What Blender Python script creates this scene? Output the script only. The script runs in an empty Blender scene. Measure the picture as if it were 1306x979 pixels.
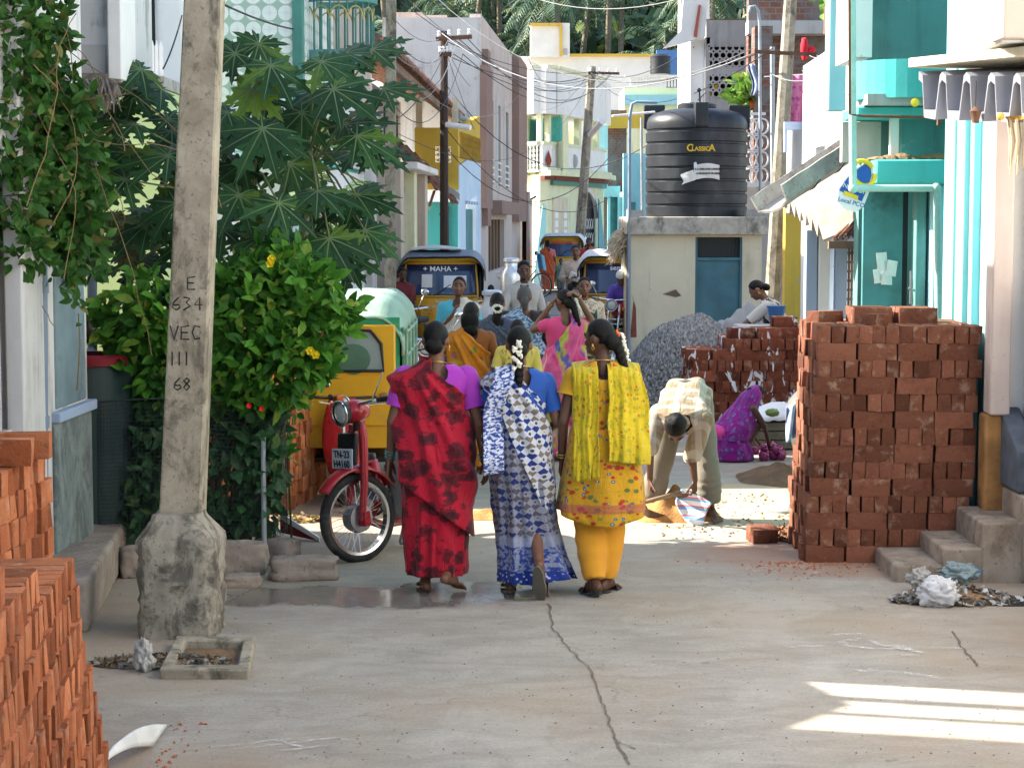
import bpy, bmesh, math, random
import numpy as np
from mathutils import Vector, Matrix, noise as mnoise, Quaternion
R = math.radians; PI = math.pi; TAU = 2*PI
random.seed(7)
SC = bpy.context.scene
COL = SC.collection
KF = 2500.0; TH = math.atan(208.5/KF); CAMZ = 2.13
def W(px, py, d):
 """world point seen at photo pixel (px,py) at distance Y=d"""
 a = px-653.0; b = 489.5-py
 y = KF*math.cos(TH)+b*math.sin(TH); z = -KF*math.sin(TH)+b*math.cos(TH)
 s = d/y
 return Vector((a*s, d, CAMZ+z*s))
def G(px, py):
 a = px-653.0; b = 489.5-py
 y = KF*math.cos(TH)+b*math.sin(TH); z = -KF*math.sin(TH)+b*math.cos(TH)
 s = -CAMZ/z
 return Vector((a*s, y*s, 0))
def nz(x, y=0, z=0): return mnoise.noise(Vector((x, y, z)))
def lerp(a, b, t): return a+(b-a)*t
def sst(a, b, x):
 t = max(0, min(1, (x-a)/(b-a))); return t*t*(3-2*t)
def tag(o, label=None, cat=None, group=None, kind=None):
 if label: o['label'] = label
 if cat: o['category'] = cat
 if group: o['group'] = group
 if kind: o['kind'] = kind
 return o
def thing(name, label, cat, loc=(0,0,0), rz=0, group=None):
 o = bpy.data.objects.new(name, None); COL.objects.link(o)
 o.location = loc; o.rotation_euler = (0,0,rz); o.empty_display_size = .1
 return tag(o, label, cat, group)
def rootmat(o):
 M = Matrix.Identity(4)
 while o is not None:
  M = Matrix.LocRotScale(o.location, o.rotation_euler, o.scale) @ M
  o = o.parent
 return M
def copytree(o, parent=None):
 c = o.copy(); COL.objects.link(c); c.parent = parent
 for ch in list(o.children): copytree(ch, c)
 return c
def link(name, me, mats, parent=None, smooth=None):
 o = bpy.data.objects.new(name, me); COL.objects.link(o)
 for m in (mats if isinstance(mats, (list, tuple)) else [mats]): me.materials.append(m)
 if parent is not None: o.parent = parent
 if smooth is not None:
  for p in me.polygons: p.use_smooth = True
  if smooth < 3: me.set_sharp_from_angle(angle=smooth)
 return o
class MB:
 """collects shapes; build() links them as one mesh object"""
 def __init__(s): s.v = []; s.f = []; s.mi = []; s.uv = {}; s.M = None; s.cm = 0; s.fn = None
 def addv(s, p):
  p = Vector(p)
  if s.fn is not None: p = s.fn(p)
  if s.M is not None: p = s.M @ p
  s.v.append(p); return len(s.v)-1
 def face(s, ids, uv=None):
  if uv is not None: s.uv[len(s.f)] = uv
  s.f.append(tuple(ids)); s.mi.append(s.cm)
 def box(s, c, size, rot=None, taper=1.0, jit=0):
  c = Vector(c); hx, hy, hz = size[0]/2, size[1]/2, size[2]/2
  ids = []
  for z in (-1, 1):
   t = taper if z > 0 else 1
   for x, y in ((-1,-1),(1,-1),(1,1),(-1,1)):
    p = Vector((x*hx*t, y*hy*t, z*hz))
    if jit: p += Vector((random.uniform(-jit,jit) for _ in range(3)))
    if rot is not None: p = rot @ p
    ids.append(s.addv(c+p))
  a = ids
  for q in ((3,2,1,0),(4,5,6,7),(0,1,5,4),(1,2,6,5),(2,3,7,6),(3,0,4,7)): s.face([a[i] for i in q])
  return s
 def bx(s, x0, x1, y0, y1, z0, z1): return s.box(((x0+x1)/2,(y0+y1)/2,(z0+z1)/2), (abs(x1-x0),abs(y1-y0),abs(z1-z0)))
 def tube(s, pts, r, n=8, cap=True):
  pts = [Vector(p) for p in pts]; m = len(pts)
  rs = r if isinstance(r, (list, tuple)) else [r]*m
  rings = []; up = None
  for i in range(m):
   t = (pts[min(i+1,m-1)]-pts[max(i-1,0)])
   t = t.normalized() if t.length > 1e-9 else Vector((0,0,1))
   if up is None:
    up = t.orthogonal().normalized()
   else:
    up = (up - t*up.dot(t)); up = up.normalized() if up.length > 1e-6 else t.orthogonal().normalized()
   w = t.cross(up)
   rings.append([s.addv(pts[i]+(up*math.cos(TAU*k/n)+w*math.sin(TAU*k/n))*rs[i]) for k in range(n)])
  for i in range(m-1):
   for k in range(n):
    a, b = rings[i], rings[i+1]
    s.face((a[k], a[(k+1)%n], b[(k+1)%n], b[k]))
  if cap:
   s.face(rings[0][::-1]); s.face(rings[-1])
  return s
 def lathe(s, prof, c=(0,0,0), n=24, axis=None, cap=True, a0=0, a1=TAU):
  """prof: (radius, height) from bottom to top"""
  c = Vector(c); Q = Vector((0,0,1)).rotation_difference(Vector(axis)) if axis is not None else None
  full = abs(a1-a0-TAU) < 1e-6; cnt = n if full else n+1
  rings = []
  for r, h in prof:
   ring = []
   for k in range(cnt):
    t = a0+(a1-a0)*k/n
    p = Vector((r*math.cos(t), r*math.sin(t), h))
    if Q: p = Q @ p
    ring.append(s.addv(c+p))
   rings.append(ring)
  for i in range(len(rings)-1):
   for k in range(cnt if full else n):
    a, b = rings[i], rings[i+1]; k2 = (k+1) % cnt
    s.face((a[k], a[k2], b[k2], b[k]))
  if cap:
   s.face(rings[0][::-1]); s.face(rings[-1])
  return s
 def ell(s, c, r, rot=None, nu=16, nv=10, fn=None):
  c = Vector(c); r = (r,r,r) if not isinstance(r, (tuple,list)) else r
  rows = []
  def pt(th, ph):
   d = Vector((math.sin(ph)*math.cos(th), math.sin(ph)*math.sin(th), math.cos(ph)))
   k = fn(d) if fn else 1
   p = Vector((d.x*r[0]*k, d.y*r[1]*k, d.z*r[2]*k))
   return c+(rot @ p if rot is not None else p)
  top = s.addv(pt(0,0)); bot = s.addv(pt(0,PI))
  for j in range(1, nv): rows.append([s.addv(pt(TAU*i/nu, PI*j/nv)) for i in range(nu)])
  for i in range(nu):
   i2 = (i+1) % nu
   s.face((top, rows[0][i], rows[0][i2])); s.face((bot, rows[-1][i2], rows[-1][i]))
   for j in range(len(rows)-1): s.face((rows[j][i], rows[j+1][i], rows[j+1][i2], rows[j][i2]))
  return s
 def caps(s, p0, r0, p1, r1, n=12):
  """tapered capsule"""
  p0 = Vector(p0); p1 = Vector(p1); d = p1-p0
  if d.length < 1e-6: return s.ell(p0, r0)
  t = d.normalized(); pts = []; rs = []
  for a in (-80,-50,-20): pts.append(p0+t*r0*math.sin(R(a))); rs.append(r0*math.cos(R(a)))
  for a in (20,50,80): pts.append(p1+t*r1*math.sin(R(a))); rs.append(r1*math.cos(R(a)))
  return s.tube(pts, rs, n)
 def prism(s, poly, a, b, plane='xz'):
  """poly (u,v) swept from a to b along the missing axis"""
  def p3(u, v, w):
   return (u,w,v) if plane == 'xz' else ((w,u,v) if plane == 'yz' else (u,v,w))
  A = [s.addv(p3(u,v,a)) for u,v in poly]; B = [s.addv(p3(u,v,b)) for u,v in poly]
  n = len(poly)
  s.face(A); s.face(B[::-1])
  for i in range(n): s.face((A[i], B[i], B[(i+1)%n], A[(i+1)%n]))
  return s
 def grid(s, fn, nu, nv, closed=False, uvfn=None):
  """fn(u,v) 0..1"""
  cols = nu if closed else nu+1
  ids = [[s.addv(fn(i/nu, j/nv)) for i in range(cols)] for j in range(nv+1)]
  for j in range(nv):
   for i in range(nu):
    i2 = (i+1) % cols
    uv = None
    if uvfn: uv = [uvfn(i/nu,j/nv), uvfn((i+1)/nu,j/nv), uvfn((i+1)/nu,(j+1)/nv), uvfn(i/nu,(j+1)/nv)]
    s.face((ids[j][i], ids[j][i2], ids[j+1][i2], ids[j+1][i]), uv)
  return ids
 def build(s, name, mats, parent=None, world=False, smooth=None, bevel=0, solid=0, fixn=True, seg=2, sub=0, wdist=0):
  me = bpy.data.meshes.new(name)
  vs = s.v
  if world and parent is not None:
   I = rootmat(parent).inverted(); vs = [I @ p for p in vs]
  me.from_pydata([tuple(p) for p in vs], [], s.f)
  for i, p in enumerate(me.polygons): p.material_index = s.mi[i]
  if s.uv:
   ul = me.uv_layers.new(name='UVMap')
   for i, p in enumerate(me.polygons):
    if i in s.uv:
     for k, li in enumerate(p.loop_indices): ul.data[li].uv = s.uv[i][k]
  if fixn and not s.uv:
   bm = bmesh.new(); bm.from_mesh(me)
   if wdist: bmesh.ops.remove_doubles(bm, verts=bm.verts, dist=wdist)
   bmesh.ops.recalc_face_normals(bm, faces=bm.faces); bm.to_mesh(me); bm.free()
  o = link(name, me, mats, parent, smooth)
  if solid:
   m = o.modifiers.new('solid', 'SOLIDIFY'); m.thickness = solid; m.offset = 0
  if bevel:
   m = o.modifiers.new('bevel', 'BEVEL'); m.width = bevel; m.segments = seg; m.limit_method = 'ANGLE'; m.angle_limit = R(40)
   if smooth is None:
    for p in me.polygons: p.use_smooth = True
    me.set_sharp_from_angle(angle=R(50))
  if sub:
   m = o.modifiers.new('sub', 'SUBSURF'); m.levels = sub; m.render_levels = sub
  return o
def wallgrid(mb, o, ud, nd, ul, z0, z1, holes, th):
 """a wall with rectangular openings. o base point, ud along, nd outward normal; holes (u0,u1,z0,z1)"""
 o = Vector(o); ud = Vector(ud).normalized(); nd = Vector(nd).normalized()
 us = sorted({0, ul} | {h[0] for h in holes} | {h[1] for h in holes})
 zs = sorted({z0, z1} | {h[2] for h in holes} | {h[3] for h in holes})
 us = [u for u in us if 0 <= u <= ul]; zs = [z for z in zs if z0 <= z <= z1]
 def solid(i, j):
  if i < 0 or j < 0 or i >= len(us)-1 or j >= len(zs)-1: return False
  u = (us[i]+us[i+1])/2; z = (zs[j]+zs[j+1])/2
  return not any(h[0] < u < h[1] and h[2] < z < h[3] for h in holes)
 def P(u, z, k): return o+ud*u+Vector((0,0,z))-nd*(th*k)
 def q(*ps): mb.face([mb.addv(p) for p in ps])
 for i in range(len(us)-1):
  for j in range(len(zs)-1):
   if not solid(i, j): continue
   a, b, c, d = us[i], us[i+1], zs[j], zs[j+1]
   q(P(a,c,0),P(b,c,0),P(b,d,0),P(a,d,0)); q(P(a,d,1),P(b,d,1),P(b,c,1),P(a,c,1))
   if not solid(i-1,j): q(P(a,c,0),P(a,d,0),P(a,d,1),P(a,c,1))
   if not solid(i+1,j): q(P(b,d,0),P(b,c,0),P(b,c,1),P(b,d,1))
   if not solid(i,j-1): q(P(b,c,0),P(a,c,0),P(a,c,1),P(b,c,1))
   if not solid(i,j+1): q(P(a,d,0),P(b,d,0),P(b,d,1),P(a,d,1))
 return mb
def text_mesh(txt, size, M, name, mat, parent, depth=.002, world=True, bold=0, align='CENTER'):
 cu = bpy.data.curves.new('txt', 'FONT'); cu.body = txt; cu.size = size; cu.extrude = depth
 cu.align_x = align; cu.align_y = 'CENTER'; cu.offset = bold
 to = bpy.data.objects.new('txt', cu); COL.objects.link(to)
 dg = bpy.context.evaluated_depsgraph_get()
 me = bpy.data.meshes.new_from_object(to.evaluated_get(dg))
 bpy.data.objects.remove(to); bpy.data.curves.remove(cu)
 if world and parent is not None: M = rootmat(parent).inverted() @ M
 me.transform(M); me.materials.clear()
 return link(name, me, mat, parent)
def frameM(o, xdir, updir):
 x = Vector(xdir).normalized(); y = Vector(updir).normalized(); z = x.cross(y).normalized(); y = z.cross(x)
 M = Matrix((x, y, z)).transposed().to_4x4(); M.translation = Vector(o); return M
class NT:
 def __init__(s, name):
  s.m = bpy.data.materials.new(name); s.m.use_nodes = True; s.t = s.m.node_tree; s.t.nodes.clear()
  s.out = s.t.nodes.new('ShaderNodeOutputMaterial'); s.tc = s.t.nodes.new('ShaderNodeTexCoord')
 def n(s, typ, ins=None, **at):
  nd = s.t.nodes.new('ShaderNode'+typ)
  for k, v in at.items(): setattr(nd, k, v)
  for k, v in (ins or {}).items(): s.set(nd.inputs[k], v)
  return nd
 def set(s, sock, v):
  if isinstance(v, bpy.types.NodeSocket): s.t.links.new(v, sock)
  elif isinstance(v, bpy.types.Node): s.t.links.new(v.outputs[0], sock)
  else:
   if sock.type == 'RGBA' and len(v) == 3: v = (*v, 1)
   sock.default_value = v
 def co(s, which='Object', scale=None, rot=None, loc=None):
  c = s.tc.outputs[which]
  if scale is None and rot is None and loc is None: return c
  return s.n('Mapping', {'Vector': c, 'Scale': scale or (1,1,1), 'Rotation': rot or (0,0,0), 'Location': loc or (0,0,0)}).outputs[0]
 def noise(s, vec, scale=5, detail=4, rough=.55, dist=0, out=0):
  return s.n('TexNoise', {'Vector': vec, 'Scale': scale, 'Detail': detail, 'Roughness': rough, 'Distortion': dist}).outputs[out]
 def vor(s, vec, scale=5, out='Distance', rnd=1, feature='F1'):
  return s.n('TexVoronoi', {'Vector': vec, 'Scale': scale, 'Randomness': rnd}, feature=feature).outputs[out]
 def ramp(s, fac, a, b, ca=(0,0,0), cb=(1,1,1)):
  nd = s.n('ValToRGB', {0: fac}); e = nd.color_ramp.elements
  e[0].position = a; e[1].position = b; e[0].color = (*ca,1); e[1].color = (*cb,1); return nd.outputs[0]
 def mr(s, fac, a, b, c=0, d=1, smooth=True):
  return s.n('MapRange', {'Value': fac, 'From Min': a, 'From Max': b, 'To Min': c, 'To Max': d}, interpolation_type='SMOOTHSTEP' if smooth else 'LINEAR').outputs[0]
 def mix(s, fac, a, b, blend='MIX'):
  nd = s.n('Mix', None, data_type='RGBA', blend_type=blend)
  s.set(nd.inputs[0], fac); s.set(nd.inputs[6], a); s.set(nd.inputs[7], b); return nd.outputs[2]
 def math(s, op, a, b=0.0, c=None):
  nd = s.n('Math', None, operation=op); s.set(nd.inputs[0], a); s.set(nd.inputs[1], b)
  if c is not None: s.set(nd.inputs[2], c)
  return nd.outputs[0]
 def sep(s, vec): return s.n('SeparateXYZ', {0: vec}).outputs
 def comb(s, x, y, z=0.0): return s.n('CombineXYZ', {0: x, 1: y, 2: z}).outputs[0]
 def bump(s, h, strength=.3, dist=.01):
  return s.n('Bump', {'Height': h, 'Strength': strength, 'Distance': dist}).outputs[0]
 def finish(s, col, rough=.8, bump=None, spec=.3, metal=0, trans=0, alpha=None, coat=0, emit=None, estr=1, sheen=0):
  b = s.n('BsdfPrincipled', {'Base Color': col, 'Roughness': rough, 'Specular IOR Level': spec, 'Metallic': metal, 'Coat Weight': coat, 'Sheen Weight': sheen})
  if bump is not None: s.set(b.inputs['Normal'], bump)
  if alpha is not None: s.set(b.inputs['Alpha'], alpha)
  if emit is not None: s.set(b.inputs['Emission Color'], emit); b.inputs['Emission Strength'].default_value = estr
  sh = b.outputs[0]
  if trans:
   t = s.n('BsdfTranslucent', {'Color': col})
   if bump is not None: s.set(t.inputs['Normal'], bump)
   sh = s.n('MixShader', {0: trans, 1: sh, 2: t.outputs[0]}).outputs[0]
  s.t.links.new(sh, s.out.inputs[0]); return s.m
def sc3(c, k): return tuple(min(1, x*k) for x in c)
_mc = {}
def mat(name, col, rough=.75, var=.12, scale=3, bump=.15, bscale=60, spec=.3, metal=0, dirt=None, dlo=.5, dhi=.7, dscale=1.5, stretch=(1,1,1), trans=0, coat=0, sheen=0, bdist=.004):
 if name in _mc: return _mc[name]
 t = NT(name); c = t.co('Object', scale=stretch) if stretch != (1,1,1) else t.co()
 n1 = t.noise(c, scale, 5, .6)
 cc = t.mix(t.mr(n1, .3, .7), sc3(col, 1-var), sc3(col, 1+var))
 rr = rough
 if dirt is not None:
  n2 = t.noise(c, dscale, 7, .65, .3)
  cc = t.mix(t.mr(n2, dlo, dhi), cc, dirt)
 bp = t.bump(t.noise(t.co(), bscale, 4, .6), bump, bdist) if bump else None
 rv = t.mr(n1, .2, .8, max(.02, rough-.08), min(1, rough+.08))
 _mc[name] = t.finish(cc, rv, bp, spec, metal, trans, coat=coat, sheen=sheen); return _mc[name]
def plaster(name, col, grime=(.16,.15,.13), glo=.52, ghi=.72, gscale=.7, var=.08, bump=.25):
 """painted lime plaster: faint cloudiness, rain streaks, chips and dirt"""
 if name in _mc: return _mc[name]
 t = NT(name); c = t.co()
 cl = t.noise(c, 1.3, 5, .6)
 cc = t.mix(t.mr(cl, .3, .7), sc3(col, 1-var), sc3(col, 1+var*.5))
 streak = t.noise(t.co('Object', scale=(5,5,.35)), 1.2, 5, .6)
 blot = t.noise(c, gscale, 8, .68, .4)
 g = t.math('MULTIPLY', t.mr(t.math('ADD', t.math('MULTIPLY', streak, .45), t.math('MULTIPLY', blot, .55)), glo, ghi), .85)
 cc = t.mix(g, cc, grime)
 chip = t.mr(t.noise(c, 4, 10, .72), .635, .655)
 cc = t.mix(t.math('MULTIPLY', chip, .7), cc, (.40,.37,.32)); cc = t.mix(t.math('MULTIPLY', t.mr(t.sep(c)[2], .75, .05), t.math('MULTIPLY', t.mr(blot, .35, .6), .55)), cc, (.20,.16,.12)); cc = t.mix(t.math('MULTIPLY', t.mr(t.noise(t.co('Object', scale=(9,9,.5)), 1.0, 6, .7), .6, .72), .35), cc, grime)
 h = t.math('ADD', t.noise(c, 14, 6, .6), t.math('MULTIPLY', chip, -.5))
 _mc[name] = t.finish(cc, .85, t.bump(h, bump, .012), .2); return _mc[name]
def PX(p):
 """photo pixel at which a world point appears"""
 q = Vector(p)-Vector((0,0,CAMZ)); dep = q.y*math.cos(TH)-q.z*math.sin(TH); upc = q.y*math.sin(TH)+q.z*math.cos(TH)
 return 653+KF*q.x/dep, 489.5-KF*upc/dep
def m_ground():
 t = NT('concrete_ground'); c = t.co(); x, y, z = t.sep(c)[:3]
 big = t.noise(c, .55, 6, .6, .3); mid = t.noise(t.co('Object', scale=(1.0,2.0,1)), 2.2, 9, .74, .5); fine = t.noise(c, 60, 3, .7)
 cc = t.mix(t.mr(mid, .3, .72), (.275,.25,.212), (.40,.372,.325))
 cc = t.mix(t.math('MULTIPLY', t.mr(big, .42, .68), .6), cc, (.36,.275,.185))
 cc = t.mix(t.math('MULTIPLY', t.mr(fine, .35, .7), .35), cc, (.17,.145,.115))
 spots = t.mr(t.noise(c, 7, 3, .5), .70, .76)
 cc = t.mix(t.math('MULTIPLY', spots, .45), cc, (.12,.105,.09))
 grit = t.mr(t.noise(c, 140, 2, .6), .64, .72); cc = t.mix(t.math('MULTIPLY', grit, .35), cc, (.10,.085,.07))
 pat = t.noise(t.co('Object', scale=(1.3,.8,1)), .9, 8, .7, .8); cc = t.mix(t.math('MULTIPLY', t.mr(pat, .54, .66), .22), cc, (.17,.15,.125)); cc = t.mix(t.math('MULTIPLY', t.mr(pat, .46, .36), .25), cc, (.46,.43,.38))
 vc = t.vor(t.n('VectorMath', {0: c, 1: t.n('VectorMath', {0: t.noise(c, 2.5, 4, .6, 0, 1), 'Scale': .5}, operation='SCALE').outputs[0]}, operation='ADD').outputs[0], .55, 'Distance', 1, 'DISTANCE_TO_EDGE')
 crk = t.math('MULTIPLY', t.mr(vc, .006, .002), t.mr(t.noise(c, .8, 2), .48, .56)); cc = t.mix(t.math('MULTIPLY', crk, .22), cc, (.10,.08,.06))
 ed = t.mr(t.math('ADD', t.math('ABSOLUTE', t.math('SUBTRACT', x, t.math('MULTIPLY', y, .03))), t.math('MULTIPLY', t.math('SUBTRACT', big, .5), 1.6)), 1.5, 2.5)
 cc = t.mix(t.math('MULTIPLY', ed, .5), cc, (.30,.22,.145))
 def blob(cx, cy, rx, ry, soft=.5):
  dx = t.math('DIVIDE', t.math('SUBTRACT', x, cx), rx); dy = t.math('DIVIDE', t.math('SUBTRACT', y, cy), ry)
  r = t.math('ADD', t.math('MULTIPLY', dx, dx), t.math('MULTIPLY', dy, dy))
  r = t.math('ADD', r, t.math('MULTIPLY', t.math('SUBTRACT', t.noise(c, 3.2, 6, .65, .5), .5), 2.6))
  return t.mr(r, 1-soft, 1+soft, 1, 0)
 sand = t.math('MAXIMUM', blob(.2,13.9,1.4,.45,.8), blob(1.95,14.6,.8,1.1,.8))
 cc = t.mix(t.math('MULTIPLY', sand, .75), cc, (.50,.37,.22))
 dust = t.math('MAXIMUM', t.math('MAXIMUM', blob(2.1,12.4,.85,.75,.8), blob(-1.15,6.3,.55,1.1,.8)), blob(-1.45,14.6,.6,.9,.8)); cc = t.mix(t.math('MULTIPLY', dust, .55), cc, (.31,.16,.095))
 wet = t.math('MAXIMUM', blob(-.85,11.0,.95,.33,.35), blob(-.3,11.28,.42,.2,.3))
 cc = t.mix(t.math('MULTIPLY', wet, .62), cc, (.075,.07,.065))
 rough = t.math('SUBTRACT', .88, t.math('MULTIPLY', wet, .74))
 h = t.math('ADD', t.math('MULTIPLY', fine, .3), mid)
 bst = t.math('SUBTRACT', .5, t.math('MULTIPLY', wet, .42))
 bp = t.n('Bump', {'Height': h, 'Strength': bst, 'Distance': .012}).outputs[0]
 return t.finish(cc, rough, bp, .35)
def m_brick(name, c1, c2, splash=False):
 t = NT(name); c = t.co()
 oi = t.n('ObjectInfo'); ri = t.n('NewGeometry').outputs['Random Per Island']
 rnd = t.math('FRACT', t.math('ADD', oi.outputs['Random'], ri))
 off = t.n('VectorMath', {0: c, 1: t.comb(t.math('MULTIPLY', rnd, 37.0), t.math('MULTIPLY', rnd, 11.0), 0.0)}, operation='ADD').outputs[0]
 cc = t.mix(rnd, c1, c2)
 rnd2 = t.math('FRACT', t.math('MULTIPLY', rnd, 17.3))
 cc = t.mix(t.math('MULTIPLY', t.mr(rnd2, .6, 1), .75), cc, sc3(c1, .45)); cc = t.mix(t.math('MULTIPLY', t.mr(t.math('FRACT', t.math('MULTIPLY', rnd, 41.7)), .8, .95), .5), cc, sc3(c2, 1.5))
 n = t.noise(off, 14, 7, .68, .2)
 cc = t.mix(t.math('MULTIPLY', t.mr(n, .48, .72), .6), cc, sc3(c1, .42))
 cc = t.mix(t.math('MULTIPLY', t.mr(t.noise(off, 9, 6, .65), .54, .70), .45), cc, (.46,.33,.24))
 if splash:
  sp = t.noise(t.co('Object', scale=(9,9,3.2)), 1.0, 5, .55, 1.2)
  cc = t.mix(t.mr(sp, .585, .61), cc, (.72,.72,.74))
 h = t.math('ADD', t.noise(off, 70, 5, .7), t.math('MULTIPLY', t.noise(off, 18, 5, .6), 1.2))
 return t.finish(cc, .9, t.bump(h, .8, .009), .12)
def m_leaf(name, c1, c2, c3=None, trans=.3, rough=.45, spec=.35):
 t = NT(name); ri = t.n('NewGeometry').outputs['Random Per Island']
 cc = t.mix(ri, c1, c2)
 if c3: cc = t.mix(t.mr(t.math('FRACT', t.math('MULTIPLY', ri, 7.31)), .86, .93), cc, c3)
 n = t.noise(t.co(), 30, 3, .6); cc = t.mix(t.math('MULTIPLY', t.mr(n, .4, .7), .3), cc, sc3(c1, .6))
 return t.finish(cc, rough, t.bump(n, .15, .004), spec, trans=trans)
def m_concrete(name, a=(.27,.235,.175), b=(.41,.365,.285), dark=(.05,.044,.034), lo=.46, hi=.62, bs=3.6):
 t = NT(name); c = t.co()
 n = t.noise(c, 5, 7, .66, .3); cc = t.mix(t.mr(n, .3, .7), a, b)
 bl = t.noise(t.co('Object', scale=(1,1,.55)), bs, 9, .74, .5)
 cc = t.mix(t.math('MULTIPLY', t.mr(bl, lo, hi), .75), cc, dark)
 pit = t.mr(t.noise(c, 38, 3, .5), .62, .7)
 cc = t.mix(t.math('MULTIPLY', pit, .5), cc, sc3(a, .4))
 h = t.math('SUBTRACT', t.noise(c, 30, 6, .7), t.math('MULTIPLY', pit, .5))
 return t.finish(cc, .9, t.bump(h, .6, .006), .2)
M = {}
M['ground'] = m_ground()
M['brick_near'] = m_brick('orange_brick', (.31,.09,.036), (.45,.165,.075))
M['brick_tower'] = m_brick('red_brown_brick', (.15,.058,.035), (.225,.09,.055))
M['brick_splash'] = m_brick('splashed_brick', (.17,.05,.028), (.24,.075,.042), True)
M['pole_conc'] = m_concrete('pole_concrete')
M['rough_conc'] = m_concrete('rough_concrete', (.26,.235,.19), (.36,.33,.27), (.05,.047,.04), .44, .60, 8)
M['slab_conc'] = m_concrete('slab_concrete', (.32,.30,.27), (.46,.44,.40), (.10,.09,.08), .56, .74)
M['step_conc'] = m_concrete('step_concrete', (.22,.17,.13), (.36,.31,.26), (.09,.07,.055), .5, .68)
M['stone'] = m_concrete('grey_stone', (.24,.19,.155), (.36,.30,.25), (.12,.10,.085), .55, .75)
M['white_plaster'] = plaster('white_plaster', (.74,.735,.72), (.40,.38,.36), .58, .82)
M['white_dirty'] = plaster('dirty_white_plaster', (.62,.61,.60), (.22,.20,.18), .50, .68)
M['grey_plaster'] = plaster('bare_grey_plaster', (.42,.41,.41), (.17,.165,.16), .48, .72)
M['cream_plaster'] = plaster('cream_plaster', (.62,.56,.42), (.30,.24,.17), 0.48, 0.70)
M['palegreen_plaster'] = plaster('pale_green_plaster', (.66,.68,.47), (.34,.33,.24), 0.50, 0.74)
M['lime_plaster'] = plaster('lime_green_plaster', (.50,.62,.30), (.30,.32,.20), .58, .8)
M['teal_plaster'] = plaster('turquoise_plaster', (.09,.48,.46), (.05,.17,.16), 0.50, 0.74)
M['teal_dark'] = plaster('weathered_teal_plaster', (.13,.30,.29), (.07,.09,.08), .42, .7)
M['cyan_plaster'] = plaster('light_blue_plaster', (.30,.60,.68), (.16,.24,.26), 0.52, 0.76)
M['sky_plaster'] = plaster('pale_blue_plaster', (.55,.68,.82), (.3,.33,.38), .58, .8)
M['yellow_plaster'] = plaster('yellow_plaster', (.62,.42,.07), (.32,.22,.07), 0.50, 0.74)
M['pink_plaster'] = plaster('pale_pink_plaster', (.60,.50,.45), (.33,.25,.21), 0.48, 0.72)
M['brown_plaster'] = plaster('brown_plaster', (.30,.20,.17), (.16,.10,.08), .55, .78)
M['pier_plaster'] = plaster('beige_pier_plaster', (.52,.45,.38), (.25,.2,.16), .52, .74)
M['bluegrey_paint'] = plaster('blue_grey_paint', (.32,.40,.54), (.15,.17,.2), .58, .8)
M['green_trim'] = mat('green_trim', (.06,.20,.17), .5)
M['teal_door'] = mat('teal_door_paint', (.07,.23,.24), .55, .2, 2.5, dirt=(.04,.08,.08))
M['bluegreen_door'] = mat('blue_green_metal_door', (.055,.15,.19), .5, .25, 2, dirt=(.10,.14,.14), dlo=.5, dhi=.8)
M['dark_gap'] = mat('painted_opening_shade', (.02,.02,.022), .9)  # near-black colour painted in for the shade inside openings
M['red_paint'] = mat('red_moped_paint', (.38,.018,.028), .3, .1, coat=.4, bump=0, dirt=(.12,.03,.03), dlo=.55, dhi=.8, dscale=6)
M['black_paint'] = mat('black_paint', (.014,.014,.016), .4, bump=0)
M['rubber'] = mat('tyre_rubber', (.022,.022,.024), .85, .2, 8, dirt=(.10,.09,.075), dlo=.45, dhi=.8, dscale=5)
M['chrome'] = mat('chrome', (.72,.73,.75), .18, .05, bump=0, metal=1)
M['steel'] = mat('dull_steel', (.34,.35,.36), .42, .15, 6, bump=.05, metal=.8)
M['alu'] = mat('milk_can_aluminium', (.66,.67,.69), .36, .1, 5, bump=.05, metal=.75)
M['pvc_grey'] = mat('grey_blue_pvc_pipe', (.19,.25,.33), .45, .08)
M['pvc_teal'] = mat('pale_teal_pipe', (.32,.50,.47), .5, .15, 4)
M['galv'] = mat('galvanised_pipe', (.34,.37,.40), .5, .15, 5, metal=.4)
M['rust'] = mat('rusty_iron', (.13,.065,.04), .8, .3, 9)
M['yellow_auto'] = mat('rickshaw_yellow', (.60,.32,.02), .35, .06, 2, bump=0, coat=.3, dirt=(.32,.2,.06), dlo=.55, dhi=.85, dscale=3)
M['green_auto'] = mat('rickshaw_green', (.03,.20,.085), .45, .12, 3, bump=0)
M['mint_canvas'] = mat('mint_canvas', (.25,.37,.30), .8, .15, 5, bump=.5, bscale=9, bdist=.02, dirt=(.17,.19,.15), dlo=.48, dhi=.68)
M['black_canvas'] = mat('black_canvas', (.02,.021,.024), .7, .2, 6)
M['grey_canvas'] = mat('grey_canvas_roof', (.20,.235,.28), .6, .15, 4)
M['white_canvas'] = mat('white_canvas', (.68,.68,.68), .7, .08, 4)
M['grey_auto'] = mat('rickshaw_grey_panel', (.20,.235,.26), .4, .1, 3, bump=0)
M['tank_black'] = mat('black_tank_plastic', (.022,.025,.03), .42, .2, 2, bump=.06, dirt=(.10,.11,.12), dlo=.5, dhi=.82, stretch=(1,1,.5))
M['rim_red'] = mat('dark_red_rim', (.20,.012,.02), .45, .1)
M['drum_dark'] = mat('dark_green_drum', (.018,.045,.045), .55, .2, dirt=(.05,.06,.055), stretch=(3,3,.5))
M['wire'] = mat('wire_mesh_steel', (.055,.065,.07), .6, .2, bump=0, metal=.3)
M['cable'] = mat('black_cable', (.02,.02,.022), .6, bump=0)
M['cable_pale'] = mat('bare_aluminium_cable', (.22,.225,.23), .5, bump=0)
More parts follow.
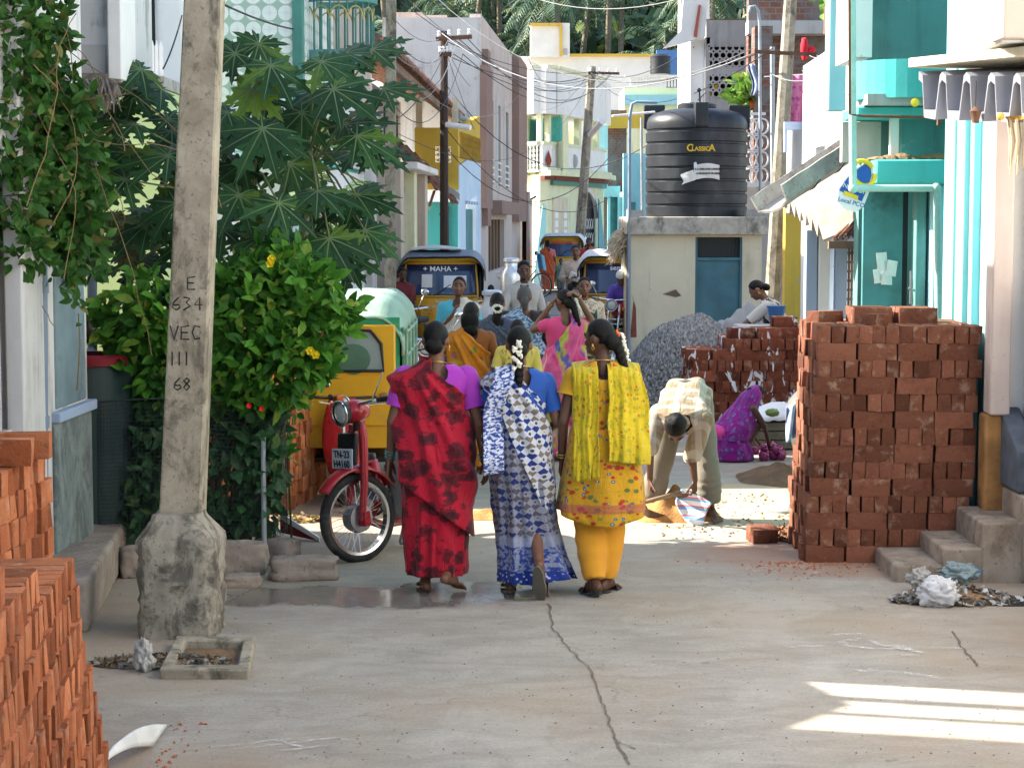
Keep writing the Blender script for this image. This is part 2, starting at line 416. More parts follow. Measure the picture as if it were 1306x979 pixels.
M['wood'] = mat('weathered_wood', (.20,.13,.085), .8, .3, 4, bump=.4, bscale=30, stretch=(1,1,.2))
M['wood_pole'] = mat('dark_tarred_pole', (.05,.035,.03), .8, .2)
M['skin'] = mat('brown_skin', (.155,.072,.042), .5, .08, 12, bump=.08, bscale=220, spec=.4)
M['skin_dark'] = mat('dark_brown_skin', (.095,.043,.027), .48, .08, 12, bump=.08, bscale=220, spec=.4)
M['gold'] = mat('gold', (.70,.45,.12), .3, bump=0, metal=1)
M['jasmine'] = mat('jasmine_flowers', (.72,.70,.60), .7, .1, 60)
M['eye_white'] = mat('eye_white', (.20,.18,.165), .4, bump=0)
M['eye_dark'] = mat('eye_dark', (.01,.008,.007), .3, bump=0)
M['lip'] = mat('lips', (.19,.065,.05), .5, bump=0)
M['orange_flower'] = mat('orange_flower', (.80,.13,.02), .6, .2, 40)
M['yellow_flower'] = mat('yellow_flower', (.80,.62,.02), .6, .1, 40, trans=.2)
M['red_flower'] = mat('red_flower', (.65,.02,.02), .6, .1, 40)
M['glass_dark'] = mat('windscreen_glass', (.035,.065,.14), .08, .2, 2, bump=0, spec=.7)
M['paper'] = mat('paper', (.70,.69,.66), .8, .08, 8)
M['ink'] = mat('black_lettering', (.015,.015,.016), .6, bump=0)
M['white_paint'] = mat('white_paint', (.78,.78,.78), .6, .05)
M['chalk'] = None
M['soil'] = mat('brown_soil', (.20,.125,.07), .95, .3, 6, bump=.7, bscale=40, bdist=.02)
M['sand'] = mat('ochre_sand', (.42,.215,.075), .95, .25, 7, bump=.7, bscale=70, bdist=.015)
M['tan_bark'] = mat('papaya_bark', (.20,.17,.13), .9, .25, 8, bump=.5)
M['clay_tile'] = mat('old_clay_tile', (.22,.11,.075), .9, .35, 9, bump=.4, dirt=(.07,.05,.045), dlo=.45, dhi=.65, dscale=5)
M['thatch'] = mat('dry_thatch', (.62,.53,.40), .9, .3, 20, bump=.6)
M['leaf_papaya'] = m_leaf('papaya_leaf', (.012,.042,.015), (.028,.088,.024), (.08,.15,.02), .15, .5, .2)
M['leaf_bush'] = m_leaf('bush_leaf', (.025,.105,.016), (.115,.31,.03), (.26,.38,.05), .3, .5, .2)
M['leaf_vine'] = m_leaf('vine_leaf', (.03,.09,.02), (.07,.19,.03), (.22,.2,.06), .25, .5, .2)
M['leaf_cage'] = m_leaf('cage_plant_leaf', (.03,.085,.035), (.05,.14,.05), (.10,.18,.05), .25)
M['leaf_palm'] = m_leaf('palm_frond', (.055,.105,.075), (.095,.165,.090), (.24,.24,.08), .15, .55)
M['leaf_tree'] = m_leaf('bright_tree_leaf', (.10,.22,.03), (.18,.32,.05), (.26,.34,.06), .3, .6)  # bright green foliage of the far trees and small plants
def m_hair(name, c):
 t = NT(name); w = t.n('TexWave', {'Vector': t.co('Object', scale=(1,1,.25)), 'Scale': 90, 'Distortion': 6, 'Detail': 3, 'Detail Scale': 2}, bands_direction='X').outputs[1]
 cc = t.mix(w, sc3(c, .7), sc3(c, 1.15)); return t.finish(cc, .5, t.bump(w, .4, .003), .16)
M['hair'] = m_hair('black_hair', (.006,.005,.005)); M['hair_grey'] = m_hair('grey_hair', (.085,.082,.08))
# ================================================================ ground, sky, sun, camera
mb = MB(); mb.grid(lambda u,v: (-260+520*u, -40+520*v, 0), 8, 8)
tag(mb.build('ground', M['ground']), kind='structure')
SUN_AZ = Vector((-1, .24, 0)).normalized(); SUN_EL = R(36)
w = bpy.data.worlds.new('World'); SC.world = w; w.use_nodes = True
nt = w.node_tree; bg = nt.nodes['Background']; sky = nt.nodes.new('ShaderNodeTexSky'); sky.sky_type = 'NISHITA'; sky.sun_disc = False
sky.sun_elevation = SUN_EL; sky.sun_rotation = math.atan2(SUN_AZ.x, SUN_AZ.y); sky.air_density = 1.2; sky.dust_density = 2.0
nt.links.new(sky.outputs[0], bg.inputs[0]); bg.inputs[1].default_value = .105
sl = bpy.data.lights.new('sun', 'SUN'); sl.energy = 5.0; sl.angle = R(.53); sl.color = (1, .93, .82)
so = bpy.data.objects.new('sun', sl); COL.objects.link(so)
SD = (SUN_AZ*math.cos(SUN_EL)+Vector((0,0,math.sin(SUN_EL)))).normalized()
so.rotation_euler = SD.to_track_quat('Z', 'Y').to_euler()
cd = bpy.data.cameras.new('camera'); cam = bpy.data.objects.new('camera', cd); COL.objects.link(cam); SC.camera = cam
cam.location = (0,0,CAMZ); cam.rotation_euler = (PI/2-TH, 0, 0); cd.sensor_width = 36; cd.lens = KF/1306*36; cd.clip_end = 2000; cd.clip_start = .1
vs = SC.view_settings; vs.view_transform = 'Standard'; vs.look = 'None'; vs.gamma = 1; vs.exposure = 1.9
SC.cycles.max_bounces = 8; SC.cycles.diffuse_bounces = 4; SC.cycles.transparent_max_bounces = 8
try: SC.cycles.use_denoising = True
except Exception: pass
# ================================================================ right side houses
def xr(d, o=2.6): return o+.03*d
ud = Vector((.03,1,0)).normalized(); nl = Vector((-1,.03,0)).normalized()
def part(name, m, par, fill, **k):
 mb = MB(); fill(mb); return mb.build(name, m, par, world=True, **k)
def wallbox(mb, a, b, x_off, thick, z0, z1, xo=2.6):
 """box along the right street line from distance a to b; x_off towards the street is negative"""
 p = Vector((xr(a,xo)+x_off, a, 0)); q = Vector((xr(b,xo)+x_off, b, 0)); n = Vector((1,-.03,0)).normalized()*thick
 ids = [mb.addv(Vector((v.x,v.y,z))) for z in (z0,z1) for v in (p,p+n,q+n,q)]
 for f in ((3,2,1,0),(4,5,6,7),(0,1,5,4),(1,2,6,5),(2,3,7,6),(3,0,4,7)): mb.face([ids[i] for i in f])
h = thing('house', 'white house with turquoise lower wall and scalloped window hood at the stone steps', 'house', (3.1,11.5,0))
part('wall', M['white_plaster'], h, lambda m: wallbox(m, 4.0, 12.05, .17, .25, 0, 5.6))
part('return_wall', M['white_plaster'], h, lambda m: wallbox(m, 11.96, 12.046, -.001, .3, 0, 5.57))
part('turquoise_wall', plaster('pale_turquoise_plaster', (.27,.57,.55), (.1,.22,.21), .6, .85), h, lambda m: wallbox(m, 12.05, 13.75, .004, .25, 0, 5.58), bevel=.006)
part('side_wall', M['teal_plaster'], h, lambda m: m.bx(3.26, 6.5, 13.5, 13.745, 0, 5.57))
part('pilaster', M['pink_plaster'], h, lambda m: wallbox(m, 11.86, 12.06, -.05, .12, .95, 5.5), bevel=.01)
part('pilaster_base', mat('orange_mud_plaster', (.34,.17,.06), .9, .3, 5, bump=.6, dirt=(.12,.07,.04)), h, lambda m: wallbox(m, 11.9, 12.1, -.07, .13, 0, .95), bevel=.02)
PT = _mc['pale_turquoise_plaster']
part('groove_post', PT, h, lambda m: wallbox(m, 13.0, 13.16, -.075, .09, .4, 5.0), bevel=.006)
part('edge_post', PT, h, lambda m: wallbox(m, 12.62, 12.86, -.085, .11, .2, 5.0), bevel=.008)
part('corner_post', M['cyan_plaster'], h, lambda m: wallbox(m, 12.5, 12.6, -.05, .08, .2, 5.0), bevel=.008)
part('upper_storey', M['white_plaster'], h, lambda m: m.bx(2.62, 4.5, 10.62, 11.75, 3.08, 6.2), bevel=.01)
part('upper_corner_post', M['pier_plaster'], h, lambda m: m.bx(2.60, 2.86, 10.5, 10.76, 3.09, 6.2), bevel=.01)
part('ramp_wall', mat('shaded_blue_grey_stucco', (.085,.10,.125), .9, .3, 6, bump=.6, dirt=(.06,.065,.07)), h, lambda m: m.prism([(11.5,.52),(11.95,.52),(11.95,1.0),(11.5,.78)], 2.985, 3.11, 'yz'), bevel=.02)  # blue-grey stucco, its colour darkened for the shadow lying on it
def hood(m):
 A = W(1172, 80, 11.35); B = W(1330, 84, 10.55); A.z = 3.0; B.z = 2.93
 t = (B-A); L = t.length; back = Vector((.95,.25,0))
 prof = []; n = 5; per = 1/n
 for i in range(n):
  u = i*per; prof += [(u+.0*per,0),(u+.16*per,-.02),(u+.26*per,-.215),(u+.74*per,-.225),(u+.90*per,-.02)]
 prof.append((1,0)); th = .045
 def P(i, k, b):
  u, dz = prof[i]; p = A+t*u+Vector((0,0,dz-.02-k*th)); return p+back*(b*.85)+Vector((0,0,b*.05))
 N = len(prof)
 for i in range(N-1):
  q = lambda *a: m.face([m.addv(P(*x)) for x in a])
  q((i,0,0),(i+1,0,0),(i+1,0,1),(i,0,1)); q((i,1,1),(i+1,1,1),(i+1,1,0),(i,1,0)); q((i,1,0),(i+1,1,0),(i+1,0,0),(i,0,0))
part('window_hood', plaster('hood_paint', (.27,.28,.32), (.20,.17,.14), .5, .7), h, hood)
def hoodslab(m):
 A = W(1166, 80, 11.42); B = W(1330, 84, 10.55); b = Vector((.95,.25,0))
 for p, q in ((A,B),):
  ids = [m.addv(Vector((v.x,v.y,z))) for z in (3.005,3.06) for v in (p-b*.04, q-b*.04, q+b*.9, p+b*.9)]
  for f in ((3,2,1,0),(4,5,6,7),(0,1,5,4),(1,2,6,5),(2,3,7,6),(3,0,4,7)): m.face([ids[i] for i in f])
part('hood_slab', M['cream_plaster'], h, hoodslab, bevel=.006)
o = thing('hanging_lamp', 'rusty lamp holder hanging from the scalloped hood', 'lamp', W(1244,150,10.9))
m = MB(); m.lathe([(.004,.06),(.035,.035),(.03,.02),(.022,-.01),(.02,-.03),(.001,-.03)][::-1], n=12); m.build('lamp_holder', M['rust'], o, smooth=R(40))
m = MB(); m.tube([(0,0,.055),(0,0,.2)], .003, 5); m.build('cord', M['cable'], o)
m = MB(); m.ell(W(1276,149,10.7), .022, nu=14, nv=9); tag(m.build('hanging_ball', mat('ochre_ball', (.55,.35,.06), .6), smooth=4), 'small ochre ball hanging at the end of the scalloped hood', 'ornament')
o = thing('hanging_plate', 'brass plate with trailing tassels hanging near the white wall', 'ornament', W(1300,151,10.7))
m = MB(); m.lathe([(.001,-.012),(.06,-.01),(.078,.008),(.07,.01),(.001,0)], n=20); m.build('plate', M['gold'], o, smooth=R(40))
m = MB()
for k in range(9):
 a = k*.7; m.tube([(.06*math.cos(a),.06*math.sin(a),0),(.05*math.cos(a)+.01,.05*math.sin(a),-.12),(.05*math.cos(a),.05*math.sin(a),-.24-.03*(k%3))], [.008,.011,.004], 5)
m.build('tassel', mat('straw_tassel', (.42,.34,.22), .9), o)
for px, py, lab, c in ((1167,131,'yellow ball hanging under the turquoise balcony',(.75,.6,.04)),):
 m = MB(); m.ell(W(px,py,14.2), .032, nu=14, nv=9); tag(m.build('hanging_ball', mat('yellow_ball', c, .5), smooth=4), lab, 'ornament')
o = thing('hanging_bottle', 'small orange bottle hanging under the balcony edge', 'bottle', W(1183,146,14.2))
m = MB(); m.lathe([(.001,-.02),(.03,-.018),(.032,.03),(.028,.05)], n=14); m.build('liquid', mat('orange_liquid', (.7,.28,.03), .3), o, smooth=R(40))
m = MB(); m.lathe([(.028,.05),(.026,.08),(.01,.1),(.01,.13)], n=14); m.build('neck', M['white_paint'], o, smooth=R(40))
st = thing('stone_steps', 'worn concrete steps climbing to the white house beside the brick stack', 'steps', (2.6,11.4,0))
def wb(m, x0,x1,y0,y1,z0,z1): m.bx(x0,x1,y0,y1,z0,z1)
zs = [.103,.207,.36,.515]; xs = [2.265,2.54,2.765,3.0,3.4]; ys = [11.44,11.43,11.42,11.41]; ye=[12.1,12.1,12.1,12.1]
for i in range(4):
 m = MB(); m.bx(xs[i], xs[i+1]+.012*(i<3), ys[i], ye[i], -.02, zs[i]); m.build('tread' if i else 'bottom_tread', M['step_conc'], st, world=True, bevel=.016, seg=3)
m = MB(); m.bx(2.72, 3.4, 10.72, 10.99, -.3, .006); tag(m.build('drain_pit', M['dark_gap']), 'dark open drain beside the steps and rubbish', 'drain')  # solid block, its black colour stands for the shade in the drain
h = thing('house', 'weathered turquoise house with rounded balcony and dark doorway', 'house', (2.9,15,0))
D0 = 14.5
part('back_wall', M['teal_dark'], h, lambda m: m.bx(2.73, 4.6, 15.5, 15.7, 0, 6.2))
part('street_wall', M['white_plaster'], h, lambda m: m.bx(2.55,2.68,14.75,15.6,3.34,4.4))
def balcony(m):
 pts = []
 for k in range(9):
  a = PI - (PI/2)*k/8; pts.append((2.56+.42+.42*math.cos(a), D0+.42-.42*math.sin(a)))
 pts.append((3.45, D0))
 inn = [(x+.06 if i<9 else x, y+.06) for i,(x,y) in enumerate(pts)]
 for z0, z1 in ((3.03,3.31),):
  for i in range(len(pts)-1):
   a,b,c,d = pts[i],pts[i+1],inn[i+1],inn[i]
   q = lambda *v: m.face([m.addv(p) for p in v])
   q((*a,z0),(*b,z0),(*b,z1),(*a,z1)); q((*d,z1),(*c,z1),(*c,z0),(*d,z0)); q((*a,z1),(*b,z1),(*c,z1),(*d,z1)); q((*d,z0),(*c,z0),(*b,z0),(*a,z0))
part('balcony_parapet', M['teal_plaster'], h, balcony, smooth=R(40))
part('balcony_floor', M['grey_plaster'], h, lambda m: m.bx(2.62, 3.45, D0+.07, 15.5, 2.98, 3.06))
part('ledge', M['teal_plaster'], h, lambda m: m.bx(2.58, 3.45, D0+.25, 15.45, 2.9, 2.975), bevel=.01)
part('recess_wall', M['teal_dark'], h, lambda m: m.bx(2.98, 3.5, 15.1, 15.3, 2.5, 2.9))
part('white_post', M['white_plaster'], h, lambda m: m.bx(2.86, 2.92, 14.9, 14.98, 2.58, 2.9))
part('planter_slab', M['teal_plaster'], h, lambda m: m.bx(2.68, 3.45, D0, 15.1, 2.40, 2.575), bevel=.012)
part('planter_soil', M['soil'], h, lambda m: [m.ell((2.75+.09*k, D0+.3, 2.585), (.09,.12,.025+.012*(k%3)), nu=9, nv=6) for k in range(7)])
part('door', M['teal_door'], h, lambda m: m.bx(2.68, 2.985, 15.02, 15.06, 0, 2.39), bevel=.006)
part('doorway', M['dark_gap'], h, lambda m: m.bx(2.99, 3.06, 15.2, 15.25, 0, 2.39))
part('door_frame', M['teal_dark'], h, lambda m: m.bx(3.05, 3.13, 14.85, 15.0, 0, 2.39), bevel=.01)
part('door_post', M['cyan_plaster'], h, lambda m: m.bx(3.15, 3.25, 14.7, 15.1, 0, 2.39), bevel=.01)
part('latch', M['steel'], h, lambda m: (m.tube([(3.02,14.84,1.5),(3.02,14.84,1.75)], .012, 6), m.tube([(3.0,14.84,1.62),(3.05,14.84,1.6)], .01, 6)))
part('side_panel', M['pink_plaster'], h, lambda m: m.bx(2.56, 2.86, 15.3, 15.4, 2.58, 2.89))
papers = [(1125,335,.07,.13,.1),(1137,342,.07,.1,-.2),(1120,352,.06,.09,.15),(1131,355,.07,.08,-.05)]
for i,(px,py,wd,hg,rt) in enumerate(papers):
 p = W(px,py,14.99-.005*i); m = MB()
 m.grid(lambda u,v: Vector((p.x+(u-.5)*wd*1.2*math.cos(rt)-(v-.5)*hg*math.sin(rt), p.y-.012*math.sin(u*3+v*2), p.z+(v-.5)*hg*1.2*math.cos(rt)+(u-.5)*wd*math.sin(rt))), 5, 5)
 tag(m.build('paper_notice', M['paper'], solid=.002), 'crumpled paper notice pinned to the dark turquoise door', 'notice', 'paper notices on the door')
m = MB(); m.tube([W(1086,-60,14.3), W(1088,238,14.3)], .028, 12); m.tube([W(1088,240,14.3), W(1194,240,14.3)], .027, 12); m.tube([W(1195,238,14.3), W(1197,410,14.3)], .027, 12)
m.ell(W(1088,240,14.3), .037, nu=12, nv=8); m.ell(W(1194,240,14.3), .037, nu=12, nv=8)
tag(m.build('drain_pipe', M['pvc_teal'], smooth=R(50)), 'pale turquoise drain pipe with two elbows on the turquoise house', 'pipe')
m = MB(); m.tube([W(1083,-60,14.2), W(1084,146,14.2), W(1100,148,14.2), W(1196,150,14.2)], .011, 8)
tag(m.build('water_pipe', M['rust'], smooth=R(50)), 'thin rusty water pipe running under the balcony', 'pipe')
m = MB(); m.box(W(1198,145,14.25), (.03,.04,.17)); tag(m.build('pipe_bracket', M['rust'], bevel=.004), 'rusty iron bracket at the end of the thin pipe', 'bracket')
h = thing('house', 'sunlit white house with blue trim behind the tilted roof gutter', 'house', (3.1,19,0))
part('wall', M['white_plaster'], h, lambda m: wallgrid(m, (xr(22.2),22.2,0), -ud, nl, 5.6, 0, 3.85, [(1.2,2.0,2.3,2.9)], .2))
part('blue_corner', M['cyan_plaster'], h, lambda m: m.bx(2.52,2.66,15.75,15.95,3.0,4.25), bevel=.01)
part('corner_cap', M['brown_plaster'], h, lambda m: m.bx(2.42,2.68,15.7,16.0,4.25,4.42), bevel=.015)
part('window_frame', M['bluegrey_paint'], h, lambda m: wallbox(m, 19.9, 21.2, -.05, .06, 2.2, 2.32))
part('lower_wall', M['sky_plaster'], h, lambda m: m.bx(2.72,3.2,17.4,17.5,0,2.3))
for k,(a,mm) in enumerate(((1034,'bluegrey_paint'),(1050,'white_plaster'),(1072,'bluegrey_paint'),(1100,'white_plaster'))):
 p = W(a,340,16.9); m = MB(); m.bx(p.x-.05,p.x+.05,16.85,16.97,0,2.05); m.build('veranda_post', M[mm], h, world=True, bevel=.008)
def lattice(m):
 a = W(1079,340,17.0).x; b = W(1094,340,17.0).x
 for i in range(5): m.box(((a+(b-a)*i/4),17.0,1.1),(.018,.02,1.7))
 for j in range(22): m.box(((a+b)/2,17.0,.25+j*.08),(b-a,.022,.02))
part('lattice', M['wood'], h, lattice)
m = MB()
def roof1(u, v):
 e = Vector((2.55+.0*u, 18.6-2.5*u, 2.33-.30*u)); bk = Vector((3.25,18.6-2.5*u,2.62-.30*u)); p = e.lerp(bk, v)
 ph = u*7.5; k = abs((ph%1)-.5)*2
 return p+Vector((-.02*k*(1-v),0,.13*(k-.5)))
m.grid(roof1, 90, 4); aw = thing('awning', 'white sunlit corrugated awning with saw-tooth edge over the shop front', 'awning', (2.9,17.3,2.1))
m.build('corrugated_sheet', plaster('tan_awning_sheet', (.50,.43,.36), (.22,.17,.13), .48, .66), aw, world=True, solid=.02)
m = MB()
def roof2(u, v):
 a = W(1062,305,16.05).lerp(W(1112,262,16.3), v); b = W(1112,297,15.95).lerp(W(1113,255,16.2), v)
 p = a.lerp(b, u); return p+Vector((0,0,.015*math.sin(u*TAU*7)))
m.grid(roof2, 60, 3); m.build('ribbed_side', M['clay_tile'], aw, world=True, solid=.015)
part('eave_board', M['wood'], aw, lambda m: m.bx(2.58,3.0,16.0,16.06,1.9,1.96))
g = thing('roof_gutter', 'weathered grey metal trough sloping down from roof towards the street', 'gutter', W(1060,215,16.2))
A = W(1128,163,16.8); B = W(984,258,15.7)
def trough(u, v):
 p = A.lerp(B, v); ax = (B-A).normalized(); side = Vector((.1,-1,.0)); side = (side-ax*side.dot(ax)).normalized(); up = side.cross(ax); up = up if up.z>0 else -up
 pr = [(-.18,.10),(-.17,-.03),(-.06,-.07),(.06,-.07),(.15,-.03),(.17,.10)]
 k = u*5; i = min(4,int(k)); f = k-i; a = pr[i]; b = pr[i+1]
 return p+side*lerp(a[0],b[0],f)+up*(lerp(a[1],b[1],f)+.002*math.sin(v*31))
m = MB(); m.grid(trough, 10, 30); m.build('trough', m_concrete('weathered_zinc', (.26,.245,.23), (.40,.38,.36), (.12,.10,.09), .5, .66), g, world=True, solid=.018)
m = MB()
for f in (.25,.5,.72):
 p = A.lerp(B, f); m.grid(lambda u,v: trough(u, f+(v-.5)*.02)+Vector((0,0,-.016)), 10, 2)
m.build('strap', M['wire'], g, world=True, solid=.01)
m = MB(); m.tube([W(1120,170,16.9),W(1140,150,17.2)], .1, 8); m.build('bamboo_rafters', M['thatch'], g, world=True)
bd = thing('signboard', 'blue and white teardrop board with yellow ring for a local phone shop', 'sign', W(1093,237,14.4))
C0 = W(1093,236,14.4); xd = Vector((.86,-.12,.5)).normalized(); upd = Vector((-.45,0,.9)).normalized(); FM = frameM(C0, xd, upd)
def board(m, pts, zoff, th):
 a = [m.addv(FM @ Vector((x,y,zoff+th))) for x,y in pts]; b = [m.addv(FM @ Vector((x,y,zoff))) for x,y in pts]
 m.face(a); m.face(b[::-1]); n = len(pts)
 for i in range(n): m.face((a[i],b[i],b[(i+1)%n],a[(i+1)%n]))
def P2(px,py):
 d = W(px,py,14.4)-C0; X = FM.to_3x3().col[0]; Y = FM.to_3x3().col[1]
 A2 = np.array([[X.x,Y.x],[X.z,Y.z]]); s = np.linalg.solve(A2, np.array([d.x,d.z])); return (s[0],s[1])
outl = [P2(*p) for p in ((1112,207),(1114,222),(1109,243),(1102,262),(1093,271),(1080,268),(1068,257),(1070,240),(1080,225),(1095,212),(1106,205))]
m = MB(); board(m, outl, -.01, .012); m.build('panel', M['white_paint'], bd, world=True)
m = MB(); board(m, [P2(*p) for p in ((1110,210),(1111,224),(1105,243),(1099,257),(1071,243),(1073,238),(1082,226),(1096,214),(1105,208))], .003, .003); m.build('blue_field', mat('sign_blue', (.015,.10,.42), .5, bump=0), bd, world=True)
cx, cy = P2(1101,221); ring = MB()
ring.M = FM @ Matrix.Translation((cx,cy,.011)); ring.tube([(.075*math.cos(a),.095*math.sin(a),0) for a in [TAU*k/28 for k in range(27)]], .017, 6); ring.build('ring', mat('sign_yellow', (.75,.55,.03), .5, bump=0), bd, world=True)
m = MB(); board(m, [P2(*p) for p in ((1077,243),(1095,250),(1094,255),(1076,248))], .007, .003); m.build('yellow_bar', mat('sign_yellow', (.7,.5,.03)), bd, world=True)
tx = Matrix.Translation(Vector((*P2(1083,259),.005)))
text_mesh('Local PCO', .045, FM @ Matrix.Translation((*P2(1083,258),.004)) @ Matrix.Rotation(-.80,4,'Z') @ Matrix.Translation((.018,.004,0)), 'lettering', mat('sign_blue', (.015,.10,.42)), bd)
text_mesh('INDICOM', .046, FM @ Matrix.Translation((*P2(1090,241),.008)) @ Matrix.Rotation(-.85,4,'Z'), 'lettering', M['white_paint'], bd)
h = thing('house', 'low yellow walled house behind the leaning pole and awning', 'house', (3.2,23.4,0))
part('wall', M['yellow_plaster'], h, lambda m: m.bx(W(1000,300,23.4).x, 4.2, 23.3, 23.5, 0, 2.35))
part('grey_pillar', M['grey_plaster'], h, lambda m: m.bx(W(1003,300,22.8).x, W(1021,300,22.8).x, 22.6, 22.9, 2.2, 3.2), bevel=.03)
part('blue_rail', M['bluegrey_paint'], h, lambda m: (m.bx(W(1000,160,22.4).x, W(1030,160,22.4).x, 22.35, 22.45, 3.15, 3.24), m.bx(W(1000,160,22.4).x, W(1004,160,22.4).x, 22.36, 22.44, 2.9, 3.15)))
sh = thing('block_shed', 'small cream plastered block shed with flat slab and blue-green metal door', 'shed', (2.5,27.8,0))
SX0, SX1 = W(803,300,27).x, W(972,300,27).x; SY = 27.0
dx0, dx1 = W(887,300,27).x, W(947,300,27).x
part('wall', M['cream_plaster'], sh, lambda m: wallgrid(m, (SX0,SY,0), (1,0,0), (0,-1,0), SX1-SX0, 0, 1.93, [(dx0-SX0,dx1-SX0,-1,1.9)], .15))
part('side_wall', M['cream_plaster'], sh, lambda m: (m.bx(SX0, SX0+.15, SY+.151, 29, 0, 1.93), m.bx(SX1-.15, SX1, SY+.151, 29, 0, 1.93)))
part('roof_slab', M['rough_conc'] if False else m_concrete('slab_roof_conc', (.36,.33,.28), (.52,.49,.42), (.06,.055,.05), .48, .66), sh, lambda m: m.bx(SX0-.04, SX1+.06, SY-.12, 29.1, 1.932, 2.18), bevel=.015)
part('kerb_block', M['slab_conc'], sh, lambda m: m.bx(SX0-.03,SX0+.17,SY-.08,SY+.3,2.182,2.27))
part('kerb_block', M['slab_conc'], sh, lambda m: m.bx(SX1-.22,SX1+.02,SY-.05,SY+.3,2.182,2.28))
dr = part('door', M['bluegreen_door'], sh, lambda m: (m.bx(dx0+.03,dx1-.03,SY+.05,SY+.09,0,1.58), m.bx(dx0+.03,dx1-.03,SY+.035,SY+.05,.5,.54)), bevel=.004)
part('door_frame', M['bluegreen_door'], sh, lambda m: (m.bx(dx0,dx0+.03,SY+.01,SY+.1,0,1.9), m.bx(dx1-.03,dx1,SY+.01,SY+.1,0,1.9), m.bx(dx0+.03,dx1-.03,SY+.02,SY+.1,1.58,1.62)))
def grille(m):
 m.bx(dx0+.03,dx1-.03,SY+.10,SY+.11,1.62,1.9)
 for k in range(14): m.box((dx0+.03+(dx1-dx0-.06)*k/13,SY+.07,1.76),(.008,.01,.28))
 for k in range(7): m.box(((dx0+dx1)/2,SY+.072,1.64+.04*k),(dx1-dx0-.06,.008,.008))
part('grille', mat('dark_grille', (.05,.055,.06), .6), sh, grille)
mb = MB(); mb.ell((dx1-.08,SY+.03,.55),.022,nu=10,nv=6); mb.build('knob', M['steel'], dr, world=True, smooth=4)
part('wall_scar', mat('torn_plaster', (.16,.11,.08), .95), sh, lambda m: m.prism([(W(845,375,27).x,W(0,375,27).z),(W(862,370,27).x,W(0,369,27).z),(W(869,377,27).x,W(0,377,27).z),(W(862,379,27).x,W(0,379,27).z)], SY-.006, SY+.002))
part('wall_scar', mat('red_oxide_scar', (.22,.07,.04), .95, .3, 8), sh, lambda m: m.prism([(W(803.5,430,27).x,W(0,430,27).z),(W(808,383,27).x,W(0,383,27).z),(W(806,376,27).x,W(0,376,27).z),(W(811,390,27).x,W(0,392,27).z),(W(812,420,27).x,W(0,430,27).z)], SY-.005, SY+.002))
TX = W(888.5,200,27.75).x; TY = 27.78; TR = .715
tk = thing('water_tank', 'big black ribbed plastic water tank standing on the shed roof', 'water tank', (TX,TY,2.18))
prof = [(TR-.01,0)]; zz = 0
for k in range(7):
 z0 = .012+k*.172; prof += [(TR,z0),(TR,z0+.125),(TR-.022,z0+.137),(TR-.022,z0+.16)]
prof += [(TR-.005,1.22),(TR-.005,1.3),(TR-.03,1.38),(TR-.10,1.44),(TR-.25,1.485),(.28,1.51),(.26,1.515),(.001,1.515)]
m = MB(); m.lathe(prof, n=72); m.build('barrel', M['tank_black'], tk, smooth=R(35))
m = MB(); m.lathe([(.001,0),(.27,0),(.27,.05),(.22,.075),(.001,.08)], (0,0,1.516), n=32); m.build('lid', M['tank_black'], tk, smooth=R(35))
for a in (-PI/2, -PI/2+1.57, -PI/2-1.57, PI/2):
 m = MB(); m.M = Matrix.Rotation(a,4,'Z'); m.prism([(TR-.0,1.22),(TR+.03,1.24),(TR+.03,1.56),(.45,1.56),(.45,1.5)], -.09 if abs(a+PI/2)<.01 else -.04, .09 if abs(a+PI/2)<.01 else .04)
 m.build('lifting_lug', M['tank_black'], tk, bevel=.01)
def on_tank(ang, z, r=TR+.004):
 a = -PI/2+ang; return Vector((r*math.cos(a), r*math.sin(a), z))
def curve_text(txt, size, z, ang, name, mt, rr, bold=0):
 o = text_mesh(txt, size, Matrix.Identity(4), name, mt, tk, .004, False, bold)
 for v in o.data.vertices:
  x, y, zz = v.co; p = on_tank(ang+x/rr, z+y, rr+zz); v.co = p
 return o
lt = mat('tank_yellow_letters', (.72,.47,.03), .5, bump=0)
curve_text('C', .135, .937, -.215, 'lettering', lt, TR+.004, .003); curve_text('LASSIC', .082, .925, -.012, 'lettering', lt, TR+.004, .002); curve_text('A', .135, .937, .205, 'lettering', lt, TR+.004, .003)
m = MB()
def lab(u, v):
 a = lerp(-.14,.36,u); z = lerp(.50,.70,v)+.03*math.sin(u*3); r = TR+.008+.006*math.sin(u*9+v*4)
 if u < .1: z += .04*v
 return on_tank(a, z, r)
m.grid(lab, 24, 10); m.build('torn_label', M['paper'], tk, solid=.003)
m = MB(); m.grid(lambda u,v: on_tank(lerp(-.36,-.12,u)+.03*math.sin(v*5), lerp(.44,.58,v)+.06*u, TR+.02+.012*math.sin(u*6+v*3)), 12, 8); m.build('torn_label', M['paper'], tk, solid=.003)
for k,(t_,z) in enumerate((('A 2 1000 LITRE CAPACITY',.65),('A PRODUCT OF INDIA',.59))):
 curve_text(t_, .034, z, .14, 'print', M['ink'], TR+.018, .001)
m = MB(); m.tube([W(802,490,26.9),W(803,150,26.9),W(806,133,26.9),W(812,130,26.9),W(838,131,26.9)], .022, 8)
tag(m.build('standpipe', M['pvc_grey'], smooth=R(50)), 'dark grey water pipe bending over at the left corner of the shed', 'pipe')
m = MB(); m.tube([W(819,275,27.2),W(818,150,27.2)], .018, 8); tag(m.build('standpipe', M['galv'], smooth=R(50)), 'pale upright pipe standing just left of the black tank', 'pipe')
m = MB(); m.tube([W(970,285,27.4),W(969,30,27.4),W(967,14,27.4),W(963,8,27.4),W(957,9,27.4),W(955,16,27.4)], .022, 8)
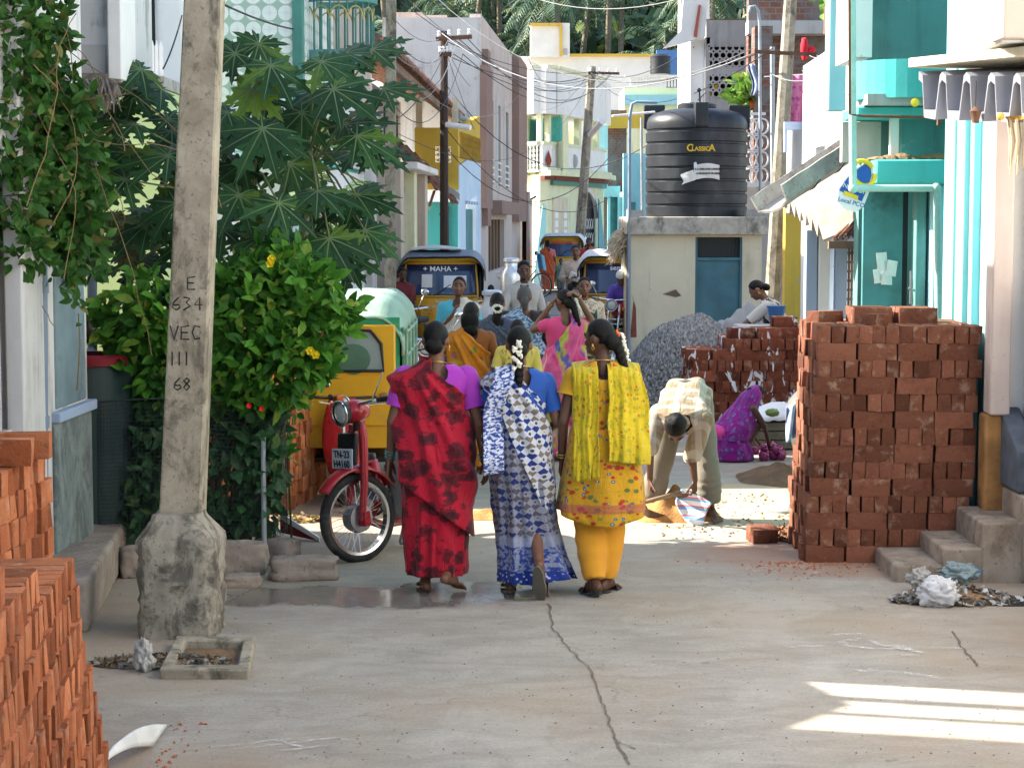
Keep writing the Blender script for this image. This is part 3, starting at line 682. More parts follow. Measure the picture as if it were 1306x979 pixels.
tag(m.build('standpipe', M['galv'], smooth=R(50)), 'tall galvanised vent pipe with hooked top right of the tank', 'pipe')
m = MB(); m.tube([W(986,420,25.5),W(985,60,25.5)], .03, 8); tag(m.build('standpipe', M['galv'], smooth=R(50)), 'plain upright steel pipe between vent pipe and leaning pole', 'pipe')
m = MB(); m.tube([W(781,148,26.8),W(835,143,27.2)], .015, 8); tag(m.build('inlet_pipe', M['white_paint'], smooth=R(50)), 'short white inlet pipe reaching into the tank top', 'pipe')
m = MB(); m.tube([W(893,134,27.6),W(892,116,27.6)], .012, 6); m.ell(W(891.5,115,27.6), .03, nu=8,nv=6); tag(m.build('tank_valve', M['black_paint']), 'small black valve stem on top of the tank', 'valve')
lp = thing('leaning_pole', 'grey leaning concrete pole beside the shed with iron cross arm', 'utility pole', W(983,440,24))
a, b = W(981,440,24), W(1013,-80,24)
m = MB(); n = (b-a); r0, r1 = .105, .075
m.tube([a+Vector((0,0,-.2)), a.lerp(b,.5), b], [r0,(r0+r1)/2,r1], 8); m.build('shaft', M['pole_conc'], lp, world=True, smooth=R(35))
m = MB(); m.tube([W(962,66,23.8),W(1041,70,23.8)], .03, 4); m.build('cross_arm', M['rust'], lp, world=True)
m = MB(); m.ell(W(1026,63,24.2), (.05,.05,.14), nu=14, nv=10, fn=lambda d: 1+.25*nz(d.x*3,d.y*3,d.z*3)); m.ell(W(1034,66,24.2), (.05,.05,.07), Matrix.Rotation(.6,3,'Y'), nu=12, nv=8)
tag(m.build('cloth_bundle', mat('red_cloth', (.6,.02,.04), .8), smooth=4), 'red cloth bundle hanging on the cross arm of the leaning pole', 'bundle')
h = thing('brick_house', 'old dark brick upper house wall behind the tank', 'house', (4.4,30,0))
def m_brickwall():
 t = NT('old_brick_wall'); b = t.n('TexBrick', {'Vector': t.co('Object', rot=(R(90),0,0)), 'Color1': (.20,.085,.06,1), 'Color2': (.13,.075,.06,1), 'Mortar': (.16,.15,.14,1), 'Scale': 3.2, 'Mortar Size': .03, 'Brick Width': .6, 'Row Height': .3})
 n = t.noise(t.co(), 1.6, 8, .7, .4); cc = t.mix(t.mr(n,.45,.6), b.outputs[0], (.17,.165,.16)); return t.finish(cc, .9, t.bump(t.noise(t.co(),18,5,.7), .5, .02), .1)
M['brickwall'] = m_brickwall()
part('wall', M['brickwall'], h, lambda m: m.bx(W(955,0,31).x, W(1075,0,31).x, 31, 31.3, 0, 6.5))
part('brick_pier', M['brickwall'], h, lambda m: m.bx(W(962,0,29.5).x, W(985,0,29.5).x, 29.4, 29.8, 2.4, 5.0))
part('ledge', M['grey_plaster'], h, lambda m: m.bx(W(955,0,30.6).x, W(1075,0,30.6).x, 30.6, 31, 5.0, 5.2))
def jali(m):
 a, b = W(955,0,28.9).x, W(978,0,28.9).x
 for k in range(3):
  for j in range(4):
   c = Vector((lerp(a,b,(k+.5)/3), 28.9, 2.78+.24*j)); m.tube([c+Vector((.09*math.cos(t),0,.11*math.sin(t))) for t in [TAU*q/12 for q in range(13)]], .014, 5)
 m.bx(a,b,28.87,28.93,2.62,2.68); m.bx(a,b,28.87,28.93,3.66,3.7)
part('screen', M['white_plaster'], h, jali)
part('lower_wall', M['grey_plaster'], h, lambda m: m.bx(W(950,0,29.2).x, 4.4, 29.0, 29.3, 0, 2.7))
tw = thing('stair_tower', 'bare grey stair tower with rows of round holes behind the tank', 'tower', (3.4,32,0))
X0, X1 = W(900,0,32).x, W(960,0,32).x; zt = W(0,26,32).z; zb = 1.5
part('wall', M['grey_plaster'], tw, lambda m: (m.bx(X0,W(906,0,32).x,32,34,zb,W(0,48,32).z), m.bx(X0+.02,X1,32,34,W(0,60,32).z,zt-.0) , m.bx(W(950,0,32).x,X1,32,34,zb,W(0,60,32).z), m.bx(X0+.08,W(950,0,32).x,32,34,zb,W(0,124,32).z)))
def holes(m):
 x0, x1 = W(902,0,32).x+.0, W(952,0,32).x; z0, z1 = W(0,125,32).z, W(0,56,32).z
 nx, nzz = 6, 7; cw = (x1-x0)/nx; chh = (z1-z0)/nzz; N = 16; y = 31.99
 for i in range(nx):
  for j in range(nzz):
   cx, cz = x0+(i+.5)*cw, z0+(j+.5)*chh; sq = []; ci = []; bk = []
   if j == 3:
    m.face([m.addv((cx+sx*cw/2,y,cz+sz*chh/2)) for sx,sz in ((-1,-1),(1,-1),(1,1),(-1,1))]); continue
   for k in range(N):
    t = TAU*(k+.5)/N; c, s = math.cos(t), math.sin(t); q = 1/max(abs(c),abs(s))
    sq.append(m.addv((cx+c*q*cw/2,y,cz+s*q*chh/2))); ci.append(m.addv((cx+c*.042,y,cz+s*.042))); bk.append(m.addv((cx+c*.042,y+.12,cz+s*.042)))
   for k in range(N):
    k2 = (k+1)%N; m.face((sq[k],sq[k2],ci[k2],ci[k])); m.face((ci[k],ci[k2],bk[k2],bk[k]))
part('hole_panel', M['grey_plaster'], tw, holes)
def plugs(m, sel):
 x0, x1 = W(902,0,32).x, W(952,0,32).x; z0, z1 = W(0,125,32).z, W(0,56,32).z; cw=(x1-x0)/6; chh=(z1-z0)/7
 for i,j in sel: m.ell((x0+(i+.5)*cw,32.06,z0+(j+.5)*chh),(.045,.03,.045),nu=10,nv=6)
part('yellow_pot', mat('yellow_pot', (.7,.45,.03), .6), tw, lambda m: plugs(m, [(0,0),(2,0),(1,1)]))
part('red_pot', mat('pink_pot', (.75,.08,.12), .6), tw, lambda m: plugs(m, [(4,1),(4,2),(3,0)]))
part('white_pot', M['white_paint'], tw, lambda m: plugs(m, [(5,1),(5,0)]))
part('inner_wall', mat('rusty_dark', (.10,.05,.03), .9), tw, lambda m: m.bx(X0,X1,32.4,32.5,1.5,5.4))
part('side_wall', M['white_plaster'], tw, lambda m: (m.bx(W(882,0,32).x,X0-.004,32.1,34,W(0,140,32).z,W(0,48,32).z), m.prism([(W(846,0,32).x,W(0,62,32).z),(W(868,0,32).x,W(0,40,32).z),(W(875,0,32).x,W(0,-60,32).z),(W(905,0,32).x,W(0,-60,32).z),(W(899,0,32).x,W(0,48,32).z)], 31.9, 32.09)))
part('slope_edge', mat('red_oxide', (.36,.10,.07), .8), tw, lambda m: m.prism([(W(884,0,32).x,W(0,47,32).z),(W(890,0,32).x,W(0,8,32).z),(W(893,0,32).x,W(0,8,32).z),(W(888,0,32).x,W(0,49,32).z)], 31.85, 31.899))
part('upper_wall', M['white_dirty'], tw, lambda m: m.bx(W(868,0,34).x, W(905,0,34).x, 34, 34.5, 3, 7))
m = MB()
def cloth(u, v):
 p = W(lerp(1000,1031,u)-14*(1-v)**1.5, lerp(225,96,v), 26.5); return p+Vector((0,.07*math.sin(u*15+v*2)*(1.1-v),0))
m.grid(cloth, 30, 16)
def m_pinkcloth():
 t = NT('pink_printed_cloth'); n = t.noise(t.co(), 14, 4, .7); return t.finish(t.mix(t.mr(n,.5,.6), (.62,.19,.33), (.38,.06,.22)), .8)
tag(m.build('hanging_cloth', m_pinkcloth(), smooth=4, solid=.006), 'pink printed cloth hung out to dry behind the leaning pole', 'cloth')
m = MB(); m.tube([W(975,98,28), W(1045,94,26)], .008, 5); tag(m.build('clothes_line', M['cable_pale']), 'pale line carrying the pink printed cloth', 'clothes line')
m = MB()
m.grid(lambda u,v: W(lerp(957,966,u)+3*math.sin(v*5), lerp(122,82,v), 28.9)+Vector((0,.06*math.sin(u*9),0)), 12, 10)
tag(m.build('hanging_cloth', mat('blue_white_cloth', (.25,.30,.42), .8, .5, 8), smooth=4, solid=.01), 'blue and white clothes hung beside the grey stair tower', 'cloth')
# ================================================================ left side houses
def xl(d, o=-2.9): return o+.03*d
nr = Vector((1,-.03,0)).normalized()
def lbox(mb, a, b, x_off, thick, z0, z1, xo=-2.9):
 """box along the left street line; its street face is x_off from the line (positive towards street)"""
 p = Vector((xl(a,xo)+x_off, a, 0)); q = Vector((xl(b,xo)+x_off, b, 0)); n = Vector((-1,.03,0)).normalized()*thick
 ids = [mb.addv(Vector((v.x,v.y,z))) for z in (z0,z1) for v in (p,q,q+n,p+n)]
 for f in ((3,2,1,0),(4,5,6,7),(0,1,5,4),(1,2,6,5),(2,3,7,6),(3,0,4,7)): mb.face([ids[i] for i in f])
h = thing('house', 'plain white house at the near left shading the road', 'house', (-5,0,0))
part('wall', M['white_dirty'], h, lambda m: m.prism([(-2.85,-8),(-2.63,9.02),(-10.2,10.85),(-10.2,-8)], 0, 5.4, 'xy'))
g_ = thing('streak_shaping_wall', 'unseen wall with two posts added at the near left to shape the sun streaks', 'wall', (-2.7,9.5,0))  # out-of-view wall, added to cut the sun streaks on the road
part('wall', M['white_dirty'], g_, lambda m: m.prism([(9.03,0),(9.94,0),(9.94,3.0),(9.5,3.1),(9.03,2.85)], -2.80, -2.65, 'yz'))
part('post', M['wood'], g_, lambda m: m.bx(-2.78,-2.68,9.60,9.67,2.5,6.2)); part('post', M['wood'], g_, lambda m: m.bx(-2.78,-2.68,9.33,9.37,2.5,6.2))  # posts added to split the sunlight into separate streaks
h = thing('house', 'white plastered house under the creeper with teal door and drain pipes', 'house', (-2.7,10,0))
part('wall', M['white_dirty'], h, lambda m: wallgrid(m, (xl(9.95),9.95,0), ud, nr, 1.77, 0, 5.3, [(.0001,.25,1.05,2.35)], .25))
part('core', M['white_dirty'], h, lambda m: m.prism([(-3.0,10.15),(-3.0,11.70),(-3.42,11.70),(-3.42,13.86),(-10.2,13.86),(-10.2,11.8)], 0, 5.28, 'xy'))
part('street_pier', M['white_dirty'], h, lambda m: lbox(m, 10.12, 10.5, .07, .1, 0, 3.9), bevel=.012)
part('shutter', M['wood'], h, lambda m: lbox(m, 9.96, 10.22, -.1, .04, 1.06, 2.34))
part('door_panel', mat('faded_blue_door', (.17,.24,.27), .7, .2, 3, dirt=(.08,.1,.11)), h, lambda m: (lbox(m, 10.98, 11.64, .012, .05, 1.07, 2.9)), bevel=.01)
part('dado', m_concrete('rendered_dado', (.16,.2,.2), (.24,.28,.27), (.07,.08,.08)), h, lambda m: lbox(m, 10.9, 11.74, .02, .3, 0, 1.0), bevel=.01)
part('sill', M['bluegrey_paint'], h, lambda m: lbox(m, 10.9, 11.76, .05, .34, 1.0, 1.06), bevel=.008)
part('end_wall', M['grey_plaster'], h, lambda m: m.bx(-3.40, -2.62, 11.68, 11.735, 0, 5.3))
part('upper_room', plaster('patched_white_plaster', (.55,.55,.56), (.28,.27,.26), .50, .56, .9), h, lambda m: m.bx(W(60,0,12.5).x, W(153,0,12.5).x, 12.5, 13.6, W(0,105,12.5).z, 5.9), bevel=.01)
part('upper_corner', M['white_plaster'], h, lambda m: m.bx(W(137,0,12.45).x, W(155,0,12.45).x, 12.42, 12.9, W(0,102,12.45).z, 5.9), bevel=.01)
part('bare_band', M['grey_plaster'], h, lambda m: m.bx(W(78,0,12.48).x, W(133,0,12.48).x, 12.485, 12.6, W(0,98,12.48).z, W(0,57,12.48).z))
def thatch_eave(m):
 rnd = random.Random(3)
 for k in range(260):
  u = rnd.random(); p = W(lerp(84,146,u), lerp(99,106,rnd.random()), 12.35+rnd.random()*.3)
  d = Vector((rnd.uniform(-.05,.07),rnd.uniform(-.12,.02),-rnd.uniform(.09,.20)))
  m.tube([p,p+d*.5+Vector((0,0,.015)),p+d], [.010,.008,.003], 4, False)
 m.box(W(115,101,12.6), (.32,.35,.05))
part('thatched_eave', mat('grey_thatch', (.22,.19,.165), .95, .35, 20), h, thatch_eave)
for px, d in ((52,10.8),(117,12.9)):
 m = MB(); a = W(px,600,d); b = W(px,120,d); a.z = .05; m.tube([a,b], .032, 12)
 for f in (.35,.62): m.tube([a.lerp(b,f-.012), a.lerp(b,f+.012)], .039, 12)
 tag(m.build('drain_pipe', M['pvc_grey'], smooth=R(40)), 'grey-blue drain pipe nearest the white pier' if px<100 else 'grey-blue drain pipe behind the hanging creeper', 'pipe')
h2 = thing('house', 'lime green walled house half hidden behind the papaya tree', 'house', (-3.6,17,0))
part('wall', M['lime_plaster'], h2, lambda m: m.bx(-4.6, W(207,0,17.0).x, 17.0, 18.6, 0, 3.25))
part('upper_wall', M['white_plaster'], h2, lambda m: m.bx(-9, W(232,0,18).x, 17.9, 18.8, 3.36, 5.3))
part('rear_wall', M['white_plaster'], h2, lambda m: m.bx(-9, -4.61, 17.2, 18.5, 0, 5.3))
part('balcony_slab', M['slab_conc'], h2, lambda m: m.bx(-4.6, W(210,0,17.0).x, 16.9, 18.6, 3.255, 3.355))
def pickets(m):
 a, b = W(152,0,17).x, W(206,0,17).x
 for k in range(11):
  x = lerp(a,b,k/10); m.prism([(x-.016,3.36),(x+.016,3.36),(x+.016,3.60),(x,3.66),(x-.016,3.60)], 16.93, 16.955)
 m.bx(a,b,16.956,16.975,3.40,3.43); m.bx(a,b,16.956,16.975,3.54,3.57)
part('picket_railing', M['white_paint'], h2, pickets)
part('lower_pier', M['white_plaster'], h2, lambda m: m.bx(W(215,0,17.5).x, W(290,0,17.5).x, 17.6, 17.8, 0, 3.0))
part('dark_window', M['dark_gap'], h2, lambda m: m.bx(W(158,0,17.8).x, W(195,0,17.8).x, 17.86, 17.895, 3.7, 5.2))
m = MB(); m.tube([W(163,62,17.3),W(163,-20,17.3)], .05, 10); tag(m.build('drain_pipe', M['white_paint'], smooth=R(40)), 'white upper drain pipe above the picket railing', 'pipe')
def m_ring():
 t = NT('ring_tiles'); x, y, z = t.sep(t.co())[:3]
 u = t.math('ADD', x, y); p = .155
 row = t.math('FLOOR', t.math('DIVIDE', z, p))
 fx = t.math('SUBTRACT', t.math('FRACT', t.math('DIVIDE', u, p)), .5); fz = t.math('SUBTRACT', t.math('FRACT', t.math('DIVIDE', z, p)), .5)
 r = t.math('SQRT', t.math('ADD', t.math('MULTIPLY', fx, fx), t.math('MULTIPLY', fz, fz)))
 ring = t.mr(r, .45, .48); star = t.mr(r, .12, .2)
 g = t.math('MINIMUM', t.math('ABSOLUTE', fx), t.math('ABSOLUTE', fz)); ln = t.mr(g, .012, .022)
 cc = t.mix(ring, (.72,.76,.74), (.33,.47,.38)); cc = t.mix(t.math('MULTIPLY', t.math('SUBTRACT', 1.0, star), .25), cc, (.45,.58,.5)); cc = t.mix(t.math('MULTIPLY', t.math('SUBTRACT', 1.0, ln), .3), cc, (.4,.45,.42))
 cc = t.mix(t.math('MULTIPLY', t.mr(t.noise(t.co(), 2, 6, .6), .5, .8), .3), cc, (.4,.42,.4))
 return t.finish(cc, .35, None, .4)
M['ring'] = m_ring()
h = thing('house', 'house faced with ring-pattern green and white tiles behind the papaya', 'house', (-2.4,19,0))
xa, xb = W(262,0,19).x, W(385,0,19).x
part('tiled_front', M['ring'], h, lambda m: m.bx(xa, xb, 19, 19.3, 2.75, 5.6))
part('tiled_side', M['ring'], h, lambda m: lbox(m, 19.305, 25, 0, .2, 2.75, 5.6, xb-.03*19))
part('lower_wall', M['white_plaster'], h, lambda m: (m.bx(xa, xb-.01, 19.05, 19.3, 0, 2.70), lbox(m, 19.31, 25, -.05, .2, 0, 2.70, xb-.03*19)))
part('sill_band', M['teal_plaster'], h, lambda m: m.bx(xa-.02, xb+.06, 18.9, 25, 2.705, 2.745), bevel=.006)
part('window_band', M['sky_plaster'], h, lambda m: (m.bx(W(372,0,19).x, xb-.02, 18.98, 19.04, 1.9, 2.65),))
part('small_window', M['brown_plaster'], h, lambda m: lbox(m, 20.2, 21.4, -.03, .04, 2.05, 2.5, xb-.03*19))
part('corner_trim', M['green_trim'], h, lambda m: m.bx(xb-.09, xb+.012, 18.94, 19.1, 2.76, 5.6), bevel=.01)
bc = Vector((W(428,0,19.6).x, 19.8, 0)); rb = .36
bal = part('balcony', M['teal_dark'], h, lambda m: m.lathe([(.05,3.62),(rb,3.66),(rb+.03,3.72),(rb+.03,3.8),(.05,3.8)], bc, 28))
part('handrail', M['green_trim'], h, lambda m: m.lathe([(rb-.02,4.27),(rb+.04,4.27),(rb+.04,4.33),(rb-.02,4.33),(rb-.02,4.27)], bc, 28, cap=False))
def rails(m):
 for k in range(26):
  a = TAU*k/26; p = bc+Vector((rb*math.cos(a),rb*math.sin(a),0)); m.tube([p+Vector((0,0,3.8)),p+Vector((0,0,4.27))], .010, 5)
part('railing', M['green_trim'], h, rails)
def arcs(m):
 for k in range(13):
  a = TAU*k/13; P = lambda t, z: bc+Vector(((rb+.005)*math.cos(a+t),(rb+.005)*math.sin(a+t),z))
  m.tube([P(-.24*math.cos(q), 4.10+.13*math.sin(q)) for q in [PI*j/8 for j in range(9)]], .008, 5)
part('rail_arches', mat('gold_paint', (.45,.32,.08), .6), h, arcs)
part('scroll_bracket', M['sky_plaster'], h, lambda m: [m.tube([W(380+6*math.sin(t*.9),75-t*3.6,19.2) for t in range(j*3, j*3+10)], .010, 5) for j in range(5)])
part('post', M['green_trim'], h, lambda m: m.bx(W(384,0,19.4).x, W(388,0,19.4).x, 19.35, 19.45, 2.76, 5.6))
part('room_behind', M['pink_plaster'], h, lambda m: m.bx(-2.3, W(472,0,21.5).x, 21.5, 21.7, 3.4, 5.8))
h = thing('house', 'old house with beige piers under the long tiled roof', 'house', (-2.0,32,0))
part('wall', M['pink_plaster'], h, lambda m: lbox(m, 25.4, 38.5, -.12, .2, 0, 3.0))
for k,(d,mm) in enumerate(((25.6,'pier_plaster'),(27.6,'white_dirty'),(29.8,'pier_plaster'),(32.2,'pier_plaster'),(35,'palegreen_plaster'),(37.6,'pier_plaster'))):
 m = MB(); lbox(m, d, d+.55, .12, .24, 0, 3.0); m.build('pier', M[mm], h, world=True, bevel=.015)
part('door', M['wood'], h, lambda m: (lbox(m, 30.7, 31.7, -.10, .03, 0, 2.0), lbox(m, 33.3, 34.4, -.10, .03, 0, 2.1)))
part('cornice', M['white_plaster'], h, lambda m: lbox(m, 33.5, 38.6, .3, .4, 3.0, 3.12), bevel=.02)
part('upper_wall', M['grey_plaster'], h, lambda m: lbox(m, 25.4, 40, -.55, .2, 3.0, 4.5))
part('upper_window', M['dark_gap'], h, lambda m: (lbox(m, 36.3, 37.1, -.54, .05, 3.5, 4.2), lbox(m, 38.2, 39.2, -.54, .05, 3.5, 4.2)))
def tiles(par, a, b, x_out, x_in, z_out, z_in, rows=10, per=.22, xo=-2.9, name='tiled_roof'):
 m = MB(); L = b-a; n = int(L/per)*4
 def f(u, v):
  d = a+L*u; k = v*rows; z = lerp(z_out,z_in,v); x = lerp(x_out,x_in,v)
  return Vector((xl(d,xo)+x, d, z+.045*math.sin(u*L/per*TAU)+.03*(1-(k%1))))
 ids = m.grid(lambda u,v: f(u, v), n, rows*2); m.build(name, M['clay_tile'], par, world=True, solid=.04)
tiles(h, 26, 44.5, .5, -1.6, 4.42, 5.35)
part('eave_beam', M['wood'], h, lambda m: lbox(m, 26, 44.5, .42, .1, 4.24, 4.36))
part('gutter', M['pvc_grey'], h, lambda m: m.tube([(xl(40.5)+.56,40.5,4.28),(xl(44.5)+.56,44.5,4.3)], .07, 8))
part('rear_upper_wall', M['white_plaster'], h, lambda m: (m.bx(W(520,0,46).x, W(612,0,46).x, 46, 46.3, 4.0, W(0,78,46).z),))
part('hanging_rags', M['cream_plaster'], h, lambda m: m.grid(lambda u,v: W(lerp(472,482,u), lerp(165,140,v), 25.2)+Vector((0,.05*math.sin(u*8),0)), 6, 4))
h = thing('house', 'yellow balconied house with lattice and pale blue doorway', 'house', (-1.5,41,0))
A0 = W(528,0,40); B0 = W(584,0,40); C0_ = W(612,0,44)
part('wall', M['yellow_plaster'], h, lambda m: (wallgrid(m, (A0.x,40,0), (1,0,0), (0,-1,0), B0.x-A0.x, 2.75, 4.0, [(.42,.74,3.30,3.62)], .15),))
part('side_wall', M['yellow_plaster'], h, lambda m: wallgrid(m, (B0.x,40.0,0), (C0_-B0), (1,-.1,0), (Vector((C0_.x-B0.x,4,0))).length, 3.25, 4.0, [], .15))
def latt(m):
 t = Vector((C0_.x-B0.x,4,0)); L = t.length; t.normalize(); o = Vector((B0.x+.012,40.02,0))+Vector((.02,0,0))
 for k in range(14):
  u = .25+k*(L-.5)/13
  for s in (-1,1):
   a = o+t*max(.2,min(L-.2,u-.25*s))+Vector((0,0,3.4)); b = o+t*max(.2,min(L-.2,u+.25*s))+Vector((0,0,3.92)); m.tube([a,b], .022, 4)
part('lattice', mat('dark_yellow', (.42,.27,.05), .8), h, latt)
def star(m):
 for i in range(3):
  for j in range(3):
   c = Vector((A0.x+.475+i*.105, 40.04, 3.35+j*.108))
   for a in (0, PI/4, PI/2, 3*PI/4): m.tube([c-Vector((math.cos(a),0,math.sin(a)))*.055, c+Vector((math.cos(a),0,math.sin(a)))*.055], .010, 4)
part('vent_screen', M['yellow_plaster'], h, star)
part('blue_wall', M['sky_plaster'], h, lambda m: wallgrid(m, (B0.x+.02,40.05,0), (C0_-B0)*1.0, (1,-.1,0), 4.0, 0, 3.24, [(1.1,3.2,.5,2.35)], .2))
part('blue_door', M['teal_door'], h, lambda m: m.box(((B0.x+C0_.x)/2-.08, 42, 1.42), (.05,2.1,1.9), Matrix.Rotation(-math.atan2(C0_.x-B0.x,4),3,'Z')))
part('dentils', M['bluegrey_paint'], h, lambda m: [m.box((B0.x+.03+(C0_.x-B0.x)*f, 40+4*f, 2.5), (.04,.2,.07)) for f in (.3,.42,.54,.66,.78)])
part('front_wall', M['teal_plaster'], h, lambda m: m.bx(W(543,0,39.6).x, W(583,0,39.6).x, 39.6, 39.8, 0, 2.5))
part('door', M['green_trim'], h, lambda m: m.bx(W(569,0,39.5).x, W(572,0,39.5).x, 39.55, 39.59, 0, 2.4))
m = MB()
def lean(u, v):
 a = W(515,205,37.5).lerp(W(584,262,39.4), u); b = a+Vector((-.55,1.0,.75)); p = a.lerp(b, v); return p+Vector((0,0,.04*math.sin(u*40)+.02*math.sin(v*18)))
m.grid(lean, 60, 8); m.build('lean_to_roof', M['clay_tile'], h, world=True, solid=.05)
part('roof_upstand', M['grey_plaster'], h, lambda m: m.grid(lambda u,v: W(lerp(515,586,u), lerp(204,256,u)-9*v, 39.5)+Vector((0,.1,0)), 6, 2), solid=.1)
part('rafter', M['rust'], h, lambda m: [m.tube([W(540+k*14,232+k*12,39), W(534+k*14,250+k*12,38.6)], .03, 5) for k in range(3)])
for q in (576,530): part('eave_post', M['cream_plaster'], h, lambda m: m.bx(W(q,0,40.1).x, W(q+8,0,40.1).x, 40.0, 40.2, 4.001, 4.6))
h = thing('house', 'tall pink house with brown piers and three slender windows', 'house', (-.3,52,0))
PA = Vector((W(613,0,44.6).x,44.6,0)); PB = Vector((W(664,0,60).x,60,0)); pt = PB-PA; PL = pt.length; pn = Vector((pt.y,-pt.x,0)).normalized(); ZT = 6.75
def pxu(px):  # distance along the front that appears at pixel px
 k = (px-653)/KF; return (k*PA.y-PA.x)/(pt.x/PL-k*pt.y/PL)
holes_ = [(pxu(624.5),pxu(629.5),3.0,5.05),(pxu(633.5),pxu(638.5),3.0,5.05),(pxu(643),pxu(648.5),3.0,5.05),(pxu(623),pxu(643),.9,2.15)]
part('wall', M['pink_plaster'], h, lambda m: wallgrid(m, PA, pt, pn, PL, 0, ZT, holes_, .25))
def pb(m, u0, u1, z0, z1, out=.1, th=.1):
 t = pt.normalized(); o = PA+t*u0+pn*out; q = PA+t*u1+pn*out; n = -pn*th
 ids = [m.addv(Vector((v.x,v.y,z))) for z in (z0,z1) for v in (o,q,q+n,o+n)]
 for f in ((3,2,1,0),(4,5,6,7),(0,1,5,4),(1,2,6,5),(2,3,7,6),(3,0,4,7)): m.face([ids[i] for i in f])
part('brown_pier', M['brown_plaster'], h, lambda m: (pb(m, pxu(612.5), pxu(621), 2.4, 5.6, .14, .14), pb(m, pxu(614.5), pxu(619), 2.0, 2.4, .14, .14), pb(m, pxu(615), pxu(618.5), 5.6, 6.0, .14, .14)))
part('brown_pier', M['brown_plaster'], h, lambda m: pb(m, pxu(653), PL+.02, 2.1, ZT+.02, .2, .2))
for k,hh in enumerate(holes_[:3]):
 wn = part('window', M['teal_door'], h, lambda m: pb(m, hh[0], hh[1], hh[2], hh[3], -.14, .03))
 mm = MB(); [pb(mm, hh[0]-.0, hh[1]+.0, 3.05+j*.17, 3.09+j*.17, .03, .03) for j in range(4)]; mm.build('balustrade', M['white_paint'], wn, world=True)
 mm = MB(); pb(mm, hh[0]-.25, hh[0]-.1, 2.95, 5.3, .05, .05); mm.build('mullion', M['white_plaster'], wn, world=True)
part('shop_window', M['wood'], h, lambda m: (pb(m, holes_[3][0], holes_[3][1], .9, 2.15, -.13, .03), [pb(m, lerp(holes_[3][0],holes_[3][1],k/5)-.03, lerp(holes_[3][0],holes_[3][1],k/5)+.03, .9, 2.15, -.04, .05) for k in range(1,5)]))
part('sunshade', M['brown_plaster'], h, lambda m: m.prism([(0,2.55),(.45,2.35),(.45,2.27),(0,2.3)], 0, 1, 'xz') if False else pb(m, pxu(622), pxu(646), 2.28, 2.6, .35, .34))
part('side_wall', M['white_dirty'], h, lambda m: m.bx(PA.x-2.2, PA.x, 44.4, 44.59, 0, ZT-.1))
part('drain_pipe', M['pink_plaster'], h, lambda m: m.tube([PA+pt*.99+pn*.25+Vector((0,0,0)), PA+pt*.99+pn*.25+Vector((0,0,3))], .06, 8))
h = thing('outhouse', 'small whitewashed hut with dark doorway at the end of the pink house', 'hut', (.4,60.5,0))
part('wall', M['white_dirty'], h, lambda m: (m.bx(W(657,0,60.6).x, W(666,0,60.6).x, 60.6, 62, 0, 2.75), m.bx(W(672,0,60.6).x, W(679,0,60.6).x, 60.6, 62, 0, 2.75), m.bx(W(666,0,60.6).x, W(672,0,60.6).x, 60.62, 62, 2.1, 2.75)))
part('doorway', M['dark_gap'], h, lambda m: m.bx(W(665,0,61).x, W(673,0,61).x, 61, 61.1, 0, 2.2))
part('roof_sheet', M['rust'], h, lambda m: m.box(W(670,258,60.5), (.75,.9,.06), Matrix.Rotation(-.5,3,'Y')))
# ================================================================ the end of the street
h = thing('house', 'pale green corner house with white balcony parapet and maroon diamond', 'house', (1.5,66,0))
def facade(px0, d0, px1, d1):
 a = Vector((W(px0,0,d0).x,d0,0)); b = Vector((W(px1,0,d1).x,d1,0)); t = b-a; n = Vector((t.y,-t.x,0)).normalized()
 if n.y > 0: n = -n
 return a, b, t, n
segs = [(655,66.5,689,65.0),(689,65.0,702,65.4),(702,65.4,764,71.0),(764,71,771,73)]
def seg_box(m, s, z0, z1, out=0, th=.25, u0=0, u1=1):
 a, b, t, n = facade(*s); p, q = a+t*u0+n*out, a+t*u1+n*out; k = -n*th
 ids = [m.addv(Vector((v.x,v.y,z))) for z in (z0,z1) for v in (p,q,q+k,p+k)]
 for f in ((3,2,1,0),(4,5,6,7),(0,1,5,4),(1,2,6,5),(2,3,7,6),(3,0,4,7)): m.face([ids[i] for i in f])
Z1, Z2, ZR = 3.62, 5.62, 7.2   # first floor slab, eaves, roof top
def hwall(m):
 for s in segs: seg_box(m, s, 0, Z1, 0, .3)
 seg_box(m, segs[0], Z1, Z2, -.9, .2); seg_box(m, segs[2], Z1, Z2, -.9, .2); seg_box(m, segs[1], Z1, Z2, -.9, .2)
part('wall', M['palegreen_plaster'], h, hwall)
part('parapet', M['white_plaster'], h, lambda m: [seg_box(m, s, Z1+.15, 4.62, .1, .12) for s in segs[1:]])
part('parapet_cap', M['palegreen_plaster'], h, lambda m: [seg_box(m, s, 4.62, 4.72, .14, .2) for s in segs])
def cornice(m):
 for s in segs[1:]: seg_box(m, s, Z1-.02, Z1+.15, .45, .5); seg_box(m, s, Z1+.15, Z1+.25, .3, .3)
part('cornice', M['palegreen_plaster'], h, cornice)
part('cornice_band', M['green_trim'], h, lambda m: [seg_box(m, s, Z1-.32, Z1-.16, .12, .12) for s in segs[2:]])
part('cornice_band', mat('maroon_band', (.17,.05,.045), .8), h, lambda m: [seg_box(m, s, Z1-.155, Z1-.025, .2, .2) for s in segs[1:]])
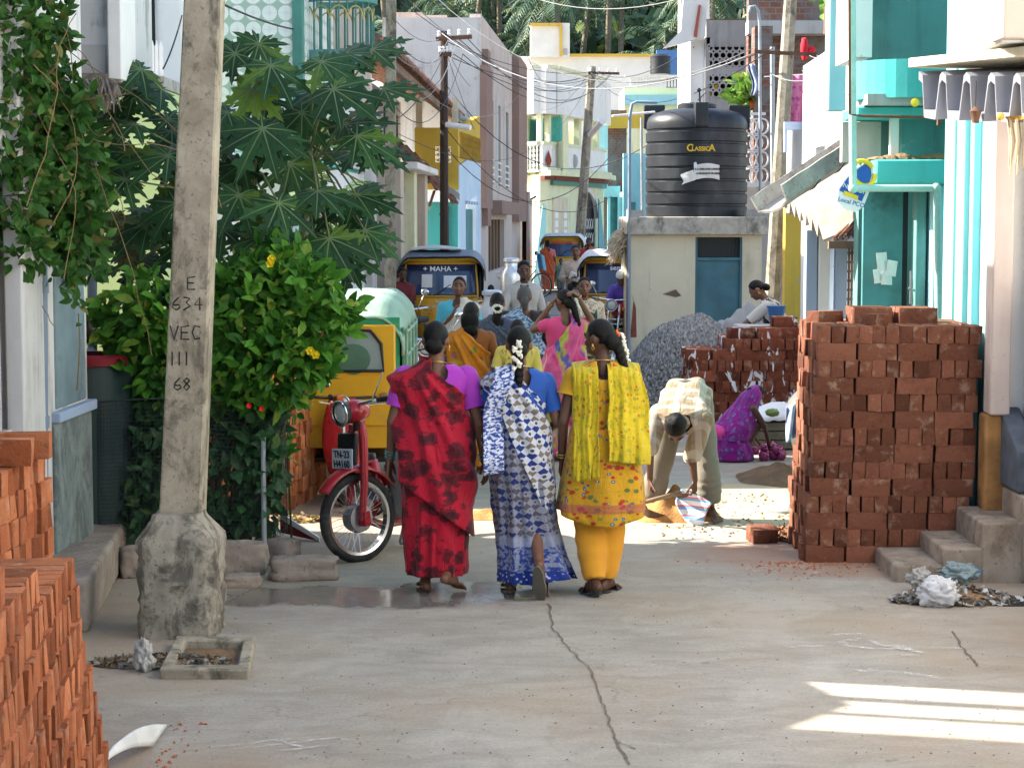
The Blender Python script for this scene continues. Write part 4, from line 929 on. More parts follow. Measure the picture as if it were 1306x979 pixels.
def screen(m):
 a, b, t, n = facade(*segs[0]); L = t.length; tt = t.normalized()
 for i in range(8):
  for j in range(5):
   c = a+tt*(.05+(i+.5)*L/8.2)+n*.06+Vector((0,0,3.86+j*.16))
   for s in (-1,1): m.tube([c-tt*.05-Vector((0,0,.07*s)), c+tt*.05+Vector((0,0,.07*s))], .02, 4)
 seg_box(m, segs[0], 3.72, 3.78, .08, .06); seg_box(m, segs[0], 4.58, 4.63, .08, .06)
part('screen', M['white_paint'], h, screen)
for k,(px,mm) in enumerate(((690,'palegreen_plaster'),(701,'palegreen_plaster'),(720,'palegreen_plaster'),(738,'palegreen_plaster'),(753,'palegreen_plaster'),(769,'palegreen_plaster'))):
 f = (px-689)/13 if px < 703 else (px-702)/62; s = segs[1] if px < 703 else segs[2]; f = min(.97,max(.03,f))
 m = MB(); seg_box(m, s, 4.73 if px!=695 else 3.7, Z2, .04, .2, max(0,f-.025 if s is segs[2] else f-.12), min(1,f+.025 if s is segs[2] else f+.12)); m.build('column', M[mm], h, world=True)
part('teal_shutter', M['teal_plaster'], h, lambda m: seg_box(m, segs[0], 4.75, 5.55, -.85, .05, .05, .95))
part('teal_shutter', M['teal_plaster'], h, lambda m: seg_box(m, segs[2], 4.0, 5.5, -.85, .06, .5, .75))
part('dark_window', M['green_trim'], h, lambda m: seg_box(m, segs[2], 4.0, 5.5, -.84, .06, .05, .4))
def diamond(m):
 a, b, t, n = facade(*segs[1]); c = (a+b)/2+n*.13+Vector((0,0,4.1)); tt = t.normalized()
 m.face([m.addv(c+tt*x+Vector((0,0,z))+n*.02) for x,z in ((0,-.34),(.16,0),(0,.34),(-.16,0))])
part('diamond', mat('maroon_paint', (.23,.045,.03), .8), h, diamond)
def emblems(m):
 a, b, t, n = facade(*segs[2])
 for f in (.12,.42,.62): m.ell(a+t*f+n*.11+Vector((0,0,4.15)), (.12,.12,.24), nu=10, nv=8)
part('emblem', M['grey_plaster'], h, emblems)
part('roof_slab', M['white_plaster'], h, lambda m: [seg_box(m, s, Z2, ZR-.1, .25, .8) for s in segs])
part('roof_edge', M['palegreen_plaster'], h, lambda m: [seg_box(m, s, ZR-.1, ZR, .32, .9) for s in segs[:3]])
def arch(m):
 a, b, t, n = facade(*segs[2]); tt = t.normalized(); c = a+t*.72+n*.02
 pts = [(-.62,0),(.62,0)]+[(.62*math.cos(q),2.2+.95*math.sin(q)) for q in [PI*k/14 for k in range(15)]]
 ids = [m.addv(c+tt*x*1.7+Vector((0,0,z))) for x,z in pts]; m.face(ids)
part('arch_gate', mat('dark_iron_gate', (.045,.042,.04), .6), h, arch)
def scroll(m):
 a, b, t, n = facade(*segs[2]); tt = t.normalized(); c = a+t*.72+n*.05
 pts = [(.66*1.7*math.cos(q),2.2+1.0*math.sin(q)) for q in [PI*k/14 for k in range(15)]]; m.tube([c+tt*x+Vector((0,0,z)) for x,z in pts], .09, 6)
 for k in range(7):
  for z in (.5,1.0,1.5,2.0): m.tube([c+tt*(-.9+.3*k)+tt*(.12*math.cos(q))+Vector((0,0,z+.18*math.sin(q))) for q in [TAU*j/8 for j in range(9)]], .015, 4)
part('arch_surround', M['white_plaster'], h, scroll)
part('flat_panel', M['cream_plaster'], h, lambda m: (seg_box(m, segs[2], .4, 2.9, .04, .05, .04, .33),))
part('panel_vents', M['white_paint'], h, lambda m: [seg_box(m, segs[2], 1.3+.3*j, 1.52+.3*j, .06, .03, f, f+.06) for j in range(4) for f in (.07,.24)])
part('stair_wing', M['cyan_plaster'], h, lambda m: (m.prism([(W(680,0,64).x,0),(W(697,0,64).x,0),(W(697,0,64).x,2.6),(W(692,0,64).x,2.6)], 63.6, 64.4),))
part('blue_buttress', M['cyan_plaster'], h, lambda m: m.prism([(W(764,0,70.4).x,0),(W(776,0,70.4).x,0),(W(766,0,70.4).x,2.8),(W(764,0,70.4).x,2.9)], 70, 70.6))
h = thing('house', 'light blue houses front with teal door at the bend of the street', 'house', (2.8,74,0))
part('wall', M['cyan_plaster'], h, lambda m: (m.bx(W(764,0,74).x, W(776,0,74).x, 74, 74.4, 0, 6.2), m.bx(W(796,0,73).x, W(840,0,73).x, 73, 73.4, 0, 4.6)))
part('brick_upper', M['brickwall'], h, lambda m: m.bx(W(776,0,75).x, W(800,0,75).x, 75, 75.4, 3.2, 6.3))
part('beam', M['yellow_plaster'], h, lambda m: m.bx(W(776,0,74.5).x, W(830,0,74.5).x, 74.5, 74.9, 5.6, 6.1))
part('lower_wall', M['brickwall'], h, lambda m: m.bx(W(764,0,73.8).x, W(779,0,73.8).x, 73.8, 74, 0, 3.0))
part('door', M['teal_door'], h, lambda m: (m.bx(W(779,0,73.6).x, W(789,0,73.6).x, 73.6, 73.7, 0, 3.0), m.bx(W(806,0,72.9).x, W(812,0,72.9).x, 72.9, 72.95, 1.6, 2.8)))
part('door_frame', M['cyan_plaster'], h, lambda m: (m.bx(W(763,0,73.4).x, W(792,0,73.4).x, 73.4, 73.6, 3.0, 3.4), m.bx(W(789,0,73.4).x, W(797,0,73.4).x, 73.4, 73.6, 0, 3.0), m.bx(W(776,0,73.4).x, W(779.5,0,73.4).x, 73.4, 73.6, 0, 3.0)))
h = thing('house', 'white flat-roofed building with yellow edged roof room far behind', 'house', (3.5,92,0))
part('wall', M['white_plaster'], h, lambda m: m.bx(W(655,0,92).x, W(850,0,92).x, 92, 100, 0, W(0,72,92).z))
part('roof_room', M['white_plaster'], h, lambda m: m.bx(W(677,0,92.5).x, W(726,0,92.5).x, 91.5, 96, W(0,74,92).z, W(0,31,92).z))
part('yellow_edge', M['yellow_plaster'], h, lambda m: (m.bx(W(676,0,91.4).x, W(717,0,91.4).x, 91.3, 91.5, W(0,33,91.4).z, W(0,30,91.4).z), m.bx(W(714,0,91.4).x, W(717,0,91.4).x, 91.3, 91.49, W(0,72,91.4).z, W(0,33,91.4).z), m.bx(W(717,0,91.9).x, W(850,0,91.9).x, 91.8, 92, W(0,72,91.9).z, W(0,69,91.9).z)))
part('small_window', M['grey_plaster'], h, lambda m: m.bx(W(719,0,91.4).x, W(724,0,91.4).x, 91.45, 91.5, W(0,70,91.4).z, W(0,62,91.4).z))
h = thing('house', 'pale terrace house with balustrade and small black roof tank', 'house', (5,80,0))
part('wall', M['palegreen_plaster'], h, lambda m: m.bx(W(797,0,80).x, W(880,0,80).x, 80, 84, 0, W(0,112,80).z))
part('band', M['cyan_plaster'], h, lambda m: m.bx(W(797,0,79.7).x, W(880,0,79.7).x, 79.6, 79.99, W(0,134,80).z, W(0,122,80).z))
def balus(m):
 for k in range(18): m.tube([W(805+k*4,111,79.7), W(805+k*4,99,79.7)], .05, 6)
 m.bx(W(797,0,79.7).x, W(880,0,79.7).x, 79.6, 79.8, W(0,98.5,79.7).z, W(0,96,79.7).z)
part('balustrade', M['white_plaster'], h, balus)
part('blue_screen', mat('blue_sheet', (.10,.22,.50), .7), h, lambda m: m.bx(W(838,0,81).x, W(870,0,81).x, 81, 81.2, W(0,98,81).z, W(0,64,81).z))
m = MB(); c = W(842,95,80.4); m.lathe([(.4,0),(.42,.1),(.40,.2),(.42,.3),(.40,.4),(.42,.5),(.40,.6),(.42,.7),(.3,.8),(.01,.85)], c, 20); tag(m.build('roof_tank', M['tank_black'], smooth=R(40)), 'small black ribbed tank on the far balustraded terrace', 'water tank')
h = thing('house', 'white upper house with small roof rooms behind the green balcony', 'house', (-5,58,0))
part('wall', M['white_plaster'], h, lambda m: (m.bx(W(440,0,58).x, W(552,0,58).x, 58, 60, 0, W(0,50,58).z), m.bx(W(500,0,57).x, W(590,0,57).x, 57, 57.9, 0, W(0,70,57).z)))
part('roof_room', M['pink_plaster'], h, lambda m: (m.bx(W(505,0,57.5).x, W(540,0,57.5).x, 57.2, 59, W(0,50,57).z, W(0,15,57).z), m.bx(W(538,0,57).x, W(570,0,57).x, 56.9, 58, W(0,48,57).z, W(0,20,57).z)))
part('window', M['brown_plaster'], h, lambda m: m.bx(W(545,0,56.9).x, W(556,0,56.9).x, 56.85, 56.9, W(0,40,57).z, W(0,28,57).z))
def hillz(x, y): return max(0, (y-108))*.30*(1+.15*nz(x*.03,y*.03))
mb = MB(); mb.grid(lambda u,v: (lambda x,y: (x,y,hillz(x,y)-.03))(-110+220*u, 108+150*v), 30, 20)
tag(mb.build('hill', mat('hill_undergrowth', (.030,.055,.025), .95, .4, .5, bump=.8, bscale=2, bdist=.4), smooth=4), kind='structure')
def leafcloud(rnd, n, c, r, size, flat=.9):
 m = MB()
 for k in range(n):
  d = Vector((rnd.gauss(0,1),rnd.gauss(0,1),rnd.gauss(0,1))).normalized(); q = rnd.random()**.4
  p = Vector(c)+Vector((d.x*r[0]*q,d.y*r[1]*q,d.z*r[2]*q)); s = size*rnd.uniform(.6,1.3)
  ax = Vector((rnd.gauss(0,1),rnd.gauss(0,1),rnd.gauss(0,.6))).normalized(); b = ax.orthogonal().normalized()
  b = (Quaternion(ax, rnd.random()*TAU) @ b)
  m.face([m.addv(p-ax*s), m.addv(p+b*s*.5), m.addv(p+ax*s), m.addv(p-b*s*.5)])
 return m
rnd = random.Random(11)
m = MB()
for k in range(54):
 x = -30+2.3*(k%27)+rnd.uniform(-1,1); y = (126 if k < 27 else 150)+rnd.uniform(0,14); z = hillz(x,y)
 lc = leafcloud(rnd, 340, (x,y,z+rnd.uniform(2,4)), (4.2,3.2,rnd.uniform(4.5,7)), .9); base = len(m.v); m.v += lc.v; m.f += [tuple(i+base for i in f) for f in lc.f]; m.mi += lc.mi
tag(m.build('wooded_slope', m_leaf('wood_leaf', (.040,.085,.060), (.075,.135,.070), (.18,.22,.05), .12, .6), fixn=False), 'dark dense wood covering the far hillside', 'trees', kind='stuff')
def palm(seed, H, nf=20, fl=3.4):
 rnd = random.Random(seed); root = thing('coconut_palm', 'dark coconut palm on the hillside behind the roofs', 'palm tree', group='coconut palms on the far hillside')
 bend = rnd.uniform(-1.2,1.2); tp = Vector((bend,rnd.uniform(-.5,.5),H)); pts = [Vector((bend*(t**2),tp.y*t,H*t)) for t in [i/8 for i in range(9)]]
 m = MB(); m.tube([p+(Vector((0,0,-1)) if i==0 else Vector()) for i,p in enumerate(pts)], [.24-.012*i for i in range(9)], 8); m.build('trunk', M['tan_bark'], root, smooth=4)
 m = MB()
 for k in range(nf):
  a = TAU*k/nf*1.618*2+rnd.random()*.5; el = rnd.uniform(-.5,1.15); L = fl*rnd.uniform(.8,1.15); d = Vector((math.cos(a)*math.cos(el),math.sin(a)*math.cos(el),math.sin(el)))
  spine = []; p = tp.copy(); v = d.copy()
  for i in range(10): spine.append(p.copy()); p = p+v*(L/9); v = (v+Vector((0,0,-.17-.04*i*.3))).normalized()
  m.tube(spine, [.045-.004*i for i in range(10)], 4, False)
  for i in range(1,10):
   for sg in (-1,1):
    for q in (0,.5):
     if i == 9 and q: continue
     pp = spine[i].lerp(spine[min(9,i+1)], q); t = (spine[min(9,i+1)]-spine[i-1]).normalized(); s = t.cross(Vector((0,0,1))); s = s.normalized() if s.length>.01 else Vector((1,0,0))
     ll = .75*math.sin(PI*min(1,(i+q)/10+.08))+.12; e = pp+s*sg*ll*.8+t*ll*.35+Vector((0,0,-ll*.55*rnd.uniform(.6,1.2))); wv = t*.055
     m.face([m.addv(pp-wv), m.addv(pp+wv), m.addv(e)])
 m.build('crown', M['leaf_palm'], root, fixn=False); return root
protos = [palm(1,9.5), palm(2,12), palm(3,7.5,18,3.0)]
spots = []
for k in range(64):
 x = -22+46*((k*0.618)%1)+rnd.uniform(-.8,.8); y = 112+44*((k*.377)%1); spots.append((x,y))
for i,(x,y) in enumerate(spots):
 o = protos[i] if i < 3 else copytree(protos[i%3]); o.location = (x,y,hillz(x,y)-.2); s = rnd.uniform(.8,1.15); o.scale = (s,s,s); o.rotation_euler = (0,0,rnd.random()*TAU)
def tree(label, x, y, H, rx, rz_, n, ls, mt, seed):
 rnd = random.Random(seed); root = thing('leafy_tree', label, 'tree', (x,y,hillz(x,y)))
 m = MB(); m.tube([(0,0,-.5),(.1,0,H*.4),(0,.1,H*.75)], [.22,.16,.08], 7)
 for k in range(5): a = k*1.26; m.tube([(0,0,H*.45),(rx*.5*math.cos(a),rx*.5*math.sin(a),H*.75)], [.1,.03], 5)
 m.build('trunk', M['tan_bark'], root, smooth=4)
 m = MB()
 for k in range(11):
  c = (rx*.75*rnd.uniform(-1,1), rx*.6*rnd.uniform(-1,1), H*.72+rz_*.8*rnd.uniform(-.8,1)); q = rnd.uniform(.35,.6)
  lc = leafcloud(rnd, n//11, c, (rx*q,rx*q,rz_*q), ls); base = len(m.v); m.v += lc.v; m.f += [tuple(i+base for i in f) for f in lc.f]; m.mi += lc.mi
 m.build('crown', mt, root, fixn=False)
for lab,px,py,d,H,rx,seed in (('bright green tree just left of the white roof room',655,62,104,9.6,2.5,1),('bright green bushy tree behind the pink house',600,68,103,9.0,2.2,2),('yellow-green tree directly right of the white roof room',742,55,104,9.6,1.4,3),
 ('bright round-topped tree in the middle above the far terrace',766,52,105,9.9,1.5,4),('bright tree behind the right end of the long white roof',800,55,106,9.9,1.7,5),('dull green tree over the roofs left of the dark pole',560,52,104,9.4,2.2,6)):
 p = W(px,py,d); tree(lab, p.x, d, H+.3, rx, 1.7, 900, .22, M['leaf_tree'], seed)
# ================================================================ brick stacks
def brick_mesh(seed, L=.241, D=.110, H=.0795):
 """one slightly irregular brick: L long, D deep, H high (local axes x,y,z), centred"""
 rnd = random.Random(seed); m = MB(); m.box((0,0,0), (L,D,H), jit=0)
 for v in m.v: v += Vector((rnd.uniform(-.0045,.0045) for _ in range(3)))
 me = bpy.data.meshes.new('brick'); me.from_pydata([tuple(v) for v in m.v], [], m.f)
 bm = bmesh.new(); bm.from_mesh(me)
 bmesh.ops.bevel(bm, geom=list(bm.edges), offset=.006, segments=2, affect='EDGES', profile=.6)
 bmesh.ops.recalc_face_normals(bm, faces=bm.faces); bm.to_mesh(me); bm.free()
 for p in me.polygons: p.use_smooth = True
 me.set_sharp_from_angle(angle=R(50))
 return me
BR = {}
for key, mt in (('near','brick_near'),('tower','brick_tower'),('splash','brick_splash')):
 BR[key] = []
 for s in range(6):
  me = brick_mesh(s+len(key)*10); me.materials.append(M[mt]); BR[key].append(me)
brnd = random.Random(5)
E_HEAD = 0
def orient(mode, yaw):
 """bricks stand on their long edge: height is D. stretch: length along the face; head: end towards the viewer"""
 B = Matrix.Rotation(PI/2, 3, 'X')           # D becomes height, H becomes depth
 if mode == 'head': B = Matrix.Rotation(PI/2, 3, 'Z') @ B
 return Matrix.Rotation(yaw, 3, 'Z') @ B
def put_brick(kind, c, rot, label, group):
 o = bpy.data.objects.new('brick', brnd.choice(BR[kind])); COL.objects.link(o)
 o.matrix_world = Matrix.Translation(c) @ rot.to_4x4(); o.location = c; o.rotation_euler = rot.to_euler()
 return tag(o, label, 'brick', group)
class Heap:
 """the bricks of a stack too many to part, gathered in one mesh"""
 def __init__(s, kind): s.kind = kind; s.v = []; s.f = []
 def add(s, c, rot):
  me = brnd.choice(BR[s.kind]); b = len(s.v)
  s.v += [tuple(Vector(c)+rot @ v.co) for v in me.vertices]; s.f += [tuple(i+b for i in p.vertices) for p in me.polygons]
 def build(s, name, label, cat, mt):
  me = bpy.data.meshes.new(name); me.from_pydata(s.v, [], s.f); o = link(name, me, M[mt], None, R(50))
  return tag(o, label, cat, kind='stuff')
def jig(a): return brnd.uniform(-a, a)
HH = .105
T0 = G(1025,717); TYAW = -.03; tx = Vector((math.cos(TYAW),math.sin(TYAW),0)); ty = Vector((-math.sin(TYAW)+.0,math.cos(TYAW),0)); WID = 1.0; DEP = .95
heap = Heap('tower'); LT, GT = 'red-brown brick in the tall square stack beside the steps', 'bricks on the front of the tall stack'
for c in range(14):
 z = HH*(c+.5)+c*.0005; ox = (.0 if c < 4 else .02)+jig(.012)+.012*c*.3
 if c % 2 == 0:
  n = 4
  for k in range(n):
   p = T0+tx*(ox+.125+k*.252+jig(.006))+ty*(.04+jig(.006))+Vector((0,0,z)); put_brick('tower', p, orient('stretch', TYAW+jig(.03)), LT, GT)
  for r in range(1, 11):
   p = T0+tx*(ox+.12+jig(.02))+ty*(.04+r*.086+jig(.01))+Vector((0,0,z)); heap.add(p, orient('stretch', TYAW+jig(.05)))
   p = T0+tx*(ox+.125+3*.252+jig(.02))+ty*(.04+r*.086)+Vector((0,0,z)); heap.add(p, orient('stretch', TYAW+jig(.04)))
   if c >= 12:
    for k in (1,2): heap.add(T0+tx*(ox+.125+k*.252+jig(.02))+ty*(.04+r*.086)+Vector((0,0,z)), orient('stretch', TYAW+jig(.04)))
 else:
  n = 12
  for k in range(n):
   p = T0+tx*(ox+.045+k*.0845+jig(.005))+ty*(.118+jig(.008))+Vector((0,0,z)); put_brick('tower', p, orient('head', TYAW+jig(.03)), LT, GT)
  for r in range(1, 4):
   for k in ([0,1,2,9,10,11] if c < 13 else range(12)):
    heap.add(T0+tx*(ox+.045+k*.0845+jig(.012))+ty*(.118+.245*r+jig(.01))+Vector((0,0,z)), orient('head', TYAW+jig(.05)))
for c in range(14):
 for a in range(2):
  for b in range(2): heap.add(T0+tx*(.34+.25*a)+ty*(.35+.2*b)+Vector((0,0,HH*(c+.5))), orient('stretch', TYAW)) if c < 12 else None
heap.build('brick_stack', 'bricks at the sides and top of the tall square stack', 'bricks', 'brick_tower')
zt = HH*14
def loose(px, py, n, mode, lab, kind='tower', step=.082, yaw=0, zb=None, d=None):
 for k in range(n):
  p = W(px,py,d); p = Vector((p.x,p.y,zb))+(Vector((0,1,0)) if mode == 'stretch' else Vector((1,0,0)))*step*k; p.z += .053
  put_brick(kind, p, orient(mode, yaw+jig(.08)), lab, 'loose bricks lying on the tall stack')
loose(1112,400,4,'stretch','loose brick in the left row on top of the tall stack', zb=zt, d=12.5, yaw=.05)
loose(1170,402,4,'stretch','loose brick in the right row on top of the tall stack', zb=zt, d=12.45, yaw=-.05)
p = W(1118,410,12.22); p.z = zt+.04; put_brick('tower', p, Matrix.Rotation(.1,3,'Z') @ Matrix.Diagonal((.5,1,1)), 'half brick at the front edge on top of the tall stack', 'loose bricks lying on the tall stack')
p = W(1052,405,12.7); p.z = zt+.035; put_brick('tower', p, Matrix.Rotation(.7,3,'Z'), 'brick lying flat at the left corner on top of the tall stack', 'loose bricks lying on the tall stack')
S0 = G(872,553); SW = W(1030,553,S0.y).x-S0.x; heap = Heap('splash')
for c in range(9):
 z = HH*(c+.5); nmax = SW if c < 8 else SW
 if c == 8 : x0 = W(930,0,S0.y).x-S0.x
 elif c == 7: x0 = .02
 else: x0 = .012*c
 if c % 2 == 1:
  k = 0
  while x0+k*.252 < SW: heap.add(S0+Vector((x0+.125+k*.252+jig(.01),.05+jig(.015),z)), orient('stretch', jig(.04))); k += 1
  for r in range(1,8): heap.add(S0+Vector((x0+.125+jig(.02),.05+r*.086,z)), orient('stretch', jig(.04)))
 else:
  k = 0
  while x0+k*.0845 < SW: heap.add(S0+Vector((x0+.045+k*.0845+jig(.008),.12+jig(.02),z)), orient('head', jig(.05))); k += 1
  for r in range(1,4): heap.add(S0+Vector((x0+.045+jig(.012),.12+.245*r,z)), orient('head', jig(.05)))
for a in range(5):
 for b in range(7): heap.add(S0+Vector((.2+.25*a+jig(.01),.1+b*.09,HH*7.5)), orient('stretch', jig(.05)))
for px, n, lab in ((950,3,0),(985,5,1),(1010,6,2)):
 x = W(px,0,S0.y).x
 for k in range(n): heap.add(Vector((x+jig(.03),S0.y+.12+.085*k,HH*9.5)), orient('stretch', jig(.08)))
for k in range(4): heap.add(Vector((W(1010,0,S0.y).x+jig(.02),S0.y+.3+.085*k,HH*10.5)), orient('stretch', jig(.08)))
heap.build('brick_stack', 'low brick stack splashed with white paint behind the squatting seller', 'bricks', 'brick_splash')
heap = Heap('near'); L0 = G(362,655); f = Vector((.17,.98,0)).normalized(); LY = math.atan2(f.y,f.x); g2 = Vector((-f.y,f.x,0))
for c in range(8):
 z = HH*(c+.5)
 for k in range(14):
  heap.add(L0+f*(.05+k*.0845+jig(.01))+g2*(.12+jig(.02))+Vector((0,0,z)), orient('head', LY+jig(.06)))
 if c % 2 == 0: heap.add(L0+f*(-.01)+g2*(.12+jig(.02))+Vector((0,0,z)), orient('head', LY+jig(.05)))
 for r in range(1,3):
  for k in (0,11): heap.add(L0+f*(.05+k*.085+jig(.01))+g2*(.12+.24*r)+Vector((0,0,z)), orient('head', LY+jig(.06)))
for k in range(12):
 for r in range(3): heap.add(L0+f*(.05+k*.085)+g2*(.12+.24*r)+Vector((0,0,HH*7.5*.999-.002)), orient('head', LY+jig(.05)))
heap.build('brick_stack', 'orange brick stack between the wire cage and red moped', 'bricks', 'brick_near')
def slant_stack(P0, yaw, courses, zfirst, nrow, lab, grp, kind='near', heaplab=None, step_in=.012, vis=lambda x,y: True, offs=None):
 """P0 near-bottom corner; the front runs along direction f away from the camera; headers point to the road"""
 f = Vector((math.cos(yaw),math.sin(yaw),0)); side = Vector((f.y,-f.x,0)); hp = Heap(kind)
 for c in range(courses):
  z = zfirst+HH*(c+.5); setb = -step_in*c+(offs(c) if offs else 0)
  k = 0; u = .04+jig(.02)
  while k < nrow(c) :
   th = .0815+jig(.003); p = P0+f*(u+th/2)+side*(setb-.118+jig(.009))+Vector((0,0,z+jig(.003)))
   qx, qy = PX(p)
   if qx > -30 and qy < 1000 and vis(qx, qy): put_brick(kind, p, orient('head', yaw+jig(.035)), lab, grp)
   else: hp.add(p, orient('head', yaw+jig(.07)))
   for r in (1,):
    if c >= courses-2 or k < 1 or k > nrow(c)-3: hp.add(p-side*.245, orient('head', yaw+jig(.06)))
   u += th+.003+abs(jig(.004)); k += 1
 for c in range(courses-1):
  for k in range(0, nrow(c)-1):
   if k % 2 == 0: hp.add(P0+f*(.08+k*.084)+side*(-.37-step_in*c)+Vector((0,0,zfirst+HH*(c+.5))), orient('head', yaw))
 hp.build('brick_stack', heaplab, 'bricks', M and ('brick_near'))
q0 = W(-2,760,4.75); q1 = W(112,720,6.75); q0.z = q1.z = 0
yaw = math.atan2(q1.y-q0.y, q1.x-q0.x)
def nrow_near(c): return [30,29,28,27,26,25,24,23,22,21,20][c] if c < 11 else 20
side0 = Vector((math.sin(yaw),-math.cos(yaw),0))
slant_stack(Vector((q0.x,q0.y,0))+side0*.03-Vector((math.cos(yaw),math.sin(yaw),0))*.0, yaw, 11, 0, lambda c: [27,27,27,26,26,25,25,24,24,15,8][c], 'orange brick in the front row of the nearest stack at the left edge', 'bricks of the nearest stack', heaplab='orange bricks behind the front row of the nearest stack', step_in=.012)
q0 = W(-30,600,7.2); q1 = W(66,590,8.1); q0.z = q1.z = 0; yaw2 = math.atan2(q1.y-q0.y, q1.x-q0.x)
slant_stack(Vector((q0.x,q0.y,0)), yaw2, 11, 0, lambda c: 11, 'orange brick in the farther left stack beside the white wall', 'bricks of the second left stack', heaplab='orange bricks behind the front row of the second left stack', step_in=.004, vis=lambda x,y: y < 722)
for px, d, lab in ((2,7.75,'brick standing upright at the picture edge on the second left stack'),(27,7.95,'smooth brick standing upright on the second left stack')):
 p = W(px,572,d); put_brick('near', Vector((p.x,p.y,HH*11+.06)), orient('stretch', .1), lab, 'bricks standing on the second left stack')
p = G(972,691); put_brick('tower', p+Vector((0,0,.055)), Matrix.Rotation(.25,3,'Z') @ Matrix.Rotation(.12,3,'X') @ Matrix.Diagonal((.75,1.2,1.25)), 'single broken brick on the sunlit ground left of the tall stack', None)
p = G(940,648)
# ================================================================ pole at the left
po = thing('utility_pole', 'mottled rectangular concrete pole with scratched letters on rough plinth', 'utility pole', G(224,812)+Vector((0,.2,0)))
zb = W(0,705,10.15).z
def quadshaft(m, pts, c0=None):
 rings = []
 for (p, wx, wy, ch) in pts:
  rings.append([m.addv(p+Vector((x*wx/2,y*wy/2,0))) for x,y in ((-1+ch,-1),(1-ch,-1),(1,-1+ch),(1,1-ch),(1-ch,1),(-1+ch,1),(-1,1-ch),(-1,-1+ch))])
 for i in range(len(rings)-1):
  for k in range(8): m.face((rings[i][k],rings[i][(k+1)%8],rings[i+1][(k+1)%8],rings[i+1][k]))
 m.face(rings[0][::-1]); m.face(rings[-1])
PD = 10.15
lo = W(232,684,PD); hi = W(261,0,PD); up = hi-lo
m = MB(); N = 12
quadshaft(m, [(lo+up*(t*1.35)+Vector((0,.0,0)), lerp(.218,.174,t), .2-.03*t, .10) for t in [i/N for i in range(N+1)]])
m.build('shaft', M['pole_conc'], po, world=True, smooth=R(30))
c = G(224,815)+Vector((0,.21,0)); wd = .40
m = MB(); n2 = 14
def plinth(m):
 rings = []
 rnd = random.Random(2)
 for j in range(17):
  z = j*.028; ring = []
  for k in range(48):
   a = TAU*k/48+PI/4; q = 1/max(abs(math.cos(a)),abs(math.sin(a))); q = min(q, 1.27)
   x = math.cos(a)*q*wd/2*(1.0); y = math.sin(a)*q*.42/2
   b = .020*nz(x*14,y*14,z*16)+.012*nz(x*40,y*40,z*40); s = 1+b/.2
   ring.append(m.addv(c+Vector((x*s,y*s,z))))
  rings.append(ring)
 top = rings[-1]
 for (zz, f) in ((.465,1.0),(.50,.985),(.60,.62),(.625,.585)):
  ring = []
  for k in range(48):
   p = rings[16][k]; v = m.v[p]-c; cx = lerp(0, lo.x-c.x, sst(.45,.62,zz))
   ring.append(m.addv(c+Vector((v.x*f+cx, v.y*f+ (lo.y-c.y)*sst(.45,.62,zz)*0, zz))))
  rings.append(ring)
 for i in range(len(rings)-1):
  for k in range(48): m.face((rings[i][k],rings[i][(k+1)%48],rings[i+1][(k+1)%48],rings[i+1][k]))
 m.face(rings[-1])
m = MB(); plinth(m); m.build('plinth', M['rough_conc'], po, world=True, smooth=R(45))
def scratch(strokes, px, py, s):
 mm = MB()
 for st in strokes:
  pts = []
  for (x,y) in st:
   p = W(px+x*s, py+y*s, PD); t = (p.z-lo.z)/(up.z); p.y = lo.y+up.y*t-(.2-.03*t)/2-.0012; pts.append(p)
  mm.tube(pts, .0042, 5)
 return mm
SCR = {'E':[[(6,0),(0,1),(0,10),(6,10)],[(0,5),(5,5)]], '6':[[(5,0),(1,4),(0,8),(3,10),(6,8),(5,6),(1,6)]], '3':[[(0,0),(5,1),(2,4),(5,7),(0,10)]], '4':[[(4,10),(4,0),(0,6),(6,6)]],
 'V':[[(0,0),(3,10),(6,0)]], 'C':[[(6,1),(2,0),(0,5),(2,10),(6,9)]], '1':[[(1,0),(1,10)]], '8':[[(3,0),(0,2),(5,7),(3,10),(0,8),(5,2),(3,0)]]}
for txt, px, py, s, st in (('E',243,352,1.7,14),('634',224,378,1.7,14),('VEC',221,414,1.8,14),('111',222,447,1.8,9),('68',226,480,1.6,12)):
 for i,chh in enumerate(txt): scratch(SCR[chh], px+i*st, py, s*.95).build('scratched_letter', M['ink'], po, world=True)
dc = thing('drain_collar', 'low square concrete kerb round a hole at the pole foot', 'drain', G(265,845))
def collar(m):
 o = [G(203,866),G(318,866),G(326,823),G(225,822)]; ce = sum(o,Vector())/4; i_ = [ce+(p-ce)*f for p,f in zip(o,(.72,.72,.72,.74))]
 for k in range(4):
  a,b,c_,d = o[k],o[(k+1)%4],i_[(k+1)%4],i_[k]; hgt = .05; up_ = Vector((0,0,hgt))
  q = lambda *v: m.face([m.addv(p) for p in v])
  q(a,b,b+up_,a+up_); q(a+up_,b+up_,c_+up_,d+up_); q(d+up_,c_+up_,c_,d)
m = MB(); collar(m); m.build('kerb', M['pole_conc'], dc, world=True, wdist=.001, bevel=.012, seg=3)
m = MB(); pts = [G(222,858),G(300,858),G(306,828),G(238,828)]; m.face([m.addv(p+Vector((0,0,.006))) for p in pts]); m.build('hole', M['soil'], dc, world=True)
rnd = random.Random(9)
